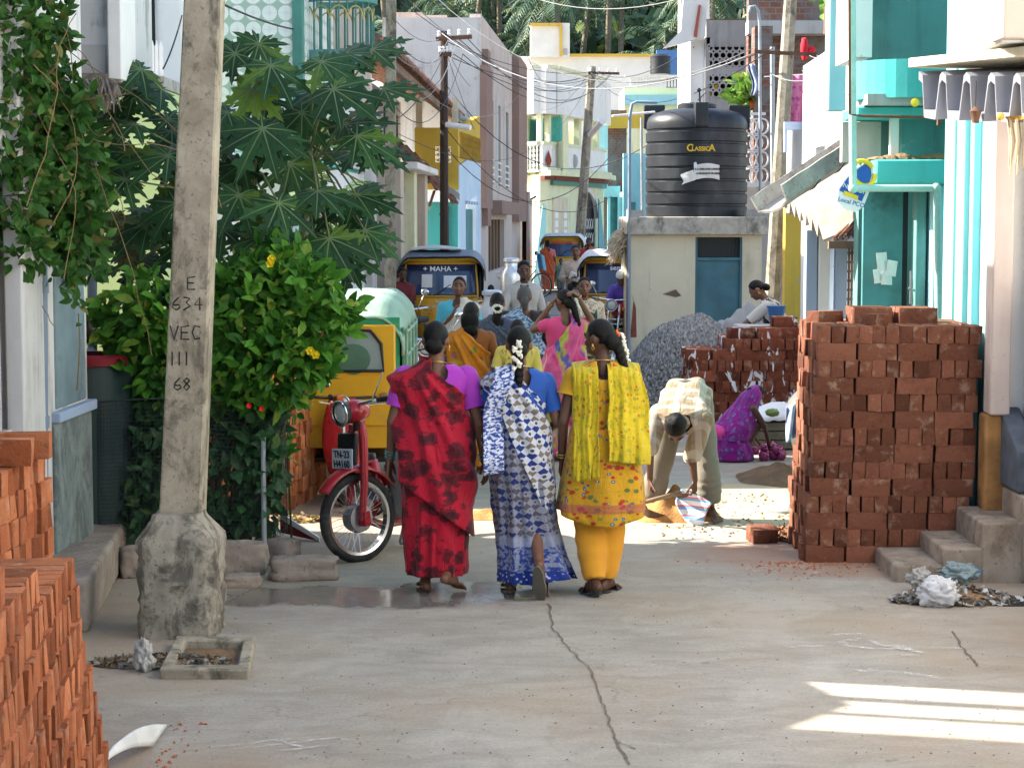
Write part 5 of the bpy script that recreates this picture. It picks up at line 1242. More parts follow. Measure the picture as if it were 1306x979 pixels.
def litter(name, lab, c, rx, ry, n, cols, hmax=.06, size=.04, seed=1):
 r = random.Random(seed)
 for ci, (nm, col) in enumerate(cols):
  pass
 root = thing(name, lab, 'rubbish', c)
 for ci, (nm, mt) in enumerate(cols):
  m = MB()
  for k in range(n//len(cols)):
   a = r.random()*TAU; q = math.sqrt(r.random()); p = Vector((rx*q*math.cos(a), ry*q*math.sin(a), hmax*(1-q)*r.uniform(.4,1)+.006)); s = size*r.uniform(.4,1.2)
   ax = Vector((r.gauss(0,1),r.gauss(0,1),r.gauss(0,.5))).normalized(); b = ax.orthogonal(); b = Quaternion(ax, r.random()*TAU) @ b
   m.face([m.addv(p-ax*s), m.addv(p+b*s*.45), m.addv(p+ax*s), m.addv(p-b*s*.4)])
  for v in m.v: v.z = max(.004, v.z)
  o = m.build(nm, mt, root, fixn=False); tag(o, kind='stuff')
 m = MB(); m.grid(lambda u,v: (rx*.95*v*math.cos(u*TAU), ry*.95*v*math.sin(u*TAU), hmax*.75*(1-v**1.6)*(1+.4*nz(u*9,v*5))+.003), 28, 8, closed=True); m.build('dirt_heap', M['soil'], root, smooth=4)
 return root
straw = mat('dry_leaf_litter', (.15,.105,.06), .9, .5, 30); greyl = mat('grey_litter', (.20,.195,.185), .9, .4, 30); whitel = mat('pale_litter', (.5,.5,.5), .7, .2, 20)
lt1 = litter('litter_heap', 'small heap of dry leaves and litter at the foot of the pole', G(205,846), .34, .13, 420, (('dry_leaves',straw),('grey_scraps',greyl)), .05, .035, 3)
def bag(name, lab, c, r, mt, seed, cat='plastic bag'):
 m = MB(); m.ell((0,0,0), r, nu=60, nv=40, fn=lambda d: 1+.34*nz(d.x*2.2+seed,d.y*2.2,d.z*2.2)+.22*nz(d.x*5+seed,d.y*5,d.z*5)-.20*abs(nz(d.x*6,d.y*6+seed,d.z*6)))
 o = m.build(name, mt, smooth=4); o.location = c; return tag(o, lab, cat)
pl_w = mat('white_plastic', (.72,.72,.74), .35, .04, 5, trans=.25); pl_b = mat('blue_plastic', (.05,.16,.38), .35, .1); pl_g = mat('grey_green_plastic', (.25,.33,.35), .4, .15, trans=.2)
bag('plastic_bag', 'crumpled grey-white bag on the litter at the pole foot', G(183,855)+Vector((0,0,.06)), (.05,.05,.085), mat('dirty_plastic', (.36,.35,.33), .6, .2, 6), 5)
rub = litter('rubbish_heap', 'heap of wet leaves and rags in front of the steps', G(1218,766), .37, .17, 700, (('dry_leaves',straw),('grey_scraps',greyl),('pale_scraps',whitel)), .10, .04, 4)
bag('plastic_bag', 'crumpled white plastic bag on the rubbish heap by the steps', G(1196,772)+Vector((0,0,.07)), (.115,.08,.085), pl_w, 2)
bag('plastic_bag', 'grey-green plastic bag on top of the rubbish heap', G(1222,752)+Vector((0,0,.1)), (.11,.07,.06), pl_g, 7)
bag('plastic_bag', 'small bright blue plastic scrap on the rubbish heap', G(1240,752)+Vector((0,0,.1)), (.05,.03,.035), pl_b, 9)
bag('plastic_bag', 'pale grey paper bag at the left of the rubbish heap', G(1172,755)+Vector((0,0,.08)), (.07,.05,.06), mat('dirty_plastic', (.36,.35,.33)), 11)
m = MB()
def slabc(u, v):
 a = W(118,925,6.9); b = G(192,955); p = a.lerp(b, u); p.z = lerp(.16,.012,u)-.0+.03*math.sin(u*PI); return p+Vector((0,v*.34,0))
m.grid(slabc, 12, 4); tag(m.build('curved_slab', mat('white_fibre_sheet', (.60,.60,.58), .6, .1, 6), smooth=4, solid=.022), 'curved white fibre sheet leaning at the foot of the nearest brick stack', 'sheet')
def rock(name, lab, c, r, mt, seed, rz=0, cat='stone', grp=None, flat=1):
 m = MB(); m.M = Matrix.Rotation(rz,4,'Z')
 def fn(d):
  q = 1/max(abs(d.x),abs(d.y),abs(d.z))**.8
  return q*.86*(1+.16*nz(d.x*1.7+seed,d.y*1.7,d.z*1.7)+.10*(abs(nz(d.x*4,d.y*4+seed,d.z*4))-.2)+.05*nz(d.x*9,d.y*9+seed,d.z*9)+.03*nz(d.x*22,d.y*22+seed,d.z*22))
 m.ell((0,0,0), r, nu=40, nv=26, fn=fn); o = m.build(name, M[mt], smooth=4); o.location = c; return tag(o, lab, cat, grp)
sb = thing('stone_bench', 'long cut stone slab lying beside the left brick stacks', 'stone slab', G(112,790))
m = MB(); a0, a1 = G(118,806), G(168,708); ff = (a1-a0); fl_ = ff.length; ff.normalize(); ss = Vector((ff.y,-ff.x,0))
def sl_block(m, u0, u1, w0, w1, z0, z1):
 for k in range(1): m.box(a0+ff*((u0+u1)/2)-ss*((w0+w1)/2)+Vector((0,0,(z0+z1)/2)), (w1-w0, u1-u0, z1-z0), Matrix.Rotation(math.atan2(ff.y,ff.x)-PI/2,3,'Z'), jit=.02)
sl_block(m, 0, 1.25, 0, .34, 0, .27); m.build('near_block', M['stone'], sb, world=True, bevel=.028, seg=3)
m = MB(); sl_block(m, 1.27, 2.3, .02, .36, 0, .26); m.build('far_block', M['stone'], sb, world=True, bevel=.028, seg=3)
rock('boulder', 'rounded grey stone behind the long slab near the wall', G(140,712)+Vector((-.15,.1,.14)), (.26,.16,.2), 'stone', 3)
for (px,py,r,rz,lab,sd) in ((300,735,(.20,.11,.12),.1,'squared brown stone right behind the pole plinth',4),(172,738,(.13,.12,.11),.3,'small brown stone left behind the pole plinth',5),(385,742,(.235,.12,.085),.12,'long flat brown stone in front of the moped wheel',6),(305,752,(.13,.08,.045),.2,'low flat stone in front of the squared stone',8),(352,722,(.15,.1,.1),-.5,'tilted brown stone at the post of the cage',10)):
 rock('stone', lab, G(px,py)+Vector((0,.12,r[2]*.72)), r, 'stone', sd, rz)
bo = thing('fallen_board', 'red board with white edge lying tilted behind the wire cage', 'board', G(385,690))
a, b = W(357,664,13.1), W(407,686,12.9); a.z = .17; b.z = .03
m = MB(); m.prism([(0,0),(1,0),(1,.02),(0,.02)],0,.01) if False else None
dirv = (b-a);
for nm, off, hh, mt in (('white_edge',0,.045,'white_paint'),('red_face',-.047,.09,'rim_red')):
 m = MB(); ids = []
 for dy in (0,.03):
  for p in (a,b): ids += [m.addv(p+Vector((0,dy,off))), m.addv(p+Vector((0,dy,off-hh)))]
 for f in ((0,1,3,2),(4,6,7,5),(0,2,6,4),(1,5,7,3),(0,4,5,1),(2,3,7,6)): m.face([ids[i] for i in f])
 for v in m.v: v.z = max(.004, v.z)
 m.build(nm, M[mt], bo, world=True)
litter('litter_heap', 'scraps of leaves and packets before the orange brick stack', G(372,668)+Vector((.05,.15,0)), .17, .12, 160, (('dry_leaves',straw),('yellow_scraps',mat('yellow_scrap',(.45,.35,.08),.7))), .05, .03, 8)
litter('litter_heap', 'brick chips and dry leaves at the left foot of the tall stack', G(1005,682)+Vector((0,0,0)), .26, .30, 420, (('brick_chips',mat('brick_chip',(.38,.13,.06),.9,.4,30)),('dry_leaves',straw)), .05, .035, 12)
for (px,py,d,r,hh,lab) in ((120,470,12.25,.235,1.30,'dark green drum with thick red rim inside the corner by the wall'),(182,440,12.95,.25,1.40,'farther dark drum with red rim mostly behind leaves')):
 p = W(px,py,d); dr = thing('water_drum', lab, 'drum', (p.x,d,0))
 m = MB(); m.lathe([(r*.96,0),(r,.05),(r,hh*.5),(r*.985,hh*.52),(r,hh*.54),(r,hh-.05)], n=36); m.build('body', M['drum_dark'], dr, smooth=R(40))
 m = MB(); m.lathe([(r-.0,hh-.07),(r+.022,hh-.065),(r+.028,hh-.02),(r+.012,hh),(r-.03,hh),(r-.03,hh-.05)], n=36, cap=False); m.build('rim', M['rim_red'], dr, smooth=R(40))
cg = thing('wire_cage', 'low round fence of square wire mesh guarding the plants', 'fence', (-2.09,12.3,0))
CC = Vector((-2.09,12.3,0)); CRx, CRy = .655, .40; CH0, CH = .22, 1.03
def cage(m):
 n = 150
 P = lambda a, z: CC+Vector((CRx*(1+.02*math.sin(a*5+z*3))*math.cos(a), CRy*math.sin(a), z+.02*math.sin(a*3)))
 for k in range(n):
  a = TAU*k/n; m.tube([P(a,.16),P(a,.55),P(a,CH)], .0013, 3, False)
 for j in range(35):
  z = .17+j*.0252; m.tube([P(TAU*k/60, z) for k in range(61)], .0013, 3, False)
m = MB(); cage(m); m.build('mesh', M['wire'], cg, world=True, fixn=False)
m = MB(); p = W(337,700,12.0); m.tube([Vector((p.x,p.y,.05)), Vector((p.x,p.y,.80))], .016, 8); m.build('post', M['galv'], cg, world=True)
m = MB(); m.tube([CC+Vector((CRx*math.cos(TAU*k/60),CRy*math.sin(TAU*k/60),CH+.02*math.sin(TAU*k/60*3))) for k in range(61)], .004, 5, False); m.build('rim_wire', M['wire'], cg, world=True, fixn=False)
m = MB(); m.grid(lambda u,v: CC+Vector((.64*v*math.cos(u*TAU), .38*v*math.sin(u*TAU), .14*(1-v**3)+.01)), 40, 8, closed=True); tag(m.build('planting_soil', M['soil'], smooth=4), 'dark planting soil inside the wire cage', 'soil', kind='stuff')
def m_chalk():
 t = NT('chalk_powder'); n = t.noise(t.co(), 28, 5, .75); n2 = t.noise(t.co(), 5, 3, .5)
 a = t.math('MULTIPLY', t.math('MULTIPLY', t.mr(n,.40,.66), .75), t.mr(n2,.35,.65,.1,1)); return t.finish((.78,.77,.76), .95, None, .1, alpha=a)
M['chalk'] = m_chalk()
def chalk(lab, strokes, wd):
 m = MB()
 for q,st in enumerate(strokes):
  pts = [G(*p) for p in st]; L = len(pts)
  for i in range(L-1):
   a, b = pts[i], pts[i+1]; t = (b-a).normalized(); s = Vector((-t.y,t.x,0))*wd; z = Vector((0,0,.004+.0012*q))
   m.face([m.addv(a-s+z-t*wd*.3), m.addv(b-s+z+t*wd*.3), m.addv(b+s+z+t*wd*.3), m.addv(a+s+z-t*wd*.3)])
 tag(m.build('chalk_mark', M['chalk'], fixn=False), lab, 'chalk drawing')
chalk('smudged white chalk drawing on the road before the rubbish heap', [[(1062,810),(1098,808),(1092,817),(1070,815),(1078,824),(1120,828),(1180,826),(1230,827)],[(1006,826),(1050,824)],[(1095,815),(1140,822),(1188,838),(1150,836)],[(1110,820),(1160,830)]], .022)
chalk('faint white chalk lines at the edge of the sun streak', [[(1090,855),(1150,857),(1195,864)],[(1110,853),(1170,862)]], .02)
chalk('faded ring of chalk before the brick tower foot', [[(948,723),(975,721),(1030,722),(1056,727),(1040,731),(980,731),(955,728),(948,723)]], .014)
chalk('white chalk scribble on the road at the bottom left', [[(228,957),(290,951),(350,944),(390,942)],[(300,956),(360,949),(430,941),(452,946)],[(330,962),(390,955),(440,948)],[(350,944),(385,954)]], .010)
def crack(pts, w, seed):
 r = random.Random(seed); P = []
 for a,b in zip(pts,pts[1:]):
  for k in range(8): t = k/8; P.append(G(lerp(a[0],b[0],t)+r.uniform(-2.2,2.2), lerp(a[1],b[1],t)))
 m = MB()
 for i in range(len(P)-1):
  w0 = w*(.4+.9*abs(nz(i*.37,seed)))*1.4; w1 = w*(.4+.9*abs(nz((i+1)*.37,seed)))*1.4
  m.face([m.addv(P[i]+Vector((-w0,0,.005))), m.addv(P[i]+Vector((w0,0,.005))), m.addv(P[i+1]+Vector((w1,0,.005))), m.addv(P[i+1]+Vector((-w1,0,.005)))])
 o = m.build('road_crack', M['soil'] if False else mat('crack_dirt', (.15,.12,.09), .98, .3, 30), fixn=False); tag(o, kind='structure')
crack([(700,770),(705,800),(728,830),(755,855),(765,885),(775,915),(785,945),(805,979)], .0048, 1)
crack([(785,945),(815,957)], .004, 2); crack([(1215,805),(1232,832),(1250,852)], .006, 3); crack([(1250,852),(1306,856)], .005, 4)
def heap_obj(name, lab, cat, c, rx, ry, hh, mt, seed, pw=1.3, kind='stuff', nu=70, nv=28, amp=.1):
 m = MB()
 def f(u, v):
  a = u*TAU; r = v*(1+.18*nz(math.cos(a)*1.5+seed,math.sin(a)*1.5)); x, y = rx*r*math.cos(a), ry*r*math.sin(a)
  z = hh*max(0,(1-v**pw))*(1+.25*nz(x*3/rx+seed,y*3/ry))+amp*hh*nz(x*9+seed,y*9)*(1-v); return Vector((x,y,max(.003,z)))
 m.grid(f, nu, nv, closed=True); o = m.build(name, mt, smooth=4); o.location = c; return tag(o, lab, cat, kind=kind)
heap_obj('sand_heap', 'small heap of ochre sand at the feet of the bending man', 'sand', G(862,663)+Vector((-.01,.10,0)), .33, .25, .235, M['sand'], 2)
heap_obj('soil_heap', 'brown earth heap left of the tall brick stack', 'earth', G(992,612)+Vector((.05,.1,0)), .38, .55, .13, mat('earth', (.13,.08,.048), .95, .3, 8, bump=.8, bdist=.015), 4)
heap_obj('sand_heap', 'low smear of spilt sand between the walking women', 'sand', G(632,662)+Vector((-.05,.1,0)), .36, .16, .06, M['sand'], 9)
def m_gravel():
 t = NT('gravel'); ri = t.n('NewGeometry').outputs['Random Per Island']; cc = t.mix(ri, (.13,.13,.135), (.40,.40,.405)); return t.finish(cc, .85, None, .25)
gv = G(875,535); gc = Vector((W(884,0,22.6).x, 22.6, 0))
m = MB(); rr = random.Random(6)
GRX, GRY, GH = 1.02, 1.0, 1.03
def gz(x, y):
 q = math.sqrt((x/GRX)**2+(y/GRY)**2); return GH*max(0,1-q**1.9)*(1+.06*nz(x*3,y*3))
m.grid(lambda u,v: (lambda x,y: Vector((x,y,gz(x,y)-.015)))(GRX*1.02*v*math.cos(u*TAU),GRY*1.02*v*math.sin(u*TAU)), 40, 16, closed=True)
for k in range(9000):
 a = rr.uniform(PI*.95,TAU*1.02); q = math.sqrt(rr.random())*(1 if k%6 else 1.25); x, y = GRX*q*math.cos(a), GRY*q*math.sin(a); z = gz(x,y)
 s = rr.uniform(.014,.036); d = [Vector((rr.gauss(0,1),rr.gauss(0,1),rr.gauss(0,1))).normalized()*s*rr.uniform(.6,1.2) for _ in range(4)]; p = Vector((x,y,z+.004))
 i = [m.addv(p+q_) for q_ in (Vector((s,0,-s*.4)),Vector((-s*.5,s*.8,-s*.4)),Vector((-s*.5,-s*.8,-s*.4)),Vector((d[0].x*.5,d[0].y*.5,s*.9)))]
 for f in ((0,1,3),(1,2,3),(2,0,3)): m.face([i[j] for j in f])
o = m.build('gravel_heap', m_gravel(), fixn=False); o.location = gc; tag(o, 'big heap of grey gravel in front of the block shed', 'gravel', kind='stuff')
heap_obj('gravel_heap', 'low tail of grey gravel behind the splashed bricks', 'gravel', Vector((W(950,0,22.9).x,22.9,0)), .85, .7, 1.02, m_gravel(), 3, 1.9)
rr = random.Random(3); on = mat('purple_onion', (.24,.03,.11), .35, .3, 12, bump=.05)
m = MB(); m.ell((0,0,0), .04, nu=14, nv=9); m.tube([(0,0,.036),(0,.004,.058)], [.009,.003], 6); m.tube([(0,0,-.036),(0,0,-.045)], [.008,.004], 6)
om = m.build('onion', on, smooth=4); first = True
for k in range(26):
 px = rr.uniform(962,1002); py = 588-rr.random()*11
 p = G(px,py); lay = 0 if k < 19 else 1
 o = om if first else om.copy()
 if not first: COL.objects.link(o)
 first = False; o.location = p+Vector((0,0,.036+.052*lay)); o.rotation_euler = (rr.uniform(-.9,.9),rr.uniform(-.9,.9),rr.random()*6); s = rr.uniform(.75,1.15); o.scale = (s,s,s)
 tag(o, 'purple onion in the small pile beside the squatting seller', 'onion', 'onions for sale on the ground')
ct = thing('wooden_crate', 'low wooden crate under the white sack beside the seller', 'crate', G(995,573)+Vector((0,.15,0)))
m = MB()
for k in range(3): m.box((0,-.2,.05+.085*k), (.62,.02,.075))
m.build('front_slats', mat('grey_green_wood', (.14,.13,.09), .85, .3, 4, bump=.4), ct, bevel=.004)
m = MB(); m.box((0,.06,.13),(.6,.48,.24)); m.build('box', mat('grey_green_wood', (.14,.13,.09)), ct, bevel=.006)
m = MB(); m.grid(lambda u,v: Vector((-.30+.62*u, -.24+.5*v, .28+.14*math.sin(PI*min(1,u*1.05))**.6*math.sin(PI*v)**.5+.02*nz(u*6,v*6)+.012*nz(u*15,v*15))), 30, 22)
o = m.build('white_sack', mat('white_sack_cloth', (.68,.70,.74), .8, .06, 5), smooth=4, solid=.01); o.location = G(995,573)+Vector((0,.15,0)); tag(o, 'white cloth sack lying on the wooden crate by the seller', 'sack')
m = MB(); m.ell((0,0,0), (.06,.05,.035), nu=24, nv=14, fn=lambda d: 1+.2*nz(d.x*3,d.y*3,d.z*3)+.08*nz(d.x*9,d.y*9,d.z*9)); o = m.build('cabbage', mat('pale_green_leaf', (.14,.22,.06), .6, .3, 9), smooth=4); o.location = W(985,526,17.3); tag(o, 'small pale green cabbage on the edge of the white sack', 'vegetable')
bs = thing('basin', 'dull metal basin standing on edge against the tall brick stack', 'basin', G(1012,612)+Vector((.10,0,0)))
m = MB(); m.M = Matrix.Translation((.03,.1,.41)) @ Matrix.Rotation(R(80),4,'Y') @ Matrix.Rotation(.25,4,'X'); m.lathe([(.001,-.1),(.26,-.1),(.34,.0),(.36,.0),(.345,-.02),(.265,-.12),(.001,-.12)], n=40); m.build('bowl', mat('tarnished_bowl', (.13,.125,.115), .6, .2, 6), bs, smooth=R(40))
m = MB(); m.M = Matrix.Translation((.03,.1,.41)) @ Matrix.Rotation(R(80),4,'Y') @ Matrix.Rotation(.25,4,'X'); m.tube([(.36*math.cos(TAU*k/40),.36*math.sin(TAU*k/40),0) for k in range(41)], .012, 6); m.build('rim', M['alu'], bs, smooth=4)
m = MB(); m.grid(lambda u,v: W(lerp(1003,1019,u), lerp(512,556,v)+(8*(1-u)), 13.75)+Vector((0,.03*math.sin(u*9+v*3),0)), 12, 12); tag(m.build('rag', mat('blue_white_cloth', (.25,.30,.42)), smooth=4, solid=.008), 'pale blue rag draped over the basin by the tall stack', 'cloth')
pan = thing('mixing_pan', 'pale round mortar pan upturned on the sunlit ground', 'pan', G(1004,651)); pan.scale = (.7,.7,.7)
m = MB(); m.lathe([(.2,0),(.19,.03),(.14,.09),(.001,.10)], n=28); m.build('pan', mat('cement_pan', (.48,.45,.40), .8, .2, 6), pan, smooth=R(40))
m = MB(); m.tube([(.2*math.cos(TAU*k/28),.2*math.sin(TAU*k/28),.012) for k in range(29)], .013, 6); m.build('rim', M['steel'], pan, smooth=4)
gp = thing('green_plant', 'broad green leaves showing right of the tall brick stack', 'plant', W(1241,560,12.75)*1.0); gp.location.z = 0
m = MB(); rr = random.Random(8)
for k in range(9):
 a = rr.uniform(-.8,.8); b = Vector((.05*k-.2,.05*rr.random(),.25)); tip = b+Vector((.12*math.sin(a)+.04,-.05,rr.uniform(.35,.75))); sd = Vector((.045,.02,0))
 m.grid(lambda u,v: b.lerp(tip,v)+sd*(u-.5)*2*math.sin(PI*min(.98,v*.9+.08))+Vector((0,-.03*math.sin(v*3),0)), 4, 8)
m.build('leaves', M['leaf_bush'], gp, smooth=4, fixn=False)
m = MB(); [m.tube([(.05*k-.2,.03,0),(.05*k-.2,.04,.27)], .008, 5) for k in range(9)]; m.build('stem', M['leaf_cage'], gp)
sv = thing('shovel', 'short wooden handled shovel stuck in the sand heap', 'shovel', G(850,668))
m = MB(); m.tube([W(822,640,13.6),W(845,634,13.62),W(868,628,13.7)], .016, 8); m.build('handle', M['wood'], sv, world=True, smooth=4)
m = MB(); m.grid(lambda u,v: W(lerp(862,886,u), lerp(626,642,v), 13.7+.25*v)+Vector((0,0,-.02*math.sin(u*PI))), 8, 8); m.build('blade', M['rust'], sv, world=True, smooth=4, solid=.006)
pn = thing('iron_pan', 'dark iron head-pan at the left of the sand heap', 'pan', G(833,664))
m = MB(); m.M = Matrix.Translation((0,0,.05)) @ Matrix.Rotation(.35,4,'Y'); m.lathe([(.001,-.02),(.05,-.02),(.09,.03),(.095,.03),(.055,-.03),(.001,-.03)], n=30); m.build('bowl', mat('dark_iron', (.05,.035,.028), .6, .3, 8), pn, smooth=R(40))
bagc = thing('striped_bag', 'white bag with blue and red stripes held over the sand', 'bag', G(884,660))
m = MB(); pa, pb_ = W(865,632,13.75), W(902,655,13.6)
def sbag(u, v):
 p = pa.lerp(pb_, u); wv = .075*math.sin(PI*(.15+.85*u)*.75)+.02; return p+Vector((.4*wv*(v-.5)*2, .06*math.sin(v*PI), wv*(v-.5)*2-.03*math.sin(u*PI)))
m.grid(sbag, 16, 10)
def m_stripe():
 t = NT('striped_plastic'); x = t.sep(t.co())[2]; s = t.math('FRACT', t.math('MULTIPLY', x, 16.0)); cc = t.mix(t.mr(s,.5,.55), (.72,.74,.78), t.mix(t.mr(s,.8,.82), (.15,.35,.62), (.6,.15,.2))); return t.finish(cc, .4, None, .4)
m.build('sheet', m_stripe(), bagc, world=True, smooth=4, solid=.008)
def grit(name, lab, n, area, size, mt, seed):
 r = random.Random(seed); m = MB()
 for k in range(n):
  x, y = area(r); s = r.uniform(*size); p = Vector((x,y,.002)); ids = [m.addv(p+Vector((s*math.cos(a+k)*r.uniform(.6,1.2),s*math.sin(a+k)*r.uniform(.6,1.2),0))) for a in (0,1.57,3.14,4.71)]; tp = m.addv(p+Vector((r.uniform(-.3,.3)*s,r.uniform(-.3,.3)*s,s*r.uniform(.4,.9))))
  for i in range(4): m.face((ids[i],ids[(i+1)%4],tp))
 tag(m.build(name, mt, fixn=False), lab, 'grit', kind='stuff')
def ar1(r): y = 7.6+5.2*r.random()**1.3; return r.uniform(-.25,.26)*y*1.0, y
grit('road_grit', 'scattered small grit on the concrete road', 900, ar1, (.002,.0065), mat('grit', (.16,.135,.11), .95, .5, 20), 1)
def ar2(r): a = r.gauss(0,1); q = r.choice((0,0,1,2)); return ((1.85+a*.22, 12.15-abs(r.gauss(0,.22))),(-1.42+abs(a)*.07,r.uniform(6.6,8.2)),(-1.4+abs(a)*.15,r.uniform(14,15.6)))[q]
grit('brick_crumbs', 'red brick crumbs scattered at the feet of the stacks', 420, ar2, (.004,.014), mat('brick_chip', (.38,.13,.06)), 2)
def ar3(r): return r.uniform(1.0,2.1), r.uniform(13.0,15.2)
grit('soil_crumbs', 'dark soil crumbs on the sunlit ground beside the digger', 260, ar3, (.005,.018), M['soil'], 3)
# ================================================================ plants
def leaf_blade(m, base, d, nrm, L, Wd, fold=.25, curl=.25, n=4):
 """ovate leaf: base point, direction, normal"""
 d = d.normalized(); s = d.cross(nrm); s = s.normalized() if s.length > 1e-4 else d.orthogonal().normalized(); u = s.cross(d)
 rows = []
 for i in range(n+1):
  t = i/n; w = Wd*math.sin(PI*min(1,(t*.92+.04))**.8)*(1 if i < n else .05); c = base+d*(L*t)-u*(curl*L*t*t)
  rows.append((m.addv(c-s*w+u*fold*w), m.addv(c), m.addv(c+s*w+u*fold*w)))
 for a, b in zip(rows, rows[1:]):
  m.face((a[0],a[1],b[1],b[0])); m.face((a[1],a[2],b[2],b[1]))
def rdir(r, zb=0): return Vector((r.gauss(0,1), r.gauss(0,1), r.gauss(zb,1))).normalized()
def papaya_leaf(m, c, d, nrm, S, r):
 """palmate leaf with seven deeply cut lobes; c petiole joint, d tip direction, nrm upper side"""
 d = d.normalized(); s = d.cross(nrm).normalized(); u = s.cross(d)
 lobes = [(0,1.0),(.62,.93),(-.62,.93),(1.25,.78),(-1.25,.78),(1.95,.55),(-1.95,.55),(2.6,.36),(-2.6,.36)]
 for (a, l) in lobes:
  a += r.uniform(-.06,.06); l = l*S*r.uniform(.92,1.08); ax = d*math.cos(a)+s*math.sin(a); sd = s*math.cos(a)-d*math.sin(a)
  prof = [(0,.012),(.22,.075),(.34,.10),(.42,.20),(.50,.235),(.49,.10),(.62,.105),(.68,.18),(.76,.19),(.74,.075),(.86,.055),(1.0,.003)]
  if abs(a) > 1.6: prof = [(0,.015),(.3,.12),(.5,.2),(.62,.19),(.6,.09),(.8,.07),(1.0,.003)]
  prev = None
  for (t, w) in prof:
   drp = -.16*l*t*t-.05*S*t*abs(a)*.3; cc = c+ax*(l*t)+u*(drp); lift = u*(.10*w*l)
   tri = (m.addv(cc-sd*(w*l)+lift), m.addv(cc), m.addv(cc+sd*(w*l)+lift))
   if prev: m.face((prev[0],prev[1],tri[1],tri[0])); m.face((prev[1],prev[2],tri[2],tri[1]))
   prev = tri
  m.cm = 1; e0 = c+u*.004; pw = [(c+ax*(l*t)+u*(-.16*l*t*t-.05*S*t*abs(a)*.3+.004), .0045*(1-t)+.0012) for t in (0,.25,.5,.75,.98)]
  for (p0,w0),(p1,w1) in zip(pw,pw[1:]): m.face([m.addv(p0-sd*w0), m.addv(p0+sd*w0), m.addv(p1+sd*w1), m.addv(p1-sd*w1)])
  m.cm = 0
pt_ = thing('papaya_tree', 'papaya tree with big dark lobed leaves beside the concrete pole', 'tree', (W(318,0,13.2).x,13.2,0))
TPp = W(318,255,13.2)
m = MB(); b0 = Vector((W(318,0,13.2).x,13.2,0)); m.tube([b0, b0+Vector((.03,0,1)), TPp+Vector((0,0,-.2)), TPp+Vector((0,0,.25))], [.085,.075,.055,.035], 10)
b1 = b0+Vector((.02,0,1.2)); m.tube([b1, b1+Vector((.3,.05,.55)), W(395,180,13.1)], [.05,.04,.025], 8)
m.build('trunk', M['tan_bark'], pt_, world=True, smooth=4)
leaf_m, pet_m = MB(), MB(); r = random.Random(21)
LV = [(180,95,12.3,.42,195),(172,165,12.2,.40,190),(205,120,12.4,.42,150),(160,235,12.1,.42,200),(190,290,12.2,.42,230),(165,200,12.5,.4,180),(215,205,12.2,.45,190),(225,265,12.0,.42,240),(245,310,12.2,.4,250),
  (330,62,12.6,.42,260),(300,75,12.5,.4,200),(345,90,12.3,.42,300),(410,85,12.4,.48,330),(440,75,12.6,.42,10),(425,120,12.2,.46,320),(475,70,12.6,.36,0),(490,120,12.4,.36,340),(335,170,12.0,.46,250),(345,180,12.1,.40,300),(290,150,12.3,.4,200),
  (455,180,12.2,.40,330),(440,165,12.5,.42,20),(480,200,12.4,.36,330),(305,255,12.0,.42,250),(355,265,11.9,.42,290),(405,250,12.1,.42,320),(455,255,12.3,.40,340),(465,300,12.3,.36,320),(420,310,12.0,.4,300),(380,320,12.2,.38,280),(330,310,11.9,.42,255),(285,300,12.1,.4,230),(250,230,12.5,.42,210),
  (370,215,12.4,.42,290),(400,330,12.5,.40,320),(440,330,12.6,.40,330),(310,215,12.5,.40,250),(385,150,12.6,.4,300)]
for k in range(34): LV.append((r.uniform(140,480), r.uniform(120,350), r.uniform(12.5,13.2), r.uniform(.34,.42), r.uniform(180,360)))
for (px,py,d,S,ang) in LV:
 d += .4; S *= 1.03; c = W(px,py-6,d); a = R(ang); dd = Vector((math.cos(a)*.8, -.35+r.uniform(-.35,.35), -abs(math.sin(a))*.62 if 180 <= ang <= 360 else math.sin(a)*.3)).normalized()
 nn = Vector((r.uniform(-.3,.3)+.35*math.cos(a), -.75+r.uniform(-.25,.25), .75)).normalized()
 papaya_leaf(leaf_m, c, dd, nn, S*.82, r)
 st_ = (TPp+Vector((0,0,r.uniform(-.25,.25)))) if px < 370 else W(392,185+r.uniform(-20,40),13.1); mid = st_.lerp(c,.5)+Vector((0,0,.07)); pet_m.tube([st_, mid, c], [.009,.008,.006], 5, False)
leaf_m.build('crown', [M['leaf_papaya'], mat('papaya_vein', (.10,.15,.06), .6, bump=0)], pt_, world=True, fixn=False)
pet_m.build('leaf_stalks', mat('green_stalk', (.16,.19,.07), .6), pt_, world=True, smooth=4)
yl = MB()
for (px,py,d,S,ang) in ((322,115,12.75,.34,280),(330,100,12.8,.3,250)):
 a = R(ang); papaya_leaf(yl, W(px,py,d), Vector((math.cos(a),-.3,-.8)), Vector((0,-.7,.7)), S*.85, r)
yl.build('young_leaves', [m_leaf('young_papaya_leaf', (.12,.24,.02), (.17,.28,.03), None, .4), mat('papaya_vein', (.10,.15,.06))], pt_, world=True, fixn=False)
m = MB()
for k in range(12):
 p = W(130+r.uniform(-30,45), r.uniform(270,330), 12.9); papaya_leaf(m, p, Vector((r.uniform(-.3,.3),-.1,-1)), Vector((0,-1,.2)), .14, r)
m.build('withered_leaves', [mat('withered_leaf', (.10,.085,.04), .8, .4, 20), mat('papaya_vein', (.10,.15,.06))], pt_, world=True, fixn=False)
bu = thing('flowering_bush', 'bright green bush with yellow flowers leaning out of the wire cage', 'bush', (-1.85,12.2,0)); r = random.Random(31)
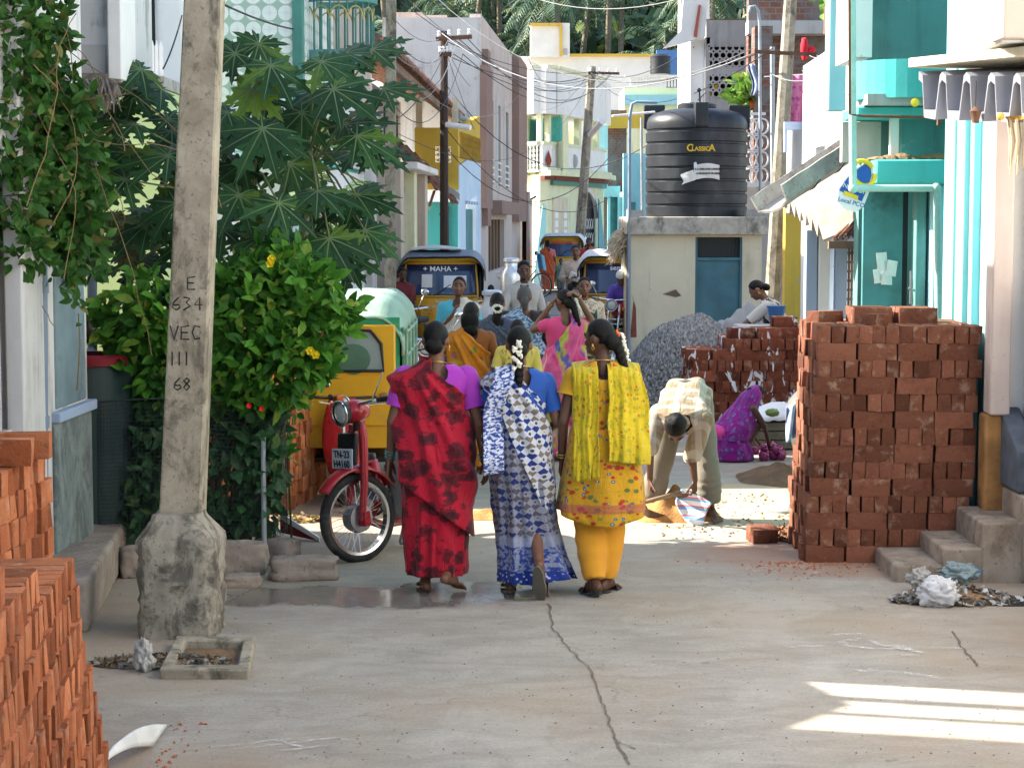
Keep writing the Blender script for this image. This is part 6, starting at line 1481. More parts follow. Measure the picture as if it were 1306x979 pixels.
def bush_part(m, blobs, n, Lr, zb=.1, face=(.15,-.75,.45), shift=0, dxp=0):
 tot = sum(b[2]*b[3] for b in blobs)
 for (px,py,rx,ry,d,rd) in blobs:
  px += dxp
  k_ = int(n*rx*ry/tot)
  for k in range(k_):
   a = r.random()*TAU; q = r.random()**.5*(1+.22*math.sin(a*5+px)+.1*math.sin(a*11+py)); p = W(px+rx*q*math.cos(a), py+ry*q*math.sin(a), d+shift+r.uniform(-1,1)*rd*math.sqrt(max(.05,1-q*q)))
   out = (p-W(px,py+20,d+shift)); out = out.normalized() if out.length > .01 else Vector((0,0,1))
   dd = (out*.6+rdir(r)*.7+Vector((0,-.35,-.15))).normalized(); nn = (Vector(face)+rdir(r)*.75).normalized(); L = r.uniform(*Lr)
   leaf_blade(m, p, dd, nn, L, L*r.uniform(.24,.3), r.uniform(.1,.35), r.uniform(.1,.5))
m = MB()
bush_part(m, [(345,395,75,75,11.55,.35),(400,400,55,60,11.5,.3),(300,420,60,75,11.7,.35),(405,445,34,38,11.45,.2),(350,460,70,45,11.4,.3),(290,470,40,50,11.6,.3),(375,350,40,35,11.6,.25),(195,400,55,50,11.6,.3),(200,450,50,70,11.7,.3),(225,520,30,50,11.7,.2),(270,365,16,22,11.5,.1),(365,330,14,20,11.5,.1),(425,385,20,14,11.4,.1),(436,415,16,12,11.4,.1),(405,480,18,14,11.4,.1),(395,352,18,16,11.5,.1),(150,415,20,14,11.6,.1),(160,455,18,20,11.6,.1),(340,505,50,18,11.4,.2)], 4600, (.05,.125), shift=.6, dxp=-9)
m.build('foliage', M['leaf_bush'], bu, world=True, fixn=False)
m = MB()
for k in range(16):
 p = W(r.uniform(190,430), r.uniform(340,470), 12.2+r.uniform(-.2,.3)); q = Vector((-1.9+r.uniform(-.25,.25),12.3,.15)); m.tube([q, q.lerp(p,.5)+Vector((0,.05,.12)), p], [.013,.009,.004], 5)
m.build('stems', M['wood'], bu, world=True, smooth=4)
for (px,py,d) in ((347,330,11.8),(396,447,11.65),(345,336,11.82),(403,452,11.7)):
 m = MB(); c = W(px,py,d)
 for k in range(6):
  a = TAU*k/6; dd = Vector((math.cos(a),-.5,math.sin(a))).normalized(); leaf_blade(m, c, dd, Vector((0,-1,.2)), .036, .016, .2, -.3, 3)
 m.ell(c+Vector((0,-.012,0)), .012, nu=8, nv=6); m.build('yellow_bloom', M['yellow_flower'], bu, world=True, fixn=False)
for (px,py) in ((318,517),(334,521)):
 m = MB(); c = W(px,py,11.75)
 for k in range(5):
  a = TAU*k/5; leaf_blade(m, c, Vector((math.cos(a),-.5,math.sin(a))).normalized(), Vector((0,-1,.2)), .022, .009, .2, -.2, 3)
 m.build('red_bloom', M['red_flower'], bu, world=True, fixn=False)
cp = thing('caged_plants', 'dark green garden plants growing inside the round wire cage', 'plants', (-2.09,12.3,0)); r = random.Random(41)
m = MB()
bush_part(m, [(205,600,60,85,11.45,.3),(300,610,50,80,11.4,.3),(260,540,90,40,11.55,.3),(320,560,35,60,11.3,.2),(150,640,35,60,11.5,.25),(340,600,18,80,11.3,.15),(230,660,110,30,11.4,.3)], 2300, (.06,.115), shift=.85)
m.build('foliage', M['leaf_cage'], cp, world=True, fixn=False)
m = MB()
for k in range(22): p = Vector((-2.09+r.uniform(-.45,.45), 12.3+r.uniform(-.25,.25), .1)); m.tube([p, p+Vector((r.uniform(-.08,.08),r.uniform(-.05,.05),.4)), p+Vector((r.uniform(-.15,.15),r.uniform(-.1,.1),.75))], [.008,.006,.003], 5)
m.build('stems', M['leaf_cage'], cp, world=True, smooth=4)
sp = thing('small_plant', 'little bright green sprig beside the orange bricks at the cage', 'plant', (W(372,500,12.6).x,12.6,0)); m = MB()
bush_part(m, [(372,510,22,18,12.6,.12),(363,565,10,30,12.5,.08)], 90, (.05,.08)); m.build('foliage', M['leaf_bush'], sp, world=True, fixn=False)
m = MB(); m.tube([Vector((W(366,0,12.6).x,12.6,0)), W(366,560,12.6), W(374,505,12.6)], [.008,.006,.003], 5); m.build('stem', M['leaf_cage'], sp, world=True)
vn = thing('creeper', 'thick green creeper hanging over the white house at the top left', 'creeper', (-2.6,10.6,0)); r = random.Random(51); m = MB()
bush_part(m, [(20,60,45,75,10.3,.25),(40,150,60,70,10.4,.3),(70,200,55,60,10.5,.3),(20,230,50,60,10.2,.25),(95,180,35,40,10.7,.25),(85,270,45,55,10.6,.25),(105,300,28,50,10.7,.2),(25,310,30,40,10.2,.15),(70,120,45,40,10.6,.25),(110,250,22,40,10.8,.2),(5,30,25,60,10.2,.2),(8,140,25,60,10.2,.2),(0,230,25,60,10.2,.2),(55,30,35,40,10.5,.2),(110,320,25,35,11.2,.1)], 4300, (.055,.095))
for (px,py,n) in ((8,400,3),(40,300,10),(52,330,8),(62,340,9),(88,350,10),(18,345,8),(100,395,6),(92,380,6),(8,330,5),(120,330,5)): bush_part(m, [(px,py,12,22,10.4,.1)], n, (.05,.085))
m.build('foliage', M['leaf_vine'], vn, world=True, fixn=False)
m = MB()
for k in range(26):
 p0 = W(r.uniform(0,110), r.uniform(0,180), 10.2+r.uniform(0,.4)); pts = [p0];
 dv = Vector((r.uniform(-.05,.05),0,-.06))
 for j in range(16): dv = (dv+Vector((r.uniform(-.025,.025), r.uniform(-.02,.015), r.uniform(-.025,.02))))*.93; pts.append(pts[-1]+dv)
 m.tube(pts, .0026, 5, False)
m.tube([W(100,400,10.7),W(102,440,10.7),W(98,498,10.7)], .004, 5)
m.build('vines', mat('vine_stem', (.24,.16,.07), .8), vn, world=True, smooth=4)
for (px,py,d,lab,n) in ((950,118,29.5,'small green plant with orange blooms beside the grey stair tower',90),(1060,3,16.6,'green sprig sticking out at the top above the pipe',40)):
 p = W(px,py,d); t_ = thing('small_plant', lab, 'plant', p); m = MB(); bush_part(m, [(px,py,16,16,d,.2)], n, (.08*d/17,.15*d/17)); m.build('foliage', M['leaf_tree'], t_, world=True, fixn=False)
 m = MB(); m.tube([W(px,py+22,d), W(px,py,d)], .02, 5); m.build('stem', M['leaf_cage'], t_, world=True)
 if d > 20: m = MB(); m.ell(W(px+10,py+14,d), .07, nu=10, nv=7); m.build('orange_bloom', M['orange_flower'], t_, world=True)
m = MB()
for k in range(7): m.tube([W(1052+k*4,44,16.2), W(1053+k*4.3,8+(k%3)*5,16.2)], .014, 5)
tag(m.build('stick_bundle', M['wood']), 'short rusty rods standing out of the blue corner post', 'rods')
# ================================================================ vehicles
def wheel(par, c, axis, r, tw, name='wheel', spokes=0, spin=0):
 """wheel with tyre, rim (and wire spokes) as sub-parts; axis = axle direction in the thing's own frame"""
 ax = Vector(axis).normalized(); c = Vector(c)
 m = MB(); m.lathe([(.012,-tw*.8),(.03,-tw*.8),(.03,tw*.8),(.012,tw*.8)], c, 12, ax); w = m.build(name, M['steel'], par, smooth=R(40))
 m = MB(); q = Vector((0,0,1)).rotation_difference(ax); rt = tw/2
 def tor(u, v):
  a, b = u*TAU, v*TAU; k = r-rt+rt*math.cos(b)*.95; return c+q @ Vector((k*math.cos(a), k*math.sin(a), rt*math.sin(b)*1.05))
 m.grid(tor, 40, 10, closed=True); m.build('tyre', M['rubber'], w, smooth=4, wdist=1e-5)
 ri = r-tw*.92
 m = MB(); m.lathe([(ri-.012,-tw*.36),(ri+.006,-tw*.42),(ri+.006,tw*.42),(ri-.012,tw*.36),(ri-.012,-tw*.36)], c, 40, ax, cap=False); m.build('rim', M['chrome'] if spokes else M['steel'], w, smooth=R(40))
 m = MB()
 if spokes:
  for k in range(spokes):
   a = TAU*k/spokes; b = a+(.5 if k%2 else -.5); s = (1 if k%4<2 else -1)*tw*.5
   m.tube([c+q @ Vector((.04*math.cos(b),.04*math.sin(b),s)), c+q @ Vector((ri*math.cos(a),ri*math.sin(a),0))], .0018, 4, False)
  m.build('spokes', M['chrome'], w)
 else:
  m.lathe([(.01,-.01),(ri*.6,-.03),(ri,-.01),(ri,.01),(ri*.6,.03),(.01,.01)], c, 24, ax); m.build('hub_disc', M['steel'], w, smooth=R(40))
 return w
def lamp(par, c, d, r, name='headlight', depth=.09, mt='black_paint'):
 d = Vector(d).normalized(); m = MB(); m.lathe([(.01,-depth),(r*.6,-depth*.8),(r*.95,-depth*.25),(r*1.04,0),(r*1.04,.012),(r*.95,.014)], c, 24, d, cap=False); h = m.build(name, M[mt], par, smooth=R(40))
 m = MB(); m.lathe([(r*.97,.0),(r*.6,.018),(.001,.024)], c, 24, d); m.build('lens', mat('lamp_lens', (.55,.58,.58), .12, .1, 20, bump=.2, spec=.8), h, smooth=4)
 m = MB(); m.tube([Vector(c)+(Vector((0,0,1)).rotation_difference(d) @ Vector((r*math.cos(TAU*k/24),r*math.sin(TAU*k/24),.012))) for k in range(25)], .007, 6); m.build('lamp_ring', M['chrome'], h, smooth=4)
 return h
MY = R(180+14)      # heading: towards the camera and to the left
mp = thing('moped', 'red moped with round headlight, grey leg shields and spoked wheel', 'moped', G(462,722)+Vector((.10,.30,0)), 0); mp.rotation_euler = (0,-.10,0)
fx = Vector((-math.sin(R(30)), -math.cos(R(30)), 0)); fs = Vector((-fx.y, fx.x, 0))       # body forward and its left side
wx = Vector((-math.sin(R(49)), -math.cos(R(49)), 0)); ws = Vector((-wx.y, wx.x, 0))       # front wheel direction
def mpt(f, s, z, F=fx, S=fs): return F*f+S*s+Vector((0,0,z))
FW = Vector((-.10,-.30,.29))*1.0; FW = Vector((-.115,-.10,.285)); RW_ = FW-fx*1.12
wheel(mp, FW, ws, .285, .062, 'front_wheel', 36); wheel(mp, RW_, fs, .285, .07, 'rear_wheel', 36)
def frk(f, s, z): return FW+wx*f+ws*s+Vector((0,0,z))
m = MB(); m.lathe([(.02,-.05),(.085,-.045),(.095,0),(.085,.045),(.02,.05)], FW, 24, ws); m.build('brake_drum', M['steel'], mp, smooth=R(40))
for s in (-1,1):
 m = MB(); m.tube([frk(.02,s*.075,-.01), frk(-.03,s*.07,.22), frk(-.06,s*.065,.48), frk(-.075,s*.05,.58)], [.022,.026,.03,.026], 10); m.box(frk(.0,s*.078,.0), (.05,.05,.09), Matrix.Rotation(R(49),3,'Z')); m.build('fork_leg', M['red_paint'], mp, smooth=R(40))
def fender(u, v):
 a = R(lerp(150,38,u)); w = (v-.5)*2; rr = .335-.03*w*w; return FW+wx*(rr*math.cos(a))+Vector((0,0,rr*math.sin(a)))+ws*(w*.058)
m = MB(); m.grid(fender, 26, 8); m.build('front_fender', M['red_paint'], mp, smooth=4, solid=.006)
m = MB(); m.tube([frk(-.07,0,.54), frk(-.085,0,.66)], [.03,.03], 10); m.build('steering_column', M['black_paint'], mp, smooth=R(40))
HC = frk(-.06,0,.665)
m = MB(); m.ell(HC, (.09,.11,.075), Matrix.Rotation(R(-49)+PI,3,'Z'), nu=22, nv=14); m.build('headlight_cowl', M['red_paint'], mp, smooth=4)
hl = lamp(mp, HC+wx*.10+Vector((0,0,0)), wx+Vector((0,0,-.05)), .078)
m = MB(); m.tube([HC+ws*-.30+Vector((0,0,.075))-wx*.06, HC+ws*-.16+Vector((0,0,.06)), HC+Vector((0,0,.04)), HC+ws*.16+Vector((0,0,.06)), HC+ws*.30+Vector((0,0,.075))-wx*.06], .012, 8)
hb = m.build('handlebar', M['chrome'], mp, smooth=4)
for s in (-1,1):
 m = MB(); m.tube([HC+ws*s*.22+Vector((0,0,.068))-wx*.03, HC+ws*s*.345+Vector((0,0,.082))-wx*.075], .017, 10); m.build('grip', M['rubber'], hb, smooth=4)
 m = MB(); m.tube([HC+ws*s*.20+wx*.03+Vector((0,0,.05)), HC+ws*s*.36+wx*.0+Vector((0,0,.06))], .006, 6); m.build('brake_lever', M['chrome'], hb)
m = MB(); m.box(HC+ws*-.155+Vector((0,0,.075)), (.06,.05,.055), Matrix.Rotation(R(49),3,'Z')); m.build('indicator', mat('amber_lens', (.45,.09,.02), .3), hb, bevel=.01)
m = MB(); m.box(frk(.02,0,.44), (.19,.035,.20), Matrix.Rotation(R(-49)+PI,3,'Z') @ Matrix.Rotation(.18,3,'X')); m.build('front_panel', M['black_paint'], mp, bevel=.012)
pl = frk(.055,.0,.385); Rp = Matrix.Rotation(R(-49),3,'Z')
m = MB(); m.box(pl+wx*.012, (.215,.008,.125), Matrix.Rotation(R(-49)+PI,3,'Z') @ Matrix.Rotation(.12,3,'X')); npl = m.build('number_plate', mat('plate_white', (.55,.58,.66), .5, .1, 8), mp, bevel=.004)
MI = rootmat(mp)
for t_, dz in (('TN-23',.026),('H4160',-.034)):
 text_mesh(t_, .062, MI @ frameM(pl+wx*.019+Vector((0,0,dz))-wx*(dz*.12), -ws if (-ws).x > 0 else ws, Vector((0,0,1))), 'plate_lettering', M['ink'], npl, .001, True, .0012)
for s in (-1,1):
 def shield(u, v):
  z = lerp(.24,.66,v); w = lerp(.075,.23,sst(0,.35,v))*(1-.10*sst(.75,1,v)); return FW-wx*.20+fs*s*lerp(.035,w,u)+Vector((0,0,z-.285))-fx*(.03+.09*u*u+.05*(1-v))
 m = MB(); m.grid(shield, 10, 14); m.build('leg_shield', mat('shield_grey', (.16,.165,.165), .45, .15, 5, dirt=(.07,.06,.05)), mp, smooth=4, solid=.012)
bp = lambda f, s, z: FW-wx*.16-fx*f+fs*s+Vector((0,0,z-.285))
m = MB(); m.tube([bp(0,0,.62), bp(.08,0,.35), bp(.2,0,.24), bp(.55,0,.25), bp(.72,0,.42)], [.035,.035,.04,.04,.03], 10); m.build('frame', M['red_paint'], mp, smooth=4)
m = MB(); m.ell(bp(.36,0,.30), (.10,.16,.11), nu=18, nv=12, fn=lambda d: 1+.06*math.sin(d.z*40)); m.build('engine', M['steel'], mp, smooth=4)
m = MB(); m.tube([bp(.1,.0,.40), bp(.13,-.17,.22), bp(.3,-.19,.16), bp(.55,-.18,.13)], [.02,.03,.03,.02], 8); m.build('side_rail', M['red_paint'], mp, smooth=4)
m = MB(); m.ell(bp(.62,0,.64), (.13,.27,.06), Matrix.Rotation(R(-30),3,'Z'), nu=18, nv=10); m.build('seat', M['black_canvas'], mp, smooth=4)
m = MB(); m.tube([bp(.62,0,.6), bp(.6,0,.4)], .025, 8); m.build('seat_post', M['steel'], mp)
m = MB(); m.box(bp(.92,0,.62), (.26,.36,.03), Matrix.Rotation(R(-30),3,'Z')); m.build('rear_carrier', M['black_paint'], mp, bevel=.01)
for s in (-1,1):
 m = MB(); m.tube([bp(.36,s*.02,.27), bp(.36,s*.16,.27), bp(.36+.12*s,s*.17,.24)], .011, 6); m.box(bp(.36+.12*s,s*.22,.24), (.10,.06,.022), Matrix.Rotation(R(-30),3,'Z')); m.build('pedal', M['black_paint'], mp)
m = MB(); m.tube([bp(.4,.06,.2), bp(.42,.14,.02)], .011, 6); m.tube([bp(.4,-.06,.2), bp(.42,-.14,.02)], .011, 6); m.tube([bp(.42,.14,.012), bp(.42,-.14,.012)], .011, 6); m.build('stand', M['steel'], mp)
m = MB(); m.tube([HC+ws*.2+Vector((0,0,.07)), HC+ws*.30+Vector((0,0,.24))-wx*.03], .005, 6); m.build('mirror_stalk', M['chrome'], hb)
s2 = thing('scooter', 'red scooter with grey seat parked behind the moped and bricks', 'scooter', G(440,640)+Vector((-.0,.3,0))); s2.scale = (.72,.72,.80)
m = MB(); m.ell((0,.25,.55), (.19,.55,.26), nu=24, nv=14); m.build('rear_body', M['red_paint'], s2, smooth=4)
m = MB(); m.ell((0,.15,.84), (.16,.42,.09), nu=20, nv=12); m.build('seat', M['grey_canvas'], s2, smooth=4)
m = MB(); m.grid(lambda u,v: Vector(((u-.5)*.46*(.65+.35*math.sin(PI*v)), -.52-.10*math.cos((u-.5)*3)+.10*v, lerp(.28,1.0,v))), 12, 12); m.build('leg_shield', M['red_paint'], s2, smooth=4, solid=.012)
m = MB(); m.tube([(-.34,-.42,1.0),(0,-.47,.99),(.34,-.42,1.0)], .015, 8); m.build('handlebar', M['black_paint'], s2, smooth=4)
lamp(s2, (0,-.55,.95), (0,-1,0), .07); m = MB(); m.box((0,-.3,.26),(.3,.5,.03)); m.build('footboard', M['black_paint'], s2, bevel=.01)
wheel(s2, (0,-.72,.22), (1,0,0), .22, .09, 'front_wheel'); wheel(s2, (0,.55,.22), (1,0,0), .22, .09, 'rear_wheel')
m = MB(); m.tube([(0,-.72,.22),(0,-.6,.5),(0,-.5,1.0)], .025, 8); m.build('steering_column', M['steel'], s2)
m = MB(); m.grid(lambda u,v: Vector((lerp(-.1,.1,u)+.14, .1+.3*v, .80+.08*math.sin(u*PI))), 6,6); m.build('seat_trim', mat('pink_print', (.5,.06,.13), .6, .5, 25), s2, smooth=4, solid=.006)
def rickshaw(label, loc, rz, canopy='black_canvas', top='grey_canvas', banner='', front='yellow_auto', style=0):
 t = thing('auto_rickshaw', label, 'auto rickshaw', loc, rz)
 w0, w1 = .42, .62
 def nose(u, v):
  z = lerp(.34, 1.02, v); a = (u-.5)*2; half = lerp(.34, .60, sst(0,.75,v)); y = -1.18+.30*abs(a)**2.6+.10*(1-v)*0+.14*v; return Vector((a*half, y, z))
 m = MB(); m.grid(nose, 24, 14); m.build('front_panel', M[front], t, smooth=4, solid=.015)
 m = MB()
 for s in (-1,1): m.prism([(-.86,.30),(-.80,1.02),(-.60,1.02),(-.52,.62),(.05,.55),(.10,.95),(1.10,.95),(1.15,.45),(.6,.30)], s*.60-.012, s*.60+.012, 'yz')
 m.build('side_panels', M[front], t, bevel=.008)
 m = MB(); m.box((0,.1,.33),(1.18,1.9,.05)); m.build('floor', M['black_paint'], t, bevel=.01)
 m = MB(); m.box((0,1.14,.70),(1.18,.04,.52)); m.build('rear_panel', M[front], t, bevel=.01)
 def ws_(u, v): z = lerp(1.04,1.55,v); a = (u-.5)*2; return Vector((a*lerp(.56,.53,v), -1.0+.14*abs(a)**2.4+.30*v*.6, z))
 m = MB(); m.grid(ws_, 16, 8); m.build('windscreen', M['glass_dark'], t, smooth=4, solid=.008)
 m = MB(); off = Vector((0,-.012,0)); rim = [ws_(u,0)+off for u in [k/12 for k in range(13)]]+[ws_(1,v)+off for v in [k/8 for k in range(1,9)]]+[ws_(u,1)+off for u in [1-k/12 for k in range(1,13)]]+[ws_(0,v)+off for v in [1-k/8 for k in range(1,9)]]
 m.tube(rim, .018, 6, False); m.build('windscreen_frame', M[front], t, smooth=4)
 if banner is not None:
  m = MB(); m.grid(lambda u,v: ws_(lerp(.04,.96,u), lerp(.78,.97,v))+Vector((0,-.010,0)), 12, 3); bn = m.build('screen_banner', mat('navy_banner', (.008,.012,.05), .4, bump=0) if style != 2 else mat('orange_banner', (.55,.22,.03), .5), t, smooth=4)
  if banner: text_mesh(banner, .115, rootmat(t) @ frameM((0,-.865 if style != 9 else -1, 1.465), (1,0,0), (0,.35,1)), 'lettering', M['white_paint'] if style != 2 else mat('red_letters', (.5,.03,.02), .5), bn, .002, True, .002)
 m = MB(); m.tube([ws_(.42,.02)+Vector((0,-.02,0)), ws_(.62,.34)+Vector((0,-.02,0)), ws_(.85,.5)+Vector((0,-.02,0))], .008, 5); m.build('wiper', M['black_paint'], t)
 m = MB(); m.tube([nose(u,.80)+Vector((0,-.012,0)) for u in [k/20 for k in range(21)]], .012, 6); m.build('chrome_strip', M['chrome'], t, smooth=4)
 for s in (-1,1):
  p = nose(.5+.36*s,.60); lamp(t, p+Vector((0,-.02,0)), (0,-1,0), .075, 'headlight', .06, 'chrome')
  p = nose(.5+.27*s,.46); lamp(t, p+Vector((0,-.02,0)), (0,-1,0), .028, 'indicator', .04, 'chrome')
 m = MB(); m.box(nose(.5,.90)+Vector((0,-.012,0)), (.16,.02,.03)); m.build('badge', M['chrome'], t, bevel=.005)
 m = MB(); m.grid(lambda u,v: nose(lerp(.24,.76,u), lerp(.05,.42,v))+Vector((0,-.012-.03*math.sin(PI*u),0)), 10, 6); m.build('lower_panel', M['grey_auto'], t, smooth=4, solid=.01)
 m = MB(); m.grid(lambda u,v: Vector(((v-.5)*.30, -1.10-.34*math.cos(R(lerp(-20,100,u)))*.75+.02, .26+.30*math.sin(R(lerp(-10,100,u))))), 14, 6); m.build('mudguard', M[front], t, smooth=4, solid=.01)
 def can(u, v):
  a = (u-.5)*2; y = lerp(-.86,1.16,v); hw = .645; sq = abs(a)**3.2; x = math.copysign(hw*min(1,abs(a)*1.12)**.9, a) if a else 0
  ztop = 1.70+.035*math.sin(PI*min(1,v*1.1))-.16*sst(.78,1,v)**2-.05*(1-sst(0,.15,v)); return Vector((x, y, ztop-.32*max(0,(abs(a)-.62)/.38)**1.7+.008*math.sin(v*21+a*2)+.012*nz(a*4,v*7,1)))
 m = MB(); m.grid(can, 30, 24); m.build('canopy', M[top], t, smooth=4, solid=.02)
 m = MB(); m.tube([can(u,0)+Vector((0,-.012,0)) for u in [k/24 for k in range(25)]], .014, 8); m.build('canopy_edge', M[canopy], t, smooth=4)
 m = MB(); m.grid(lambda u,v: (ws_(u,1)+Vector((0,-.005,.012))).lerp(can(lerp(.10,.90,u),0)+Vector((0,.01,-.02)), v), 20, 4); m.build('visor', M[front], t, smooth=4, solid=.01)
 m = MB(); m.grid(lambda u,v: Vector((lerp(-.62,.62,u), 1.14+.02*math.sin(PI*u), lerp(.95,1.55,v))), 10, 6); m.build('rear_curtain', M[canopy], t, smooth=4, solid=.012)
 for s in (-1,1):
  m = MB(); m.grid(lambda u,v: Vector((s*(.61+.01*math.sin(v*9)), lerp(.35,1.12,u), lerp(.95,1.42,v))), 8, 6); m.build('side_curtain', M[canopy], t, smooth=4, solid=.012)
  m = MB(); m.tube([(s*.585,-.80,1.02),(s*.60,-.74,1.42)], .018, 6); m.tube([(s*.61,.30,.6),(s*.625,.30,1.42)], .016, 6); m.build('roof_post', M[canopy], t)
  m = MB(); m.tube([(s*.58,-.86,1.1),(s*.74,-.92,1.14)], .008, 5); m.ell((s*.76,-.93,1.16),(.05,.025,.065), nu=12, nv=8); m.build('wing_mirror', M['black_paint'], t)
  wheel(t, (s*.55,.72,.21), (1,0,0), .21, .10, 'rear_wheel')
 wheel(t, (0,-1.10,.21), (1,0,0), .21, .095, 'front_wheel')
 m = MB(); m.box((0,.62,.62),(1.1,.42,.14)); m.box((0,.86,.9),(1.1,.10,.44)); m.build('passenger_seat', M['black_canvas'], t, bevel=.03)
 m = MB(); m.box((0,-.32,.62),(.5,.3,.10)); m.build('driver_seat', M['black_canvas'], t, bevel=.03)
 m = MB(); m.tube([(0,-.98,.5),(0,-.72,1.0)], .022, 8); m.tube([(-.3,-.70,1.04),(0,-.72,1.0),(.3,-.70,1.04)], .014, 8); m.build('steering', M['black_paint'], t, smooth=4)
 return t
p = G(563,460); r1 = rickshaw('yellow auto rickshaw with MAHA on its dark windscreen banner', (W(560,0,29.3).x,29.3+1.1,0), 0, 'black_canvas', 'grey_canvas', '+ MAHA +')
m = MB(); m.grid(lambda u,v: Vector((lerp(-.50,.30,u), lerp(-.7,.5,v), 1.775+.05*math.sin(PI*u)*math.sin(PI*min(1,v+.1)))), 10, 8); m.build('white_roof_sheet', M['white_canvas'], r1, smooth=4, solid=.02)
for (x,z,mm,w_) in ((-.20,1.28,'paper',.16),(.22,1.27,'white_paint',.34)):
 m = MB(); m.box((x,-.93,z),(w_,.006,.22 if w_<.3 else .2), Matrix.Rotation(-.36,3,'X')); m.build('windscreen_sticker', M[mm], r1)
m = MB(); m.box((-.18,-1.20,.80),(.2,.008,.1)); pl2 = m.build('number_plate', M['yellow_auto'], r1); text_mesh('TN 23', .05, rootmat(r1) @ frameM((-.18,-1.206,.825),(1,0,0),(0,0,1)), 'plate_lettering', M['ink'], pl2); text_mesh('W 4831', .05, rootmat(r1) @ frameM((-.18,-1.206,.775),(1,0,0),(0,0,1)), 'plate_lettering', M['ink'], pl2)
m = MB(); m.ell((.12,-1.17,.80),(.035,.01,.03),nu=12,nv=6); m.build('heart_sticker', M['paper'], r1)
rickshaw('yellow auto rickshaw with orange banner parked farthest down the street', (W(722,0,58).x,58+1.1,0), R(-7), 'black_canvas', 'white_canvas', 'RAJADHANI', 'yellow_auto', 2)
r3 = rickshaw('yellow auto rickshaw with white roof half hidden behind the shed', (W(797,0,30).x,30+1.1,0), R(-3), 'black_canvas', 'white_canvas', 'senthil')
r4 = rickshaw('green and yellow auto rickshaw with mint canopy behind the bush', (W(404,0,15.0).x,15.0+1.05,0), R(180), 'green_auto', 'mint_canvas', None)
m = MB(); m.box((0,1.165,1.06),(1.18,.03,.86)); m.build('rear_body', M['yellow_auto'], r4, bevel=.02)
for s in (-1,1):
 m = MB(); pts = [(s*.05,1.10),(s*.50,1.10),(s*.48,1.33),(s*.40,1.44),(s*.05,1.46)]
 m.prism(pts, 1.182, 1.19); m.build('rear_window', mat('rear_pane', (.20,.25,.26), .2, .2, 2, bump=0), r4)
 m = MB(); m.tube([(x,1.192,z) for x,z in pts+[pts[0]]], .014, 6); m.build('window_rubber', M['black_paint'], r4, smooth=4)
m = MB(); m.ell((-.27,1.192,1.20),(.13,.006,.13),nu=18,nv=10); m.build('dimmed_seat_on_pane', mat('dim_green_seat', (.06,.13,.09), .6), r4, smooth=4)  # disc lies on the pane, its colour dimmed as if behind glass
m = MB(); m.box((-.50,1.19,.88),(.06,.04,.07)); m.box((.50,1.19,.88),(.06,.04,.07)); m.build('tail_lamp', mat('dusty_lamp', (.25,.13,.06), .4), r4, bevel=.012)
m = MB(); m.box((.12,1.195,.98),(.42,.012,.035)); m.build('chrome_bar', M['chrome'], r4, bevel=.004)
m = MB()
for k in range(4): m.tube([(-.665,lerp(-.5,1.0,k/3),.75),(-.665,lerp(-.5,1.0,k/3),1.45)], .012, 5)
for z in (.78,1.0,1.22,1.42): m.tube([(-.668,-.5,z),(-.668,1.02,z)], .012, 5)
m.build('luggage_rail', M['mint_canvas'], r4)
m = MB(); m.grid(lambda u,v: Vector((-.640, lerp(-.5,1.1,u), lerp(.5,1.46,v))), 6, 6); m.build('side_canvas', M['green_auto'], r4, solid=.01)
for q in (r1,r3): q.scale = (1,1,.955)
r4.scale = (1,1,.90)
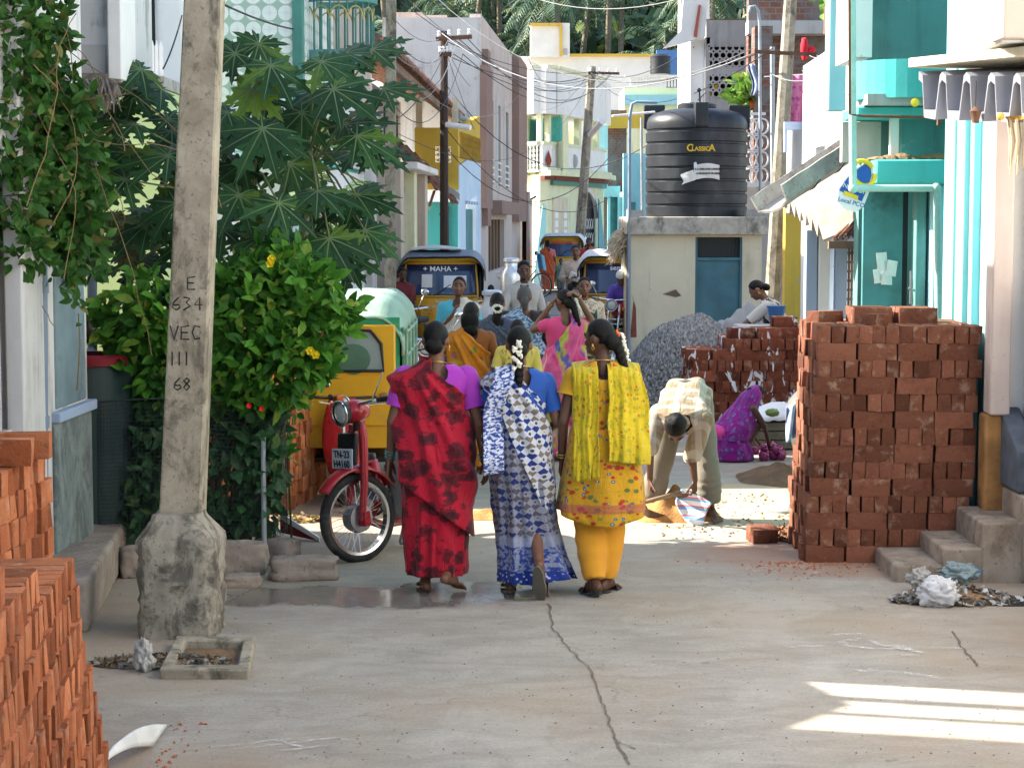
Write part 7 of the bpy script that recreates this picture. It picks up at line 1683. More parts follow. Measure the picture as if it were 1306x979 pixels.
def motorbike(label, loc, rz, col='black_paint', group=None):
 t = thing('motorbike', label, 'motorbike', loc, rz)
 wheel(t, (0,-.66,.30), (1,0,0), .30, .085, 'front_wheel', 24); wheel(t, (0,.60,.30), (1,0,0), .30, .095, 'rear_wheel', 24)
 for s in (-1,1): m = MB(); m.tube([(s*.075,-.66,.30),(s*.08,-.50,.72),(s*.08,-.44,.92)], .018, 8); m.build('fork_leg', M['chrome'], t, smooth=4)
 m = MB(); m.ell((0,-.12,.82),(.13,.28,.13), nu=20, nv=12); m.build('fuel_tank', M['red_paint'], t, smooth=4)
 m = MB(); m.box((0,.38,.82),(.22,.62,.08)); m.build('seat', M['black_canvas'], t, bevel=.03)
 m = MB(); m.ell((0,-.05,.45),(.14,.22,.18), nu=16, nv=10, fn=lambda d: 1+.08*math.sin(d.z*30)); m.build('engine', M['steel'], t, smooth=4)
 m = MB(); m.tube([(-.36,-.34,1.02),(-.2,-.42,1.0),(0,-.44,.98),(.2,-.42,1.0),(.36,-.34,1.02)], .014, 8); hb = m.build('handlebar', M['chrome'], t, smooth=4)
 lamp(t, (0,-.58,.92), (0,-1,0), .085)
 for s in (-1,1):
  m = MB(); m.ell((s*.16,-.52,.86),(.03,.03,.03), nu=10, nv=7); m.build('indicator', mat('orange_lens', (.75,.16,.02), .3), t, smooth=4)
  m = MB(); m.tube([(s*.24,-.42,1.0),(s*.33,-.44,1.2)], .006, 5); m.ell((s*.34,-.44,1.22),(.055,.015,.04), nu=12, nv=7); m.build('mirror', M['chrome'], hb, smooth=4)
 m = MB()
 for k in range(4): m.tube([(-.17,-.40,.50+.07*k),(.17,-.40,.50+.07*k)], .012, 6)
 m.tube([(-.17,-.40,.48),(-.17,-.36,.74)], .012, 6); m.tube([(.17,-.40,.48),(.17,-.36,.74)], .012, 6); m.build('crash_guard', M['chrome'], t, smooth=4)
 m = MB(); m.grid(lambda u,v: Vector(((v-.5)*.12, -.66-.34*math.cos(R(lerp(20,150,u))), .30+.34*math.sin(R(lerp(20,150,u))))), 12, 4); m.build('front_mudguard', M[col], t, smooth=4, solid=.006)
 m = MB(); m.tube([(.14,0,.3),(.16,.4,.28),(.16,.85,.32)], [.025,.03,.035], 8); m.build('exhaust', M['chrome'], t, smooth=4)
 m = MB(); m.tube([(0,-.42,.9),(0,-.2,.6),(0,.2,.5),(0,.6,.32)], .03, 8); m.build('frame', M['black_paint'], t)
 return t
motorbike('black motorbike with chrome guard parked beside the mint rickshaw', (W(519,0,25.5).x,25.5,0), R(-12))
motorbike('motorbike with orange indicator at the left corner of the shed', (W(797,0,28.6).x,28.6,0), R(-20))
sc5 = motorbike('dark motorbike half hidden behind the woman in red', (W(533,0,19.0).x,19.3,0), R(8))
def bicycle(label, loc, rz, carrier=True):
 t = thing('bicycle', label, 'bicycle', loc, rz)
 wheel(t, (0,-.55,.34), (1,0,0), .34, .04, 'front_wheel', 28); wheel(t, (0,.52,.34), (1,0,0), .34, .04, 'rear_wheel', 28)
 m = MB(); hd = Vector((0,-.38,.86)); bb = Vector((0,.05,.30)); st = Vector((0,.20,.84)); ra = Vector((0,.52,.34))
 for a, b in ((hd,st),(hd+Vector((0,0,-.1)),bb),(bb,st),(bb,ra),(st,ra)): m.tube([a,b], .016, 8)
 m.build('frame', M['green_trim'], t, smooth=4)
 m = MB(); m.tube([(0,-.55,.34),(0,-.40,.80),(0,-.37,1.0)], .014, 8); m.build('fork', M['chrome'], t, smooth=4)
 m = MB(); m.tube([(-.28,-.22,1.0),(-.24,-.36,1.02),(0,-.38,1.0),(.24,-.36,1.02),(.28,-.22,1.0)], .012, 8); m.build('handlebar', M['chrome'], t, smooth=4)
 m = MB(); m.ell((0,.24,.93),(.09,.14,.045), nu=14, nv=8); m.tube([(0,.2,.84),(0,.22,.92)], .014, 6); m.build('saddle', M['black_canvas'], t, smooth=4)
 m = MB(); m.tube([(-.1,.05,.30),(.1,.05,.30)], .012, 6); m.tube([(.1,.05,.3),(.1,.15,.18)], .01, 6); m.tube([(-.1,.05,.3),(-.1,-.05,.42)], .01, 6); m.box((.13,.15,.18),(.09,.06,.02)); m.box((-.13,-.05,.42),(.09,.06,.02)); m.build('pedal_crank', M['chrome'], t)
 if carrier: m = MB(); m.box((0,.60,.76),(.5,.42,.03)); m.tube([(-.1,.7,.75),(-.05,.52,.34)], .01, 6); m.tube([(.1,.7,.75),(.05,.52,.34)], .01, 6); m.build('carrier', M['black_paint'], t)
 return t
bc1 = bicycle("milkman's loaded bicycle standing by the rickshaw with cans", (W(628,0,24.6).x,24.6,0), R(-24))
bicycle('bicycle leaning at the foot of the pink house far behind', (W(668,0,54.5).x,54.5,0), R(62), False)
def can(label, loc, s=1.0):
 t = thing('milk_can', label, 'milk can', loc, 0, 'milk cans on the bicycle')
 m = MB(); m.lathe([(.001,0),(.15*s,0),(.165*s,.02),(.165*s,.36*s),(.15*s,.42*s),(.10*s,.48*s),(.10*s,.54*s),(.125*s,.56*s),(.125*s,.57*s)], n=28, cap=False); m.build('body', M['alu'], t, smooth=R(40))
 m = MB(); m.lathe([(.118*s,.55*s),(.128*s,.56*s),(.128*s,.60*s),(.10*s,.615*s),(.001,.62*s)], n=28); m.build('lid', M['alu'], t, smooth=R(40))
 for q in (-1,1): m = MB(); m.tube([(q*.165*s,0,.30*s),(q*.215*s,0,.34*s),(q*.215*s,0,.40*s),(q*.15*s,0,.42*s)], .009, 6); m.build('handle', M['alu'], t, smooth=4)
 return t
p = W(571+45,410,24.2); can('big aluminium milk can hanging low on the near side of the bicycle', (W(638,0,24.3).x-.10,24.15,.66), 1.0)
can('tall aluminium milk can standing high on the bicycle carrier', (W(652,0,25.2).x,25.25,1.12), .86)
can('dull milk can low at the front wheel of the bicycle', (W(612,0,23.9).x,23.8,.30), .92)
m = MB(); m.box((W(640,0,25.0).x,25.1,1.09),(.62,.40,.04), jit=.01); tag(m.build('carrier_board', M['wood'], bevel=.008), 'wooden board across the loaded bicycle under the tall can', 'board')
m = MB(); m.ell((0,0,0),(.08,.1,.11),nu=16,nv=10); o = m.build('steel_bucket', M['steel'], smooth=4); o.location = (W(603,0,23.6).x,23.6,.62); tag(o, 'small round steel pot hanging on the bicycle', 'pot')
m = MB(); m.lathe([(.001,.01),(.42,.01),(.45,.004)], G(690,402), 24); tag(m.build('manhole_cover', M['rough_conc']), 'round concrete cover in the street behind the milkman', 'manhole cover')
# ================================================================ people
def remesh(m, name, mt, parent, vox, smooth_it=4):
 o = m.build(name, mt, parent)
 rm = o.modifiers.new('r', 'REMESH'); rm.mode = 'VOXEL'; rm.voxel_size = vox; rm.use_smooth_shade = True
 sm = o.modifiers.new('s', 'SMOOTH'); sm.iterations = smooth_it; sm.factor = .5
 dg = bpy.context.evaluated_depsgraph_get(); me = bpy.data.meshes.new_from_object(o.evaluated_get(dg))
 old = o.data; o.modifiers.clear(); o.data = me; bpy.data.meshes.remove(old); me.name = name
 for p in me.polygons: p.use_smooth = True
 return o
def interp(tab, z):
 if z <= tab[0][0]: return tab[0][1:]
 for a, b in zip(tab, tab[1:]):
  if z <= b[0]:
   t = (z-a[0])/(b[0]-a[0]); t = t*t*(3-2*t)*.5+t*.5; return tuple(lerp(x,y,t) for x,y in zip(a[1:],b[1:]))
 return tab[-1][1:]
TORSO = [(.70,.175,.14,0),(.80,.188,.145,-.01),(.88,.182,.135,-.008),(.97,.155,.115,0),(1.05,.152,.115,.003),(1.13,.165,.122,.005),(1.20,.182,.112,0),(1.245,.200,.088,-.005),(1.275,.178,.07,-.005),(1.30,.115,.060,-.004),(1.325,.075,.054,0),(1.345,.06,.05,.003)]
TORSO_M = [(.78,.165,.12,0),(.86,.168,.12,0),(.97,.160,.115,0),(1.05,.165,.115,0),(1.13,.180,.122,.005),(1.20,.200,.112,0),(1.245,.215,.088,-.005),(1.275,.19,.07,-.005),(1.30,.12,.060,-.004),(1.325,.078,.056,0),(1.345,.064,.052,.003)]
class Fig:
 def __init__(s, label, loc, rz=0, h=1.55, skin='skin', vox=.008, girth=1.0, male=False, bend=0, bend_side=0, hipz=.86, cat='person', face=True, group=None):
  s.k = h/1.55; s.t = thing('person', label, 'person', loc, rz, group); s.t.scale = (s.k,)*3
  s.skin = skin; s.vox = vox; s.g = girth; s.male = male; s.bd = bend; s.hipz = hipz; s.face = face; s.tors = TORSO_M if male else TORSO
  s.m = MB(); s.J = {}
 def bf(s, p):
  """bends the upper body forward about the hips"""
  if not s.bd: return Vector(p)
  p = Vector(p); w = sst(s.hipz-.06, s.hipz+.22, p.z); a = -s.bd*w; y, z = p.y, p.z-s.hipz
  return Vector((p.x, y*math.cos(a)-z*math.sin(a), s.hipz+y*math.sin(a)+z*math.cos(a)))
 def body(s, LA=None, RA=None, LL=None, RL=None, yaw=0, pitch=0, roll=0, hands=('relaxed','relaxed'), headshift=(0,0,0), Ldir=None, Rdir=None, sole=None):
  m = s.m; g = s.g; m.fn = s.bf
  m.ell((0,-.005,.86),(.155*g,.112*g,.125)); m.caps((0,0,.86),.12*g,(0,0,1.05),.105*g); m.ell((0,.005,1.10),(.145*g,.10*g,.17))
  m.caps((-.125*g,-.002,1.245),.048,(.125*g,-.002,1.245),.048); m.caps((-.05,-.005,1.27),.045,(.05,-.005,1.27),.045); m.caps((0,-.008,1.26),.054,(0,.004,1.38),.043)
  m.fn = None
  hc = s.bf(Vector((0,.012,1.462)))+Vector(headshift); nk = s.bf(Vector((0,.0,1.36)))
  Hb = Matrix.Rotation(-s.bd,4,'X') if s.bd else Matrix.Identity(4)
  s.H = Matrix.Translation(nk) @ Hb @ Matrix.Rotation(yaw,4,'Z') @ Matrix.Rotation(pitch,4,'X') @ Matrix.Rotation(roll,4,'Y') @ Matrix.Translation((0,.012,.102))
  m.M = s.H
  m.ell((0,0,.0),(.069,.086,.092)); m.ell((0,.038,-.05),(.050,.052,.058)); m.ell((0,.070,-.083),(.020,.018,.018)); m.caps((0,-.02,-.06),.042,(0,-.012,-.11),.042)
  m.caps((0,.083,.0),.008,(0,.100,-.033),.012); m.ell((0,.09,-.036),(.017,.012,.009)); m.caps((-.04,.072,.018),.010,(.04,.072,.018),.010)
  m.ell((-.034,.060,-.03),(.022,.02,.02)); m.ell((.034,.060,-.03),(.022,.02,.02)); m.ell((0,.083,-.06),(.022,.010,.011))
  for q in (-1,1): m.ell((q*.071,-.008,-.012),(.009,.019,.029))
  m.M = None
  s.arm(-1, LA, hands[0], Ldir); s.arm(1, RA, hands[1], Rdir)
  s.leg(-1, LL); s.leg(1, RL)
  o = remesh(m, 'body', M[s.skin], s.t, s.vox); s.o = o
  if s.face:
   for nm, fn in (('eye', lambda q: ((q*.029,.0755,.002),(.0115,.0075,.0062),'eye_white' if s.vox < .0085 else 'eye_dark')),):
    for q in (-1,1):
     e = MB(); e.M = s.H; c, r, mt = fn(q); e.ell(c, r, nu=12, nv=8); eo = e.build('eye', M[mt], s.t, smooth=4)
     e = MB(); e.M = s.H; e.ell((q*.029,.0815,.002),(.0058,.003,.0058), nu=10, nv=6); e.build('iris', M['eye_dark'], eo, smooth=4)
   for q in (-1,1): e = MB(); e.M = s.H; e.tube([(q*.013,.085,.022),(q*.030,.083,.028),(q*.046,.072,.022)], [.0035,.004,.002], 5); e.build('eyebrow', M['hair'], s.t, smooth=4)
   e = MB(); e.M = s.H; e.ell((0,.0905,-.060),(.021,.006,.0075), nu=14, nv=8); e.build('lips', M['lip'], s.t, smooth=4)
  return s
 def arm(s, sg, A, hand, hd):
  g = s.g; sh = s.bf(Vector((sg*.165*g,-.003,1.238)))
  el, wr = A if A else (Vector((sg*.215*g,-.03,.975)), Vector((sg*.232*g,.02,.755)))
  el, wr = Vector(el), Vector(wr); s.J[sg] = (sh, el, wr); m = s.m
  m.caps(sh,.046*g,el,.036*g); m.caps(el,.036*g,wr,.024);
  d = (wr-el).normalized() if hd is None else Vector(hd).normalized()
  th = Vector((-sg*.35,.9,.1)); th = (th-d*th.dot(d)).normalized(); n = d.cross(th).normalized()
  if hand == 'none': return
  curl = {'relaxed':.35,'fist':1.15,'grip':.95,'flat':.1}[hand]
  pc = wr+d*.045
  for i in range(4):
   o = th*(.027-.018*i); m.caps(wr+o*.55,.013,wr+d*(.083-.004*abs(i-1))+o,.0105)
  pal = n*(1 if (n.x*-sg > 0) else -1)      # palm faces the thigh
  for i,L in enumerate((.062,.070,.066,.052)):
   p = wr+d*(.085-.004*abs(i-1))+th*(.028-.0185*i); a = 0; rr = .0085
   for q in range(3):
    a += curl*(.7 if q == 0 else 1.0); dd = d*math.cos(a)+pal*math.sin(a); e = p+dd*(L*(.44,.32,.24)[q]); m.caps(p, rr, e, rr-.0008, 8); p = e; rr -= .0008
  p = wr+d*.025+th*.022
  for q,(L,a) in enumerate(((.04,.75),(.03,.45+curl*.2),(.022,.3+curl*.4))):
   dd = (d*math.cos(a)+th*math.sin(a)+pal*.25*curl).normalized(); e = p+dd*L; m.caps(p,.0115-.001*q,e,.0105-.001*q,8); p = e
 def leg(s, sg, Lg):
  m = s.m; hip = Vector((sg*.078,0,.82)); kn, an, toe = Lg if Lg else (Vector((sg*.08,.02,.45)), Vector((sg*.08,-.01,.075)), Vector((sg*.095,.14,.02)))
  kn, an, toe = Vector(kn), Vector(an), Vector(toe); m.caps(hip,.078,kn,.052); m.caps(kn,.05,kn.lerp(an,.35),.048); m.caps(kn.lerp(an,.3),.047,an,.032)
  f = (toe-an); f2 = Vector((f.x,f.y,0)); f2 = f2.normalized() if f2.length > .01 else Vector((0,1,0)); heel = an+(an-kn).normalized()*.045-f.normalized()*.035
  m.caps(an,.033,heel,.03); m.caps(heel,.028,an.lerp(toe,.55),.033); m.caps(an.lerp(toe,.25),.034,toe,.021)
  sd = f.normalized().cross(Vector((0,0,1))); sd = sd.normalized() if sd.length > .1 else Vector((1,0,0)); dn = f.normalized()
  for i in range(5):
   b = toe+sd*(.034-.017*i); L = (.038,.035,.032,.028,.024)[i if sg < 0 else i] ; m.caps(b-dn*.02,.012,b+dn*L,.0095,8)
  s.J[('a',sg)] = (kn, an, toe)
 def hair(s, style='bun', mt='hair', jas=False, line=.30):
  e = MB(); e.M = s.H
  def fn(d):
   f = sst(line-.1, line+.12, d.y-.55*max(0,d.z)) ; low = sst(-.25,-.75,d.z)*(1 if d.y > -.75 else .5); ear = sst(.75,.95,abs(d.x))*sst(.1,-.2,d.z)
   return 1.085-.24*max(f, low*.9, ear*.8)+.012*nz(d.x*7,d.y*7,d.z*3)
  e.ell((0,-.006,.004),(.069,.087,.092), nu=44, nv=32, fn=fn)
  if style in ('bun','bunlow'): e.ell((0,-.098,-.050),(.052,.040,.045), nu=20, nv=14, fn=lambda d: 1+.06*math.sin(math.atan2(d.x,d.z)*9+d.y*8));
  if style == 'braid':
   for k in range(9): q = k/8; e.ell((.012*math.sin(k*PI),-.085-.012*math.sin(q*3),-.05-.034*k),(.034-.013*q,.026-.008*q,.026), nu=14, nv=10)
   e.ell((0,-.082,-.045),(.05,.038,.05), nu=16, nv=12)
  if style == 'pony':
   e.ell((0,-.09,-.03),(.045,.035,.05), nu=16, nv=12)
   for k in range(8): q = k/7; e.ell((.006*math.sin(k*2.1),-.095-.01*q,-.07-.033*k),(.046+.008*math.sin(q*PI)-.022*q*q,.03-.006*q,.035), nu=14, nv=10)
  if style == 'loose':
   e.ell((0,-.055,-.07),(.086,.060,.115), nu=30, nv=20, fn=lambda d: 1+.07*nz(d.x*7,d.y*7,d.z*2)); e.ell((.01,-.075,-.15),(.07,.045,.07), nu=24, nv=14, fn=lambda d: 1+.12*nz(d.x*7,d.y*7,d.z*2))
  if style == 'sidetail':
   e.ell((0,-.085,-.03),(.05,.04,.055), nu=16, nv=12)
   for k in range(6): q = k/5; e.ell((.028+.007*k,-.098-.004*k,-.045-.036*k),(.036-.012*q,.03,.035), nu=14, nv=10)
  if style == 'knot': e.ell((0,-.092,-.055),(.04,.035,.055), nu=18, nv=12, fn=lambda d: 1+.05*math.sin(d.z*20+d.x*9)); e.ell((0,-.085,-.11),(.03,.025,.035), nu=14, nv=10)
  if style in ('short',): e.ell((0,-.02,.03),(.073,.085,.078), nu=30, nv=20, fn=lambda d: 1+.05*nz(d.x*9,d.y*9,d.z*9))
  s.hr = remesh(e, 'hair', M[mt], s.t, max(.0055,s.vox*.85), 3)
  if jas:
   r = random.Random(4); f = MB(); f.M = s.H
   P = {'braid':[(-.01+.014*math.sin(k*1.3)+.01*math.cos(k*2.7),-.118+.003*math.sin(k),-.0-.0115*k) for k in range(14)],'pony':[(.045*math.cos(k*.55),-.125,-.055+.033*math.sin(k*.55)) for k in range(11)],'side':[(.050+.007*k,-.118+.002*k,.0-.016*k) for k in range(10)]}[jas]
   for p in P:
    for j in range(6): c = Vector(p)+Vector((r.uniform(-.010,.010),r.uniform(-.010,.006),r.uniform(-.007,.007))); f.ell(c, (.0075,.0075,.0105), Matrix.Rotation(r.random()*3,3,'Y'), nu=7, nv=5)
   f.build('jasmine_string', M['jasmine'], s.t, smooth=4)
  return s
 def shell(s, name, mt, zlo, zhi, off=.012, folds=None, nu=110, nv=46, prof=None, extra=None, fn=None, uvs=1.0, solid=.004, par=None):
  m = MB(); m.fn = fn or s.bf; tab = prof or s.tors; g = s.g
  def P(u, v):
   th = TAU*u; c, sn = math.cos(th), math.sin(th)
   a0, b0, cy = interp(tab, 1.0); z0 = zlo(c*a0, sn, th); z1 = zhi(c*a0*1.1, sn, th); z = lerp(z0, z1, v)
   a, b, cy = interp(tab, z); a *= g; b *= g; o = off if not callable(off) else off(c, sn, z)
   if folds: o += folds(th, z, c*a, sn*b)
   e = 2.35; q = (abs(c)**e+abs(sn)**e)**(-1/e); p = Vector(((a+o)*c*q, (b+o)*sn*q+cy, z))
   if extra: p = extra(p, th, v)
   return p
  def UV(u, v): p = P(u, v); return (u*1.05*uvs, p.z)
  m.grid(P, nu, nv, closed=True, uvfn=UV); return m.build(name, mt, par or s.t, smooth=4, solid=solid)
 def sleeve(s, sg, name, mt, t0=.0, t1=.62, r0=.062, r1=.056, flare=0, forearm=None, par=None):
  sh, el, wr = s.J[sg]; m = MB(); g = s.g; path = []; rad = []
  for k in range(7): t = lerp(t0-.02, min(1,t1), k/6); path.append(sh.lerp(el, t)); rad.append(lerp(r0,r1,k/6)*g+.002*math.sin(k*2.2)+flare*(k/6)**2)
  if forearm:
   for k in range(1,6): t = forearm*k/5; path.append(el.lerp(wr, t)); rad.append(lerp(r1*g, r1*g*.8, k/5)+.003*math.sin(k*2.6))
  m.ell(sh, r0*g*1.0, nu=16, nv=10); m.tube(path, rad, 18, True); return m.build(name, mt, par or s.t, smooth=R(60))
 def blouse(s, mt, neck_back=.10, neck_front=.09, t1=.62, name='blouse', zlo=1.0, r0=.060, r1=.055):
  def top(x, sn, th): return 1.318-(neck_back if sn < 0 else neck_front)*math.exp(-(x/.062)**4)-.012*abs(x)
  s.shell(name, mt, lambda x,sn,th: zlo, top, .008, lambda th,z,x,y: .004*nz(x*14,y*14,z*16), nu=80, nv=26)
  for sg in (-1,1): s.sleeve(sg, 'sleeve', mt, 0, t1, r0, r1)
 def skirt(s, mt, hem=.06, prof=None, amp=.02, seed=0, extra=None, name='saree', top=1.03, hemfn=None, solid=.005, dens=11):
  tab = prof or [(.0,.180,.165,0),(.25,.172,.155,0),(.5,.178,.15,-.005),(.78,.196,.155,-.012),(.88,.190,.142,-.01),(.98,.162,.122,0),(1.06,.158,.12,0)]
  def fo(th, z, x, y):
   a = amp*(1-.75*sst(.5,1.0,z)); w = th*dens+3.0*nz(math.cos(th)*1.6+seed,math.sin(th)*1.6,z*1.3)+z*4.2*(1 if x > 0 else -1)
   return 1.7*a*((1-2*abs(math.sin(w*.5))**.8)*.55+.45*nz(x*9+seed,y*9,z*3))+.006*nz(x*20,y*20+seed,z*9)*(1-sst(.7,1,z))-.004*abs(math.sin(z*23+x*30+4*nz(x*5,z*5,seed)))*sst(.3,.6,z)*(1-sst(.95,1.02,z))
  return s.shell(name, mt, (lambda x,sn,th: hem) if hemfn is None else hemfn, lambda x,sn,th: top, .010, fo, nu=150, nv=64, prof=tab, extra=extra, solid=solid)
 def pallu(s, mt, z_right=1.09, z_left=1.345, low=lambda x,sn,th: .62-.3*x, seed=0, amp=.010, armcover=.045, name='pallu', side=-1, off=.022, par=None, xneck=-.055, solid=.004):
  tab = [(.2,.19,.165,-.01),(.5,.19,.165,-.01),(.70,.196,.163,-.012),(.82,.200,.155,-.012),(.88,.192,.145,-.01),(.97,.170,.128,0)]+[t for t in s.tors if t[0] > 1.0]
  def top(x, sn, th):
   xx = x*(-side); t = (xx-xneck)/(.17-xneck); t = max(0,min(1,t)); return lerp(z_left, z_right, t**.8)+.004*math.sin(xx*90)
  def fo(th, z, x, y):
   xx = x*(-side); ang = math.atan2(xx+.17, max(.02,1.42-z)); r = math.hypot(xx+.17,1.42-z)
   f = math.sin(ang*30+seed+1.6*nz(xx*4+seed,z*3,0))+.5*math.sin(ang*57+2*seed); f = f*.55+.45*nz(x*8,y*8,z*4+seed)
   return 1.7*amp*f*min(1,r*2.0)
  def ex(p, th, v):
   xx = p.x*(-side)
   if xx < -.08: k = sst(-.08,-.2,xx)*sst(1.31,1.22,p.z)*sst(.80,.98,p.z); p.x += side*armcover*k
   return p
  return s.shell(name, mt, low, top, off, fo, nu=150, nv=60, prof=tab, extra=ex, par=par, solid=solid)
 def bangle(s, sg, mt, n=2, label=None):
  sh, el, wr = s.J[sg]; d = (wr-el).normalized(); m = MB(); q = Vector((0,0,1)).rotation_difference(d)
  for k in range(n):
   c = wr-d*(.012+.016*k); m.tube([c+q @ Vector((.031*math.cos(TAU*j/16),.031*math.sin(TAU*j/16),0)) for j in range(17)], .0035, 6)
  m.build('bangle', mt, s.t, smooth=4)
 def necklace(s):
  m = MB(); m.fn = s.bf; m.tube([(.066*math.cos(TAU*k/24),.058*math.sin(TAU*k/24)-.004,1.315-.02*math.sin(TAU*k/24)) for k in range(25)], .0028, 5); m.build('necklace', M['gold'], s.t, smooth=4)
 def earrings(s):
  m = MB(); m.M = s.H
  for q in (-1,1): m.ell((q*.078,-.006,-.047),(.006,.006,.011), nu=8, nv=6); m.tube([(q*.078,-.006+.009*math.cos(TAU*k/10),-.06+.011*math.sin(TAU*k/10)) for k in range(11)], .002, 4)
  m.build('earrings', M['gold'], s.t, smooth=4)
 def shoe(s, sg, mt, open_heel=True, name='sandal'):
  kn, an, toe = s.J[('a',sg)]; f = (toe-an); d = f.normalized(); up = Vector((0,0,1)); sd = d.cross(up); sd.normalize(); nn = sd.cross(d)
  heel = an+(an-kn).normalized()*.045-d*.05; m = MB(); L = (toe+d*.06-heel).length; dd = (toe+d*.05-heel).normalized(); nn = sd.cross(dd)
  pts = []; N = 26
  for k in range(N):
   a = TAU*k/N; x = math.cos(a); y = math.sin(a); w = .042*(1-.18*math.exp(-((x+.25)/.35)**2)); pts.append((x*L/2+L/2-.005, y*w))
  for off in (-.042,-.026):
   pass
  A = [m.addv(heel+dd*x+sd*y-nn*.044) for x,y in pts]; B = [m.addv(heel+dd*x+sd*y-nn*.026) for x,y in pts]
  m.face(A); m.face(B[::-1]); [m.face((A[i],B[i],B[(i+1)%N],A[(i+1)%N])) for i in range(N)]
  m.grid(lambda u,v: heel+dd*(L*(.55+.25*v))+sd*(.048*math.cos(PI*u))+nn*(-.03+.062*math.sin(PI*u)*(1-.25*v)), 12, 4)
  return m.build(name, mt, s.t, smooth=R(40))
 def trousers(s, mt, r=(.098,.07,.058), hem=.0, name='trousers', waist=.98, baggy=0):
  m = MB(); rnd = random.Random(2)
  for sg in (-1,1):
   kn, an, toe = s.J[('a',sg)]; hip = Vector((sg*.075,0,.86)); e = an.lerp(kn, hem); path = []; rad = []
   for k in range(8): t = k/7; path.append(hip.lerp(kn,t)); rad.append(lerp(r[0],r[1],t)+.004*math.sin(k*2.3+sg))
   for k in range(1,9): t = k/8; path.append(kn.lerp(e,t)); rad.append(lerp(r[1],r[2],t)+baggy*math.sin(PI*t)+.004*math.sin(k*2.9+sg))
   m.tube(path, rad, 22, True)
  m.ell((0,-.005,.87),(.165*s.g,.125*s.g,.12), nu=26, nv=16); m.fn = s.bf; m.tube([(0,0,.88),(0,0,waist)], [.158*s.g,.150*s.g], 24)
  return remesh(m, name, mt, s.t, max(.009,s.vox), 3)
 def shirt(s, mt, hem=.80, t1=.8, forearm=None, name='shirt', collar=True, r0=.068, r1=.062, neck=.02, amp=.008):
  def fo(th, z, x, y): return amp*(nz(x*9,y*9,z*6)+.6*math.sin(th*7+z*9+3*nz(x*3,y*3,z*2)))*(1-.6*sst(1.15,1.3,z))
  o = s.shell(name, mt, lambda x,sn,th: hem+.01*math.sin(th*3), lambda x,sn,th: 1.33-neck*math.exp(-(x/.06)**4)*(1 if sn > 0 else .3), .016, fo, nu=96, nv=40)
  for sg in (-1,1): s.sleeve(sg, 'sleeve', mt, 0, t1, r0, r1, 0, forearm)
  if collar: m = MB(); m.fn = s.bf; m.tube([(.068*math.cos(t),.060*math.sin(t)-.002,1.325-.03*max(0,math.sin(t))) for t in [TAU*k/24 for k in range(25)]], .013, 6); m.build('collar', mt, s.t, smooth=4)
  return o
def cloth_nodes(name): t = NT(name); return t, t.co('UV')
def cloth_finish(t, cc, rough=.75, sheen=.15, spec=.2):
 uv = t.co('UV'); w = t.n('Mapping', {'Vector': uv, 'Rotation': (0,0,.35), 'Scale': (13,3.2,1)}).outputs[0]; f = t.noise(w, 1.6, 4, .55, .9); f2 = t.noise(t.n('Mapping', {'Vector': uv, 'Rotation': (0,0,-.5), 'Scale': (5,16,1)}).outputs[0], 1.5, 3, .5, .6)
 b1 = t.bump(t.math('ADD', f, t.math('MULTIPLY', f2, .45)), .55, .035); n = t.noise(t.co(), 300, 2, .6); b2 = t.n('Bump', {'Height': n, 'Strength': .12, 'Distance': .002, 'Normal': b1}).outputs[0]
 return t.finish(cc, rough, b2, spec, sheen=sheen, trans=.06)
def m_floral(name, base, blot, dark, scale=7.5):
 t, uv = cloth_nodes(name); w = t.n('VectorMath', {0: uv, 1: t.n('VectorMath', {0: t.noise(uv, 9, 3, .6, 0, 1), 'Scale': .11}, operation='SCALE').outputs[0]}, operation='ADD').outputs[0]
 d = t.vor(w, scale, 'Distance', .9); pet = t.noise(uv, 30, 4, .65); a = t.mr(t.math('ADD', d, t.math('MULTIPLY', t.math('SUBTRACT', pet, .5), .85)), .50, .40)
 a2 = t.mr(t.math('ADD', d, t.math('MULTIPLY', t.math('SUBTRACT', t.noise(uv, 60, 2, .6), .5), .6)), .30, .18)
 cl = t.mr(t.noise(uv, 2.2, 3, .5), .35, .65); cc = t.mix(cl, base, sc3(base, .78)); cc = t.mix(t.math('MULTIPLY', a, .88), cc, blot); cc = t.mix(t.math('MULTIPLY', a2, .7), cc, dark); return cloth_finish(t, cc)
def m_spots(name, base, cols, scale=26, size=.33, streak=False, hem=None):
 t, uv = cloth_nodes(name); cc = t.mix(t.mr(t.noise(uv, 3, 3, .6), .35, .65), base, sc3(base, .82))
 for i,c in enumerate(cols):
  vv = t.n('Mapping', {'Vector': uv, 'Location': (3.1*i+.37, 1.7*i, 0), 'Rotation': (0,0,.7*i), 'Scale': (1, .55 if streak else 1, 1)}).outputs[0]
  d = t.vor(vv, scale*(1-.13*i), 'Distance', 1.0); pick = t.mr(t.noise(vv, scale*.35, 1, .5), .42, .5); a = t.math('MULTIPLY', t.mr(d, size, size-.1), pick); cc = t.mix(a, cc, c)
  if i == 0 and not streak: cc = t.mix(t.math('MULTIPLY', t.mr(d, .12, .06), pick), cc, (.7,.6,.3))
 if hem:
  z = t.sep(uv)[1]; b = t.math('MULTIPLY', t.mr(z, hem[0], hem[0]+.008), t.mr(z, hem[1]+.008, hem[1])); cc = t.mix(t.math('MULTIPLY', b, .6), cc, hem[2])
 return cloth_finish(t, cc)
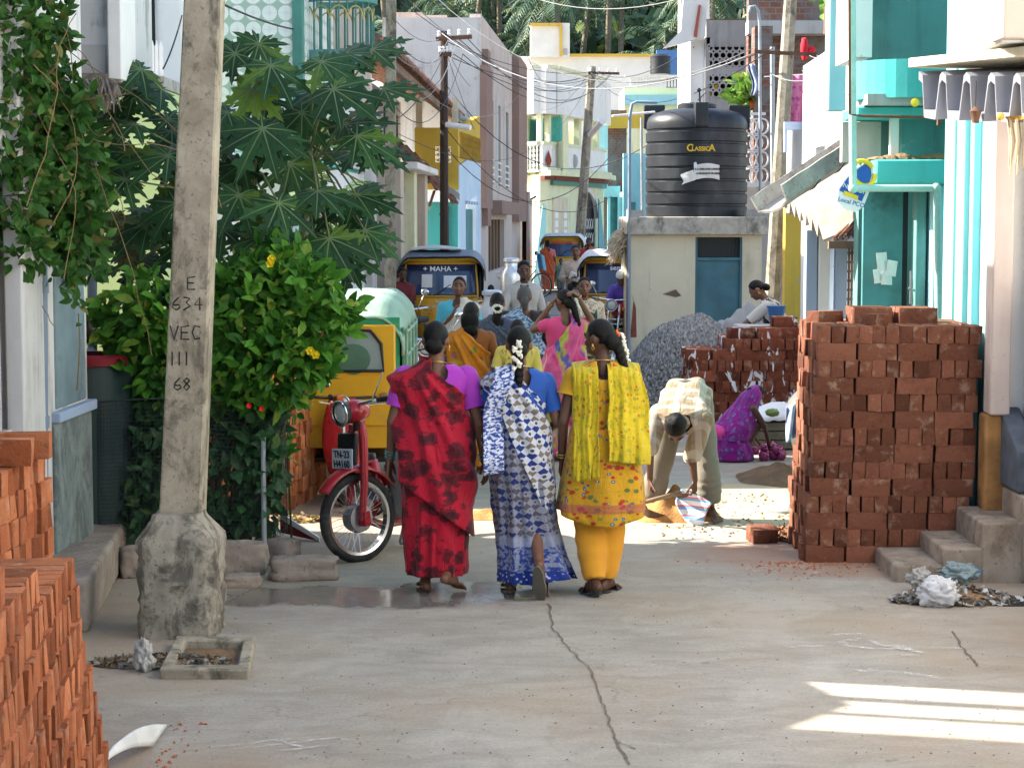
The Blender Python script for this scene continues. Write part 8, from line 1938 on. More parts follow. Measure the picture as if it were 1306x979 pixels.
def m_check():
 t, uv = cloth_nodes('blue_check_saree'); w = t.n('Mapping', {'Vector': uv, 'Rotation': (0,0,.72), 'Scale': (1,1,1)}).outputs[0]; x, y, _ = t.sep(w)[:3]
 p = .035
 cx = t.math('FRACT', t.math('DIVIDE', x, p*2)); cy = t.math('FRACT', t.math('DIVIDE', y, p*2)); sx = t.math('GREATER_THAN', cx, .5); sy = t.math('GREATER_THAN', cy, .5)
 rowsel = t.math('GREATER_THAN', t.math('FRACT', t.math('DIVIDE', y, p*4)), .5)
 xo = t.math('ABSOLUTE', t.math('SUBTRACT', sx, sy))
 cc = t.mix(xo, (.56,.59,.66), t.mix(rowsel, (.02,.04,.21), (.20,.165,.14)))
 d = t.vor(t.n('Mapping', {'Vector': w, 'Scale': (1/p,1/p,1)}).outputs[0], .5, 'Distance', .15); cc = t.mix(t.mr(d, .30, .24), cc, (.55,.57,.60)); cc = t.mix(t.mr(d, .16, .12), cc, (.05,.06,.12))
 return t, uv, cc, x, y
def m_check_pallu():
 t, uv, cc, x, y = m_check(); u, z, _ = t.sep(uv)[:3]
 return cloth_finish(t, cc)
def m_check_skirt():
 t, uv, cc, x, y = m_check(); u, z, _ = t.sep(uv)[:3]; cc = t.mix(.62, cc, (.018,.024,.085))
 wz = t.math('ADD', z, t.math('MULTIPLY', t.math('SUBTRACT', t.noise(uv, 3, 2), .5), .08))
 cc = t.mix(t.mr(wz, .36, .34), cc, (.26,.30,.42)); cc = t.mix(t.math('MULTIPLY', t.mr(wz,.30,.29), t.mr(t.noise(uv, 40, 3, .6), .45, .55)), cc, (.03,.06,.30)); cc = t.mix(t.mr(wz, .155, .145), cc, (.015,.04,.26)); cc = t.mix(t.math('MULTIPLY', t.mr(wz,.15,.14), t.mr(t.vor(uv, 45, 'Distance'), .35, .25)), cc, (.5,.55,.7))
 return cloth_finish(t, cc)
def m_border_blue():
 t, uv = cloth_nodes('blue_saree_border'); n = t.mr(t.noise(uv, 38, 3, .6, .5), .47, .53); return cloth_finish(t, t.mix(n, (.60,.66,.78), (.03,.06,.30)))
def m_watercol(name, cols, s=3.5):
 t, uv = cloth_nodes(name); cc = cols[0]
 w = t.n('Mapping', {'Vector': uv, 'Rotation': (0,0,.6), 'Scale': (1,.5,1)}).outputs[0]
 for i,c in enumerate(cols[1:]):
  n = t.noise(t.n('Mapping', {'Vector': w, 'Location': (i*5.3+1,i*2.1,0)}).outputs[0], s*(1+.4*i), 3, .5, .4); cc = t.mix(t.mr(n, .50+.02*i, .58+.02*i), cc, c)
 return cloth_finish(t, cc)
def m_weave(name, a, b, scale=60, mixn=.5):
 t, uv = cloth_nodes(name); n = t.noise(uv, scale, 3, .7); return cloth_finish(t, t.mix(t.mr(n, .45, .55), a, b))
def m_plaid():
 t = NT('checked_shirt'); x, y, z = t.sep(t.co('Object'))[:3]; y = t.math('ADD', z, t.math('MULTIPLY', y, -.9)); cc = (.27,.215,.145)
 for v, f, c in ((x, 13, (.20,.13,.065)), (y, 14, (.21,.14,.07)), (x, 6.5, (.46,.43,.37)), (y, 7, (.48,.44,.37))): cc = t.mix(t.math('MULTIPLY', t.math('LESS_THAN', t.math('FRACT', t.math('MULTIPLY', v, f)), .3), .62), cc, c)
 return cloth_finish(t, cc)
C = lambda name, col, **k: mat(name, col, .78, .08, 6, bump=.15, bscale=260, sheen=.15, **k)
VN = .0055
f = Fig('woman in red saree with dark flowers and purple blouse walking away barefoot', G(556,755)+Vector((0,.05,0)), R(2), 1.545, 'skin', VN, 1.06, face=True)
f.body(LA=((-.245,-.03,.985),(-.262,-.01,.77)), RA=((.250,-.05,.975),(.280,.0,.755)), LL=((-.075,.04,.45),(-.062,-.015,.07),(-.075,.11,.02)), RL=((.075,.03,.44),(.065,-.13,.12),(.125,-.025,.035)), yaw=R(-6), pitch=R(-5))
f.hair('bun'); f.blouse(C('purple_blouse', (.36,.035,.42)), .115, .08, .66, r0=.068, r1=.062)
red = m_floral('red_flower_saree', (.44,.008,.03), (.085,.007,.014), (.022,.006,.01), 10.5)
RS = [(.0,.150,.140,0),(.2,.158,.145,0),(.5,.172,.150,-.006),(.78,.186,.158,-.012),(.88,.182,.148,-.01),(.98,.165,.124,0),(1.06,.160,.122,0)]
f.skirt(red, .105, RS, .011, 1); f.pallu(red, 1.125, 1.345, lambda x,sn,th: .50-1.1*x, 1, .011, .050)
f.bangle(-1, mat('glass_bangle', (.05,.22,.2), .2, bump=0), 3); f.bangle(1, mat('glass_bangle', (.05,.22,.2)), 3); f.necklace(); f.earrings()
f = Fig('woman in blue and white checked saree with jasmine in her braid', G(662,757)+Vector((0,.06,0)), R(3), 1.52, 'skin', VN, .94)
f.body(LA=((-.20,.07,1.0),(-.13,.24,.95)), RA=((.222,-.03,1.0),(.165,.17,.93)), LL=((-.06,.03,.45),(-.055,-.01,.075),(-.06,.13,.02)), RL=((.085,.03,.46),(.10,-.28,.21),(.12,-.23,.055)), yaw=R(-3), pitch=R(-6))
f.hair('braid', jas='braid'); f.blouse(C('royal_blue_blouse', (.012,.075,.34)), .13, .08, .72)
def ex2(p, th, v):
 k = (1-v); p.x += .17*k**2.2*sst(-.05,.18,p.x)+.03*k*k; p.y -= .05*k**2*sst(0,-.1,p.y); return p
chk = m_check_pallu(); f.skirt(m_check_skirt(), .07, [(.0,.150,.150,0),(.25,.138,.140,0),(.5,.150,.142,-.005),(.78,.174,.148,-.012),(.88,.172,.136,-.01),(.98,.150,.116,0),(1.06,.148,.114,0)], .017, 5, ex2, hemfn=lambda x,sn,th: .075+.05*sst(.0,.2,x)*(sn<0), dens=9)
pa = f.pallu(chk, 1.10, 1.34, lambda x,sn,th: .80-2.6*x if sn < 0 else .85, 2, .011, .030, off=.014)
f.pallu(m_border_blue(), 1.26, 1.347, lambda x,sn,th: 1.345-.02 if x > -.09 else .78, 2, .012, .058, 'saree_border', off=.030, par=pa, xneck=-.10) if False else None
f.necklace(); f.earrings()
rub_s = C('olive_sandal', (.11,.10,.08)); f.shoe(-1, rub_s); f.shoe(1, rub_s)
def strip(f, name, mt, pathfn, wd, n=40, par=None, amp=.006):
 m = MB(); m.fn = f.bf
 def P(u, v): c, sd = pathfn(v); return c+sd*((u-.5)*wd)+Vector((0,amp*math.sin(u*9+v*7),0))
 m.grid(P, 10, n, uvfn=lambda u,v: (u*wd, v*1.1)); return m.build(name, mt, par or f.t, smooth=4, solid=.003)
def bpath(v):
 t = v; x = lerp(-.085,-.155,sst(0,.45,t)); z = lerp(1.335,.72,t); a, b, cy = interp(TORSO, min(1.33,z)); x2 = max(-.98*a,x); y = -(b+.034)*max(.15,(1-(abs(x2)/(a+.03))**2.35))**(1/2.35)+cy-.014-.03*sst(.4,1,t); return Vector((x, y, z)), Vector((1,.32 if x<-.12 else .1,.12))
strip(f, 'saree_border', m_border_blue(), bpath, .12, par=pa)
f = Fig('woman in yellow printed tunic and shawl with orange flower in her hair', G(768,757)+Vector((0,.05,0)), R(2), 1.56, 'skin_dark', VN, .97)
f.body(LA=((-.225,-.03,.985),(-.228,.03,.77)), RA=((.21,.06,1.0),(.20,.22,.86)), LL=((-.075,.02,.45),(-.05,-.12,.085),(-.09,.0,.02)), RL=((.055,.03,.45),(.02,.0,.072),(.075,.10,.02)), yaw=R(48), pitch=R(-6))
f.hair('sidetail', jas='side'); f.earrings(); f.necklace()
of = MB(); of.M = f.H
for k in range(9): a = k*.7; of.ell((.055+.012*math.cos(a),-.085+.008*math.sin(a*1.7),.008+.014*math.sin(a)),(.011,.008,.011), nu=8, nv=6)
of.build('orange_flower', M['orange_flower'], f.t, smooth=4)
kam = m_spots('yellow_printed_tunic', (.60,.33,.015), [(.06,.13,.20),(.42,.03,.02),(.12,.17,.04),(.40,.05,.02)], 27, .30, hem=(.475,.525,(.35,.06,.08)))
KT = [(.40,.245,.20,-.0),(.5,.246,.195,0),(.62,.232,.175,-.005),(.78,.205,.155,-.012),(.88,.188,.138,-.01),(.98,.165,.122,0),(1.05,.16,.12,.003)]+[t for t in TORSO if t[0] > 1.06]
def kf(th, z, x, y): return .016*(1-sst(.5,.95,z))*(math.sin(th*7+2*nz(x*3,y*3,z*2))*.6+nz(x*7,y*7,z*2)*.6)+.004*nz(x*15,y*15,z*12)
f.shell('tunic', kam, lambda x,sn,th: .44+.035*math.cos(th*2)-.02*x, lambda x,sn,th: 1.325-(.10 if sn<0 else .06)*math.exp(-(x/.055)**4), .010, kf, 130, 60, KT)
for sg in (-1,1): f.sleeve(sg, 'sleeve', kam, 0, .42, .062, .066, .012)
f.trousers(C('orange_yellow_trousers', (.66,.30,.02)), (.10,.085,.062), .03, 'trousers', .95, .014)
dup = m_spots('yellow_shawl', (.62,.47,.015), [(.34,.33,.02),(.44,.14,.02),(.36,.34,.02),(.30,.31,.03)], 42, .30, True)
def drape(f, name, x0, x1, ztop, zbot, seed, flare=0, yo=.034):
 m = MB(); m.fn = f.bf
 def P(u, v):
  x = lerp(x0,x1,u); z = lerp(ztop,zbot,v)-.03*u*(1 if seed else -1)*v
  if v < .14: # over the shoulder
   q = v/.14; zz = lerp(1.22,1.335-abs(x)*.28,sst(0,1,q)) if False else None
  a, b, cy = interp(KT, max(.7,min(1.30,z))); xx = x+flare*sst(.0,.5,v)*u*u+.01*nz(u*3+seed,v*4,1); k = max(.12,1-(min(.98,abs(x)/(a+.02)))**2.4)**(1/2.4)
  y = -(b+yo)*k+cy-.018*sst(.2,.9,v)-.012*(math.sin(u*TAU*2.3+seed+1.5*nz(u*2,v*2,seed))+.5*math.sin(u*TAU*5+v*2))*(.35+.65*v)
  if v < .1: y = lerp(.075, y, sst(0,.1,v)); z = lerp(1.285-.15*abs(x)+.05, z, sst(0,.1,v)); z = max(z, 1.30-abs(x)*.35) if v < .05 else z
  return Vector((xx, y, z))
 m.grid(P, 40, 60, uvfn=lambda u,v: (lerp(x0,x1,u)*1.2+seed, 1-v*.8)); return m.build(name, dup, f.t, smooth=4, solid=.003)
drape(f, 'shawl', -.175, -.035, 1.335, .66, 0, -.0); drape(f, 'shawl', .02, .205, 1.335, .78, 2, .055)
bk = C('black_sandal', (.02,.02,.022)); f.shoe(-1, bk); f.shoe(1, bk); f.bangle(-1, M['gold'], 2)
def at(px, d): return Vector((W(px,0,d).x, d, 0))
f = Fig('woman in orange saree and brown blouse with loose black hair', at(600,16.6), R(-4), 1.43, 'skin', .0075, 1.0); f.body(LA=((-.22,-.03,.98),(-.235,.02,.77)), RA=((.235,-.02,.99),(.25,.12,.80)), yaw=R(-10)); f.hair('loose'); f.blouse(C('brown_blouse', (.24,.075,.012)), .12, .09, .66)
org = m_spots('orange_saree', (.60,.20,.012), [(.16,.20,.03),(.40,.12,.22),(.5,.28,.04)], 15, .3, True); f.skirt(org, .06, None, .013, 3); f.pallu(org, 1.09, 1.345, lambda x,sn,th: .60-.7*x, 4, .015, .055); f.bangle(1, M['gold'], 1)
f = Fig('woman in dark navy saree with white jasmine tied in her ponytail', at(634,18.0), 0, 1.46, 'skin', .009, .98); f.body(); f.hair('pony', jas='pony'); f.blouse(C('slate_blouse', (.05,.065,.11)), .10, .09, .6)
nav = m_weave('navy_saree', (.045,.06,.085), (.085,.10,.13), 50); f.skirt(nav, .06, None, .012, 7); f.pallu(nav, 1.12, 1.345, lambda x,sn,th: .6-.5*x, 6, .012, .03)
f = Fig('grey haired woman in black blouse and blue patterned saree', at(669,18.9), R(2), 1.49, 'skin', .009, 1.12); f.body(); f.hair('knot', 'hair_grey'); f.blouse(C('black_blouse', (.018,.012,.012)), .12, .09, .85, r0=.07, r1=.064)
blp = m_weave('blue_patterned_saree', (.42,.50,.60), (.06,.14,.24), 42); blk = m_weave('dark_teal_saree', (.02,.04,.055), (.06,.13,.17), 26); f.skirt(blk, .06, None, .012, 9); f.pallu(blp, 1.12, 1.345, lambda x,sn,th: .98-.9*x, 8, .010, .05)
f = Fig('girl in pale yellow tunic half hidden behind the walking women', at(660,16.3), 0, 1.30, 'skin', .009, .95); f.body(LA=((-.22,-.05,1.02),(-.24,.02,.82))); f.hair('bunlow'); f.shirt(m_spots('pale_yellow_dress', (.62,.48,.10), [(.3,.12,.05),(.1,.3,.28)], 24, .25, True), .45, .75, collar=False, r0=.066, r1=.066); f.trousers(C('pale_trousers', (.5,.42,.2)))
f = Fig('woman in pink watercolour saree raising both arms to fix her hair', at(722,17.4), R(14), 1.51, 'skin', .0075, 1.02); f.body(LA=((-.27,.12,1.19),(-.115,.045,1.435)), RA=((.25,-.02,1.26),(.10,-.055,1.50)), hands=('fist','fist'), yaw=R(18), pitch=R(-6), Ldir=(.5,-.1,.6), Rdir=(-.6,-.2,.3)); f.hair('sidetail', jas='side'); f.blouse(C('pink_blouse', (.55,.05,.16)), .09, .09, .45)
pnk = m_watercol('pink_saree', ((.66,.10,.26),(.72,.45,.42),(.42,.42,.06),(.62,.03,.16),(.10,.10,.32)), 4.0); f.skirt(pnk, .06, None, .014, 11); f.pallu(pnk, 1.02, 1.345, lambda x,sn,th: .45-.4*x, 10, .014, .0, side=1); f.bangle(-1, M['gold'], 2); f.bangle(1, M['gold'], 1)
f = Fig('smiling woman in turquoise blouse and white saree facing this way', at(584,20.6), R(176), 1.53, 'skin', .009, 1.0); f.body(LA=((-.22,-.02,.99),(-.23,.05,.78)), RA=((.21,.02,.98),(.05,.17,1.16)), pitch=R(2), roll=R(-4), Rdir=(-.4,.3,.85)); f.hair('bunlow'); f.blouse(C('turquoise_blouse', (.08,.42,.52)), .06, .09, .72)
wsr = m_weave('white_saree', (.66,.62,.55), (.60,.55,.45), 20); vio = m_weave('violet_saree', (.42,.16,.48), (.50,.26,.55), 30); f.skirt(vio, .06, None, .012, 13); f.pallu(wsr, 1.05, 1.345, lambda x,sn,th: .93, 12, .010, .02)
f = Fig('milkman in pale open-necked shirt holding the loaded bicycle', at(668,23.3), R(186), 1.64, 'skin_dark', .010, .88, True); f.body(LA=((-.22,.02,.98),(-.22,.12,.78)), RA=((.25,.10,1.02),(.33,.34,.98)), hands=('relaxed','grip'), pitch=R(-8)); f.hair('short', line=.2); f.shirt(C('pale_shirt', (.42,.40,.37)), .78, .95, .25, neck=.09); f.trousers(C('blue_grey_trousers', (.10,.13,.2)))
f = Fig('young man in cream shirt and black trousers holding folded papers', at(735,34.5), R(178), 1.68, 'skin', .011, .9, True); f.body(LA=((-.23,.04,1.02),(-.03,.21,1.04)), RA=((.23,.04,1.02),(.06,.20,1.06))); f.hair('short', line=.2); f.shirt(C('cream_shirt', (.45,.38,.31)), .78, .95, .5); f.trousers(C('black_trousers', (.018,.02,.025)))
o = MB(); o.box((0,0,0),(.24,.10,.14),Matrix.Rotation(.4,3,'Y')); o.box((.06,-.02,.03),(.16,.11,.12),Matrix.Rotation(-.3,3,'Y')); o = o.build('paper_bundle', M['paper'], bevel=.02); o.location = at(735,34.5)+Vector((0,-.24,1.14)); tag(o, 'folded white papers in the arms of the cream shirted man', 'papers')
f = Fig('person in dark green scarf and pale printed shirt facing this way', at(746,20.8), R(183), 1.52, 'skin', .009, .95, True); f.body(); f.hair('loose' if False else 'bunlow', line=.28); f.shirt(m_spots('printed_shirt', (.52,.47,.36), [(.18,.16,.12),(.35,.22,.12)], 30, .35), .72, .9, .3); f.trousers(C('brown_trousers', (.14,.1,.07)))
scf = C('dark_green_scarf', (.035,.075,.06))
for sg in (-1,1):
 strip(f, 'scarf', scf, lambda v,sg=sg: (Vector((sg*(.075+.01*math.sin(v*5)), lerp(.0,.128,sst(0,.25,v))-.002, 1.335-.03*sst(0,.2,v)-.56*v)), Vector((1,.1*sg,0))), .095, 30)
f = Fig('woman in orange saree walking away far down the street', at(699,56.5), R(4), 1.56, 'skin_dark', .014, .97, face=False); f.body(); f.hair('bun'); f.blouse(C('coral_blouse', (.6,.16,.14))); og2 = m_spots('far_orange_saree', (.58,.10,.03), [(.2,.1,.03)], 8, .3); f.skirt(og2, .16, None, .012, 3); f.pallu(og2, 1.05, 1.345, lambda x,sn,th: .6, 3, .01, .02)
f = Fig('small child in green shirt standing before the farthest rickshaw', at(716,54.0), R(170), 1.08, 'skin_dark', .014, .95); f.body(); f.hair('short', line=.2); f.shirt(C('green_child_shirt', (.16,.24,.19)), .72, .8); f.trousers(C('child_shorts', (.12,.14,.15)), (.10,.085,.08), .8)
f = Fig('woman in red saree carrying a steel water pot on her hip', at(752,52.5), R(160), 1.66, 'skin_dark', .014, 1.0); f.body(LA=((-.25,.0,1.0),(-.28,.14,.95))); f.hair('bun'); f.blouse(C('red_blouse', (.55,.05,.06))); og3 = m_spots('red_orange_saree', (.66,.14,.03), [(.6,.3,.03)], 8, .3); f.skirt(og3, .06, None, .012, 2); f.pallu(og3, 1.05, 1.345, lambda x,sn,th: .8, 3, .01, .02)
o = MB(); o.lathe([(.01,0),(.12,.02),(.18,.11),(.16,.2),(.09,.25),(.10,.29),(.11,.30)], n=24); o = o.build('water_pot', mat('dull_brass', (.48,.33,.20), .35, .1, metal=.7), smooth=R(50)); o.location = at(774,52.3)+Vector((0,0,1.02)); tag(o, 'round metal water pot carried on the far woman\'s hip', 'pot')
f = Fig('man in light shirt far behind by the light blue house', at(788,58), R(170), 1.72, 'skin_dark', .014, 1.0, True); f.body(); f.hair('short'); f.shirt(C('light_shirt', (.6,.58,.6)), .78, .8); f.trousers(C('grey_trousers', (.15,.15,.16)))
f = Fig('boy in dark red shirt peeping from behind the MAHA rickshaw', at(511,29.2), R(200), 1.42, 'skin_dark', .011, .95, True); f.body(pitch=R(-10)); f.hair('short', line=.2); f.shirt(C('dark_red_shirt', (.16,.02,.025)), .78, .8); f.trousers(C('grey_trousers', (.15,.15,.16)))
f = Fig('rider in purple shirt and white cap bent over the motorbike by the shed', at(803,28.7), R(160), 1.5, 'skin', .010, .98, True, bend=R(34)); f.body(LA=((-.22,.30,.98),(-.2,.5,.86)), RA=((.22,.30,.98),(.2,.5,.86)), LL=((-.16,.30,.62),(-.15,.18,.22),(-.16,.3,.17)), RL=((.16,.30,.62),(.15,.18,.22),(.16,.3,.17)), hands=('grip','grip')); f.hair('short'); f.shirt(C('purple_shirt', (.10,.06,.36)), .82, .9); f.trousers(C('grey_trousers', (.15,.15,.16)))
cp_ = MB(); cp_.M = f.H; cp_.ell((0,-.01,.035),(.083,.10,.08), nu=24, nv=14, fn=lambda d: 1 if d.z > -.2 else .9); cp_.build('cap', M['white_canvas'], f.t, smooth=4)
f = Fig('driver sitting inside the MAHA rickshaw behind the windscreen', Vector((W(560,0,29.3).x-.02,29.3+.85,-.26)), R(180), 1.6, 'skin_dark', .012, 1.0, True, hipz=.5); f.body(LA=((-.24,.18,1.0),(-.22,.32,.85)), RA=((.24,.18,1.0),(.22,.32,.85)), LL=((-.12,.42,.78),(-.12,.46,.38),(-.12,.58,.3)), RL=((.12,.42,.78),(.12,.46,.38),(.12,.58,.3))); f.hair('short'); f.shirt(C('khaki_shirt', (.25,.2,.12)), .82, .9); f.trousers(C('khaki_trousers', (.22,.18,.11)))
f = Fig('person in white vest standing in the shade by the wall and red-rimmed drum', Vector((W(94,0,12.75).x,12.75,0)), R(-20), 1.52, 'skin_dark', .008, .95, True); f.body(yaw=R(-40), RA=((.22,.1,1.06),(.12,.2,1.3))); f.hair('short'); f.shirt(C('white_vest', (.6,.6,.6)), .78, .12, collar=False, neck=.06, r0=.05, r1=.05); f.trousers(C('dark_shorts', (.03,.03,.04)), (.10,.085,.08), .5)
f = Fig('woman in black and white top leaning forward beside the leaning pole', at(1005,21.6), R(75), 1.55, 'skin', .009, 1.0, bend=R(28)); f.body(LA=((-.20,.42,.98),(-.16,.50,.78)), RA=((.20,.40,.98),(.16,.50,.80)), pitch=R(-12)); f.hair('bun'); f.earrings()
bwt = m_spots('black_white_print', (.55,.53,.5), [(.012,.012,.014),(.015,.015,.015)], 18, .45, True); f.blouse(bwt, .05, .05, .75); wsk = C('cream_skirt', (.5,.42,.3)); f.skirt(wsk, .06, None, .012, 3)
f = Fig('barefoot man in checked shirt bending down over the sand heap', at(880,14.0), R(168), 1.56, 'skin_dark', .0065, .98, True, bend=R(104), hipz=.84); kk = 1/f.k
def wl(px, py, d):
 q = Matrix.Translation(f.t.location) @ Matrix.Rotation(R(168),4,'Z'); return (q.inverted() @ W(px,py,d))*kk
LH = wl(886,612,13.72); RH = wl(829,610,13.72); FL = G(911,662); FR = G(836,655)
fl = wl(908,655,13.75); fr = wl(838,648,13.85)
f.body(LA=(wl(879,583,13.70)+Vector((-.02,0,0)), LH), RA=(wl(829,570,13.6), RH), LL=(wl(903,600,13.8)+Vector((0,0,-.02)), wl(906,648,13.82), wl(914,662,13.70)), RL=(wl(840,602,13.95), wl(829,643,13.95), wl(824,657,13.85)), hands=('fist','fist'), pitch=R(18), Ldir=(0,.1,-1), Rdir=(0,.1,-1))
f.hair('short', line=.45); f.shirt(m_plaid(), .76, 1.0, .15, amp=.018, r0=.074, r1=.066); f.trousers(C('grey_beige_trousers', (.17,.15,.115)), (.108,.085,.075), .16, baggy=.01)
f = Fig('squatting woman wrapped head to knee in a magenta saree beside the onions', at(934,17.35), R(-62), 1.20, 'skin_dark', .009, 1.0, bend=R(38), hipz=.86); f.t.location.z = 0
DZ = .56
def low(p): p = Vector(p); return p-Vector((0,0,DZ))
old = f.bf; f.bf = lambda p: low(Fig.bf(f, p))
f.body(LA=((-.20,.34,.42),(-.10,.44,.18)), RA=((.20,.34,.42),(.10,.46,.16)), LL=None, RL=None) if False else None
def leg2(sg, Lg):
 m = f.m; hip = Vector((sg*.08,0,.26)); kn = Vector((sg*.13,.34,.42)); an = Vector((sg*.11,.10,.07)); toe = Vector((sg*.12,.24,.02))
 m.caps(hip,.078,kn,.052); m.caps(kn,.05,an,.033); m.caps(an,.034,toe,.022); f.J[('a',sg)] = (kn,an,toe)
f.leg = leg2
f.body(LA=((-.20,.36,.40),(-.10,.50,.16)), RA=((.20,.36,.40),(.08,.52,.14)), pitch=R(-12), yaw=0)
f.hair('bun')
mag = m_spots('magenta_saree', (.29,.010,.25), [(.10,.06,.26),(.22,.12,.36),(.12,.05,.22)], 30, .4, True)
m = MB()
def wrap(u, v):
 th = TAU*u; c, sn = math.cos(th), math.sin(th); z = lerp(.015,.36,v); a = lerp(.26,.20,sst(.2,1,v))+.012*math.sin(th*9+z*14)+.012*nz(c*3,sn*3,z*6); b = lerp(.25,.20,sst(.3,1,v)); return Vector((a*c, b*sn+.05-.06*v, z))
m.grid(wrap, 90, 26, closed=True, uvfn=lambda u,v: (u*1.2, v*.4)); m.build('saree', mag, f.t, smooth=4, solid=.005)
m = MB(); hc = f.H.translation
def veil(u, v):
 th = TAU*u; c, sn = math.cos(th), math.sin(th)
 tp = hc+Vector((0,-.015,.105)); z = lerp(tp.z, .24, v); ct = Vector((0, lerp(tp.y, .0, v**.85), 0)); rr = .012+.105*min(1,(v/.22))**.5 if v < .22 else lerp(.117,.235,sst(.22,.8,v))
 p = Vector((rr*c*1.0, ct.y+rr*sn*.98, z)); w = .010*math.sin(th*8+z*20+3*nz(c*2,sn*2,z*4))+.006*nz(c*7,sn*7,z*9); p += Vector((c,sn,0))*w*min(1,v*4)
 if sn > .1 and v < .6 : p.y += .035*sst(.1,.8,sn)*sst(.05,.15,v)*sst(.6,.4,v)
 return p
m.grid(veil, 90, 50, closed=True, uvfn=lambda u,v: (u*1.1, v*.8)); m.build('veil', mag, f.t, smooth=4, solid=.005)
m = MB(); m.ell((-.02,-.15,.33),(.17,.07,.09), nu=20, nv=12); m.build('blouse', C('hot_pink_blouse', (.6,.05,.26)), f.t, smooth=4)
# ================================================================ street poles and overhead wires
def pole(label, px0, py0, px1, py1, d, r0, r1, mt, arms=(), sq=False):
 t = thing('utility_pole', label, 'utility pole', (W(px0,0,d).x,d,0)); a = W(px0,py0,d); b = W(px1,py1,d); a.z = -.1
 m = MB(); m.tube([a, a.lerp(b,.5), b], [r0,(r0+r1)/2,r1], 4 if sq else 8); m.build('shaft', M[mt], t, world=True, smooth=R(30))
 for (p,q,dd) in arms: m = MB(); m.tube([W(*p,d-.12), W(*q,d-.12+dd)], .05, 4); m.build('cross_arm', M['rust'], t, world=True); mm = MB()
 if arms:
  m = MB()
  for (p,q,dd) in arms:
   for k in range(4): c = W(*p,d-.12).lerp(W(*q,d-.12+dd),(k+.3)/3.6); m.lathe([(.02,0),(.035,.03),(.02,.06),(.035,.09),(.01,.11)], c+Vector((0,0,.04)), 8)
  m.build('insulators', M['white_paint'], t, world=True)
 return t
pole('grey square concrete pole rising behind the papaya leaves', 497,470,499,-40,24.5,.10,.085,'pole_conc',(),True)
pole('thin dark wooden pole with two cross arms before the yellow house', 567,430,566,40,36,.085,.07,'wood_pole',(((556,50),(602,47),0),((560,70),(576,69),0)))
pole('pale leaning pole with iron arm at the corner house', 735,300,755,85,59,.16,.12,'pole_conc',(((750,93),(790,94),0),))
lt = thing('street_light', 'white tube street light fixed to the thin dark pole', 'street light', W(583,160,35.8)); m = MB(); m.tube([W(569,159,35.8),W(600,163,35.6)], .05, 8); m.build('tube', M['white_paint'], lt, world=True); m = MB(); m.tube([W(564,156,35.9),W(571,159,35.8)], .035, 6); m.build('arm', M['rust'], lt, world=True)
lt = thing('street_light', 'white tube street light left of the black tank on the leaning pale pole', 'street light', W(790,146,50)); m = MB(); m.tube([W(752,170,58.7),W(764,158,58)], .07, 6); m.build('arm', M['rust'], lt, world=True); m = MB(); m.tube([W(753,172,58.6),W(768,155,57.5)], .09, 8); m.build('tube', M['white_paint'], lt, world=True)
def wire(a, b, sag, r, mt, lab, grp):
 m = MB(); pts = []
 for k in range(15): t = k/14; p = a.lerp(b,t); p.z -= sag*4*t*(1-t); pts.append(p)
 m.tube(pts, r, 5); tag(m.build('overhead_wire', M[mt], smooth=4), lab, 'wire', grp)
WR = random.Random(17)
GW1, GW2, GW3 = 'wires between the dark pole and corner pole', 'wires crossing the upper street', 'wires fanning from the square pole'
L1, L2, L3 = 'thin overhead wire sagging between the thin dark pole and the corner pole', 'thin overhead wire crossing high between the two rows of houses', 'thin overhead wire reaching from the square pole behind the papaya to the dark pole'
for k in range(7): wire(W(560+k*6,49+(k%2)*20,35.9), W(752+k*5,92+(k%3)*2,58.8), .25+.12*k, .008, 'cable', L1, GW1)
for k in range(6): wire(W(499,20+k*22,24.4), W(560+k*6,50+(k%2)*20,35.9), .15+.1*k, .006, 'cable' if k%2 else 'cable_pale', L3, GW3)
for (a,b,s) in (((470,-30,22),(752,95,58.8),.6),((500,-20,24),(756,93,58.8),.8),((520,-40,28),(960,62,24),.9),((560,40,36),(962,68,24),.7),((640,-30,40),(700,110,62),.5),((752,90,59),(985,62,24),.8),((756,94,59),(962,70,24),.3),((565,160,36),(780,250,50),.9),((470,150,25),(700,170,62),.7),((566,185,36),(800,170,40),1.2),((480,60,24),(680,90,60),1.1),((760,92,59),(885,60,32),.3),((566,105,36),(900,118,32),1.4),((720,-30,50),(820,60,80),.4),((620,-30,40),(880,-5,32),.4),((566,70,36),(470,165,24),.3)):
 wire(W(*a), W(*b), s, .005 if a[2] < 30 else .008, WR.choice(('cable','cable_pale','cable')), L2, GW2)
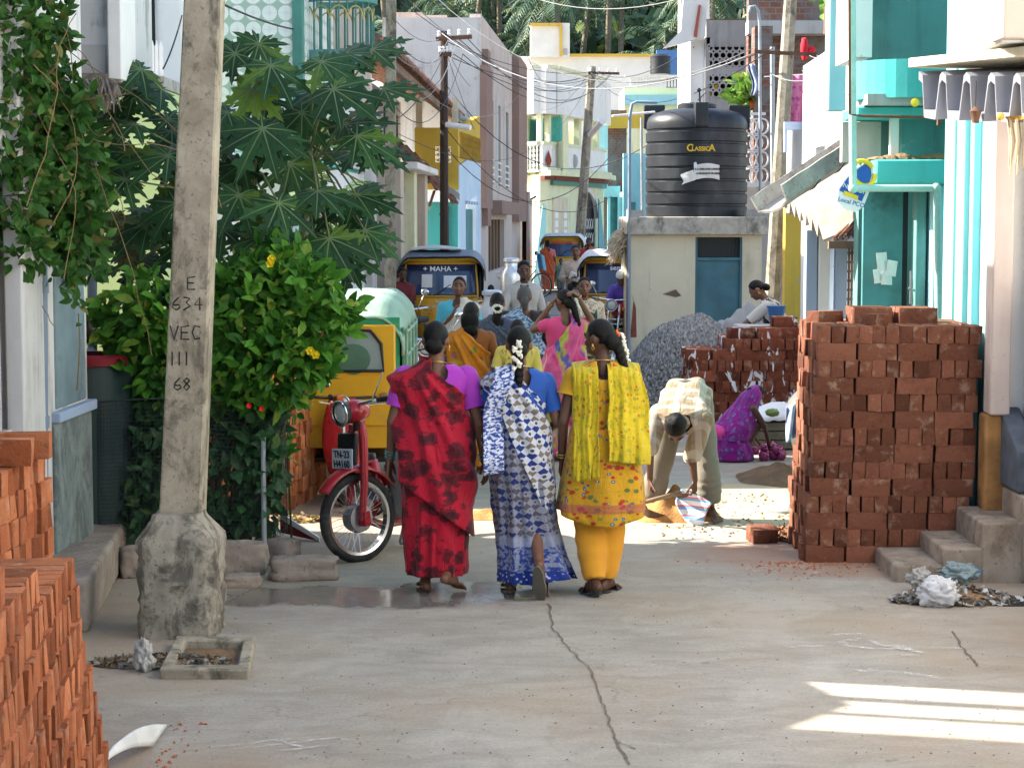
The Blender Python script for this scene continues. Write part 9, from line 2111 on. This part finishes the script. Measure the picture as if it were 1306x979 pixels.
for (a,b,s) in (((567,60,36),(648,240,55),.4),((567,55,36),(600,110,44),.1),((756,95,59),(700,170,63),.3),((750,95,59),(690,140,63),.3),((1022,90,24),(1160,30,15.8),.2),((1030,70,24),(1160,10,15.8),.2),((985,95,24),(1100,65,15.8),.15),((1041,70,24),(1090,62,17),.1)):
 wire(W(*a), W(*b), s, .005, 'cable_pale' if a[0] > 900 else 'cable', 'short service wire from a street pole to the nearest house wall', 'service wires to the houses')
wire(W(283,5,13.5), W(405,40,22), .05, .008, 'cable', 'single dark wire crossing the ring-pattern tiles', None)
wire(W(208,88,13), W(232,20,13.8), .03, .006, 'cable', 'single wire rising behind the top of the concrete pole', None)
th = thing('thatch_roof', 'ragged dry thatch eave hanging over the white-roofed rickshaw', 'thatch', (W(800,0,27.5).x,27.5,0)); rr = random.Random(5); m = MB()
for k in range(320):
 u = rr.random(); p = W(lerp(788,803,u), lerp(303,290,u)+rr.uniform(-4,24), 27.6+rr.random()*.6); d = Vector((-.07-.13*rr.random(), rr.uniform(-.1,.1), -.06-.16*rr.random())); m.tube([p, p+d*.5+Vector((0,0,.03)), p+d], [.012,.010,.003], 4, False)
m.build('thatch', M['thatch'], th, world=True, fixn=False); m = MB(); a = W(800,300,27.4); m.tube([Vector((a.x+.02,27.4,0)), Vector((a.x+.02,27.4,2.3))], .03, 6); m.build('post', M['wood'], th, world=True)
bl = MB(); bl.grid(lambda u,v: W(lerp(684,694,u)+3*v, lerp(322,342,v)+4*u, 50)+Vector((0,.1*math.sin(u*8),0)), 8, 8); tag(bl.build('blue_cloth', mat('blue_drying_cloth', (.16,.36,.50), .8), smooth=4, solid=.01), 'light blue cloth hanging out near the far orange woman', 'cloth')
m = MB(); m.lathe([(.06,0),(.10,.2),(.105,.22)], (W(990,405,21.0).x,21,1.0), 16); tag(m.build('blue_bucket', mat('blue_plastic', (.05,.16,.38)), smooth=R(40)), 'blue plastic bucket below the leaning woman by the pole', 'bucket')
m = MB(); m.box((W(988,400,21.5).x,21.3,.5),(.9,.5,1.0)); tag(m.build('counter', M['grey_plaster'], bevel=.02), 'low grey counter behind the splashed brick stack', 'counter')
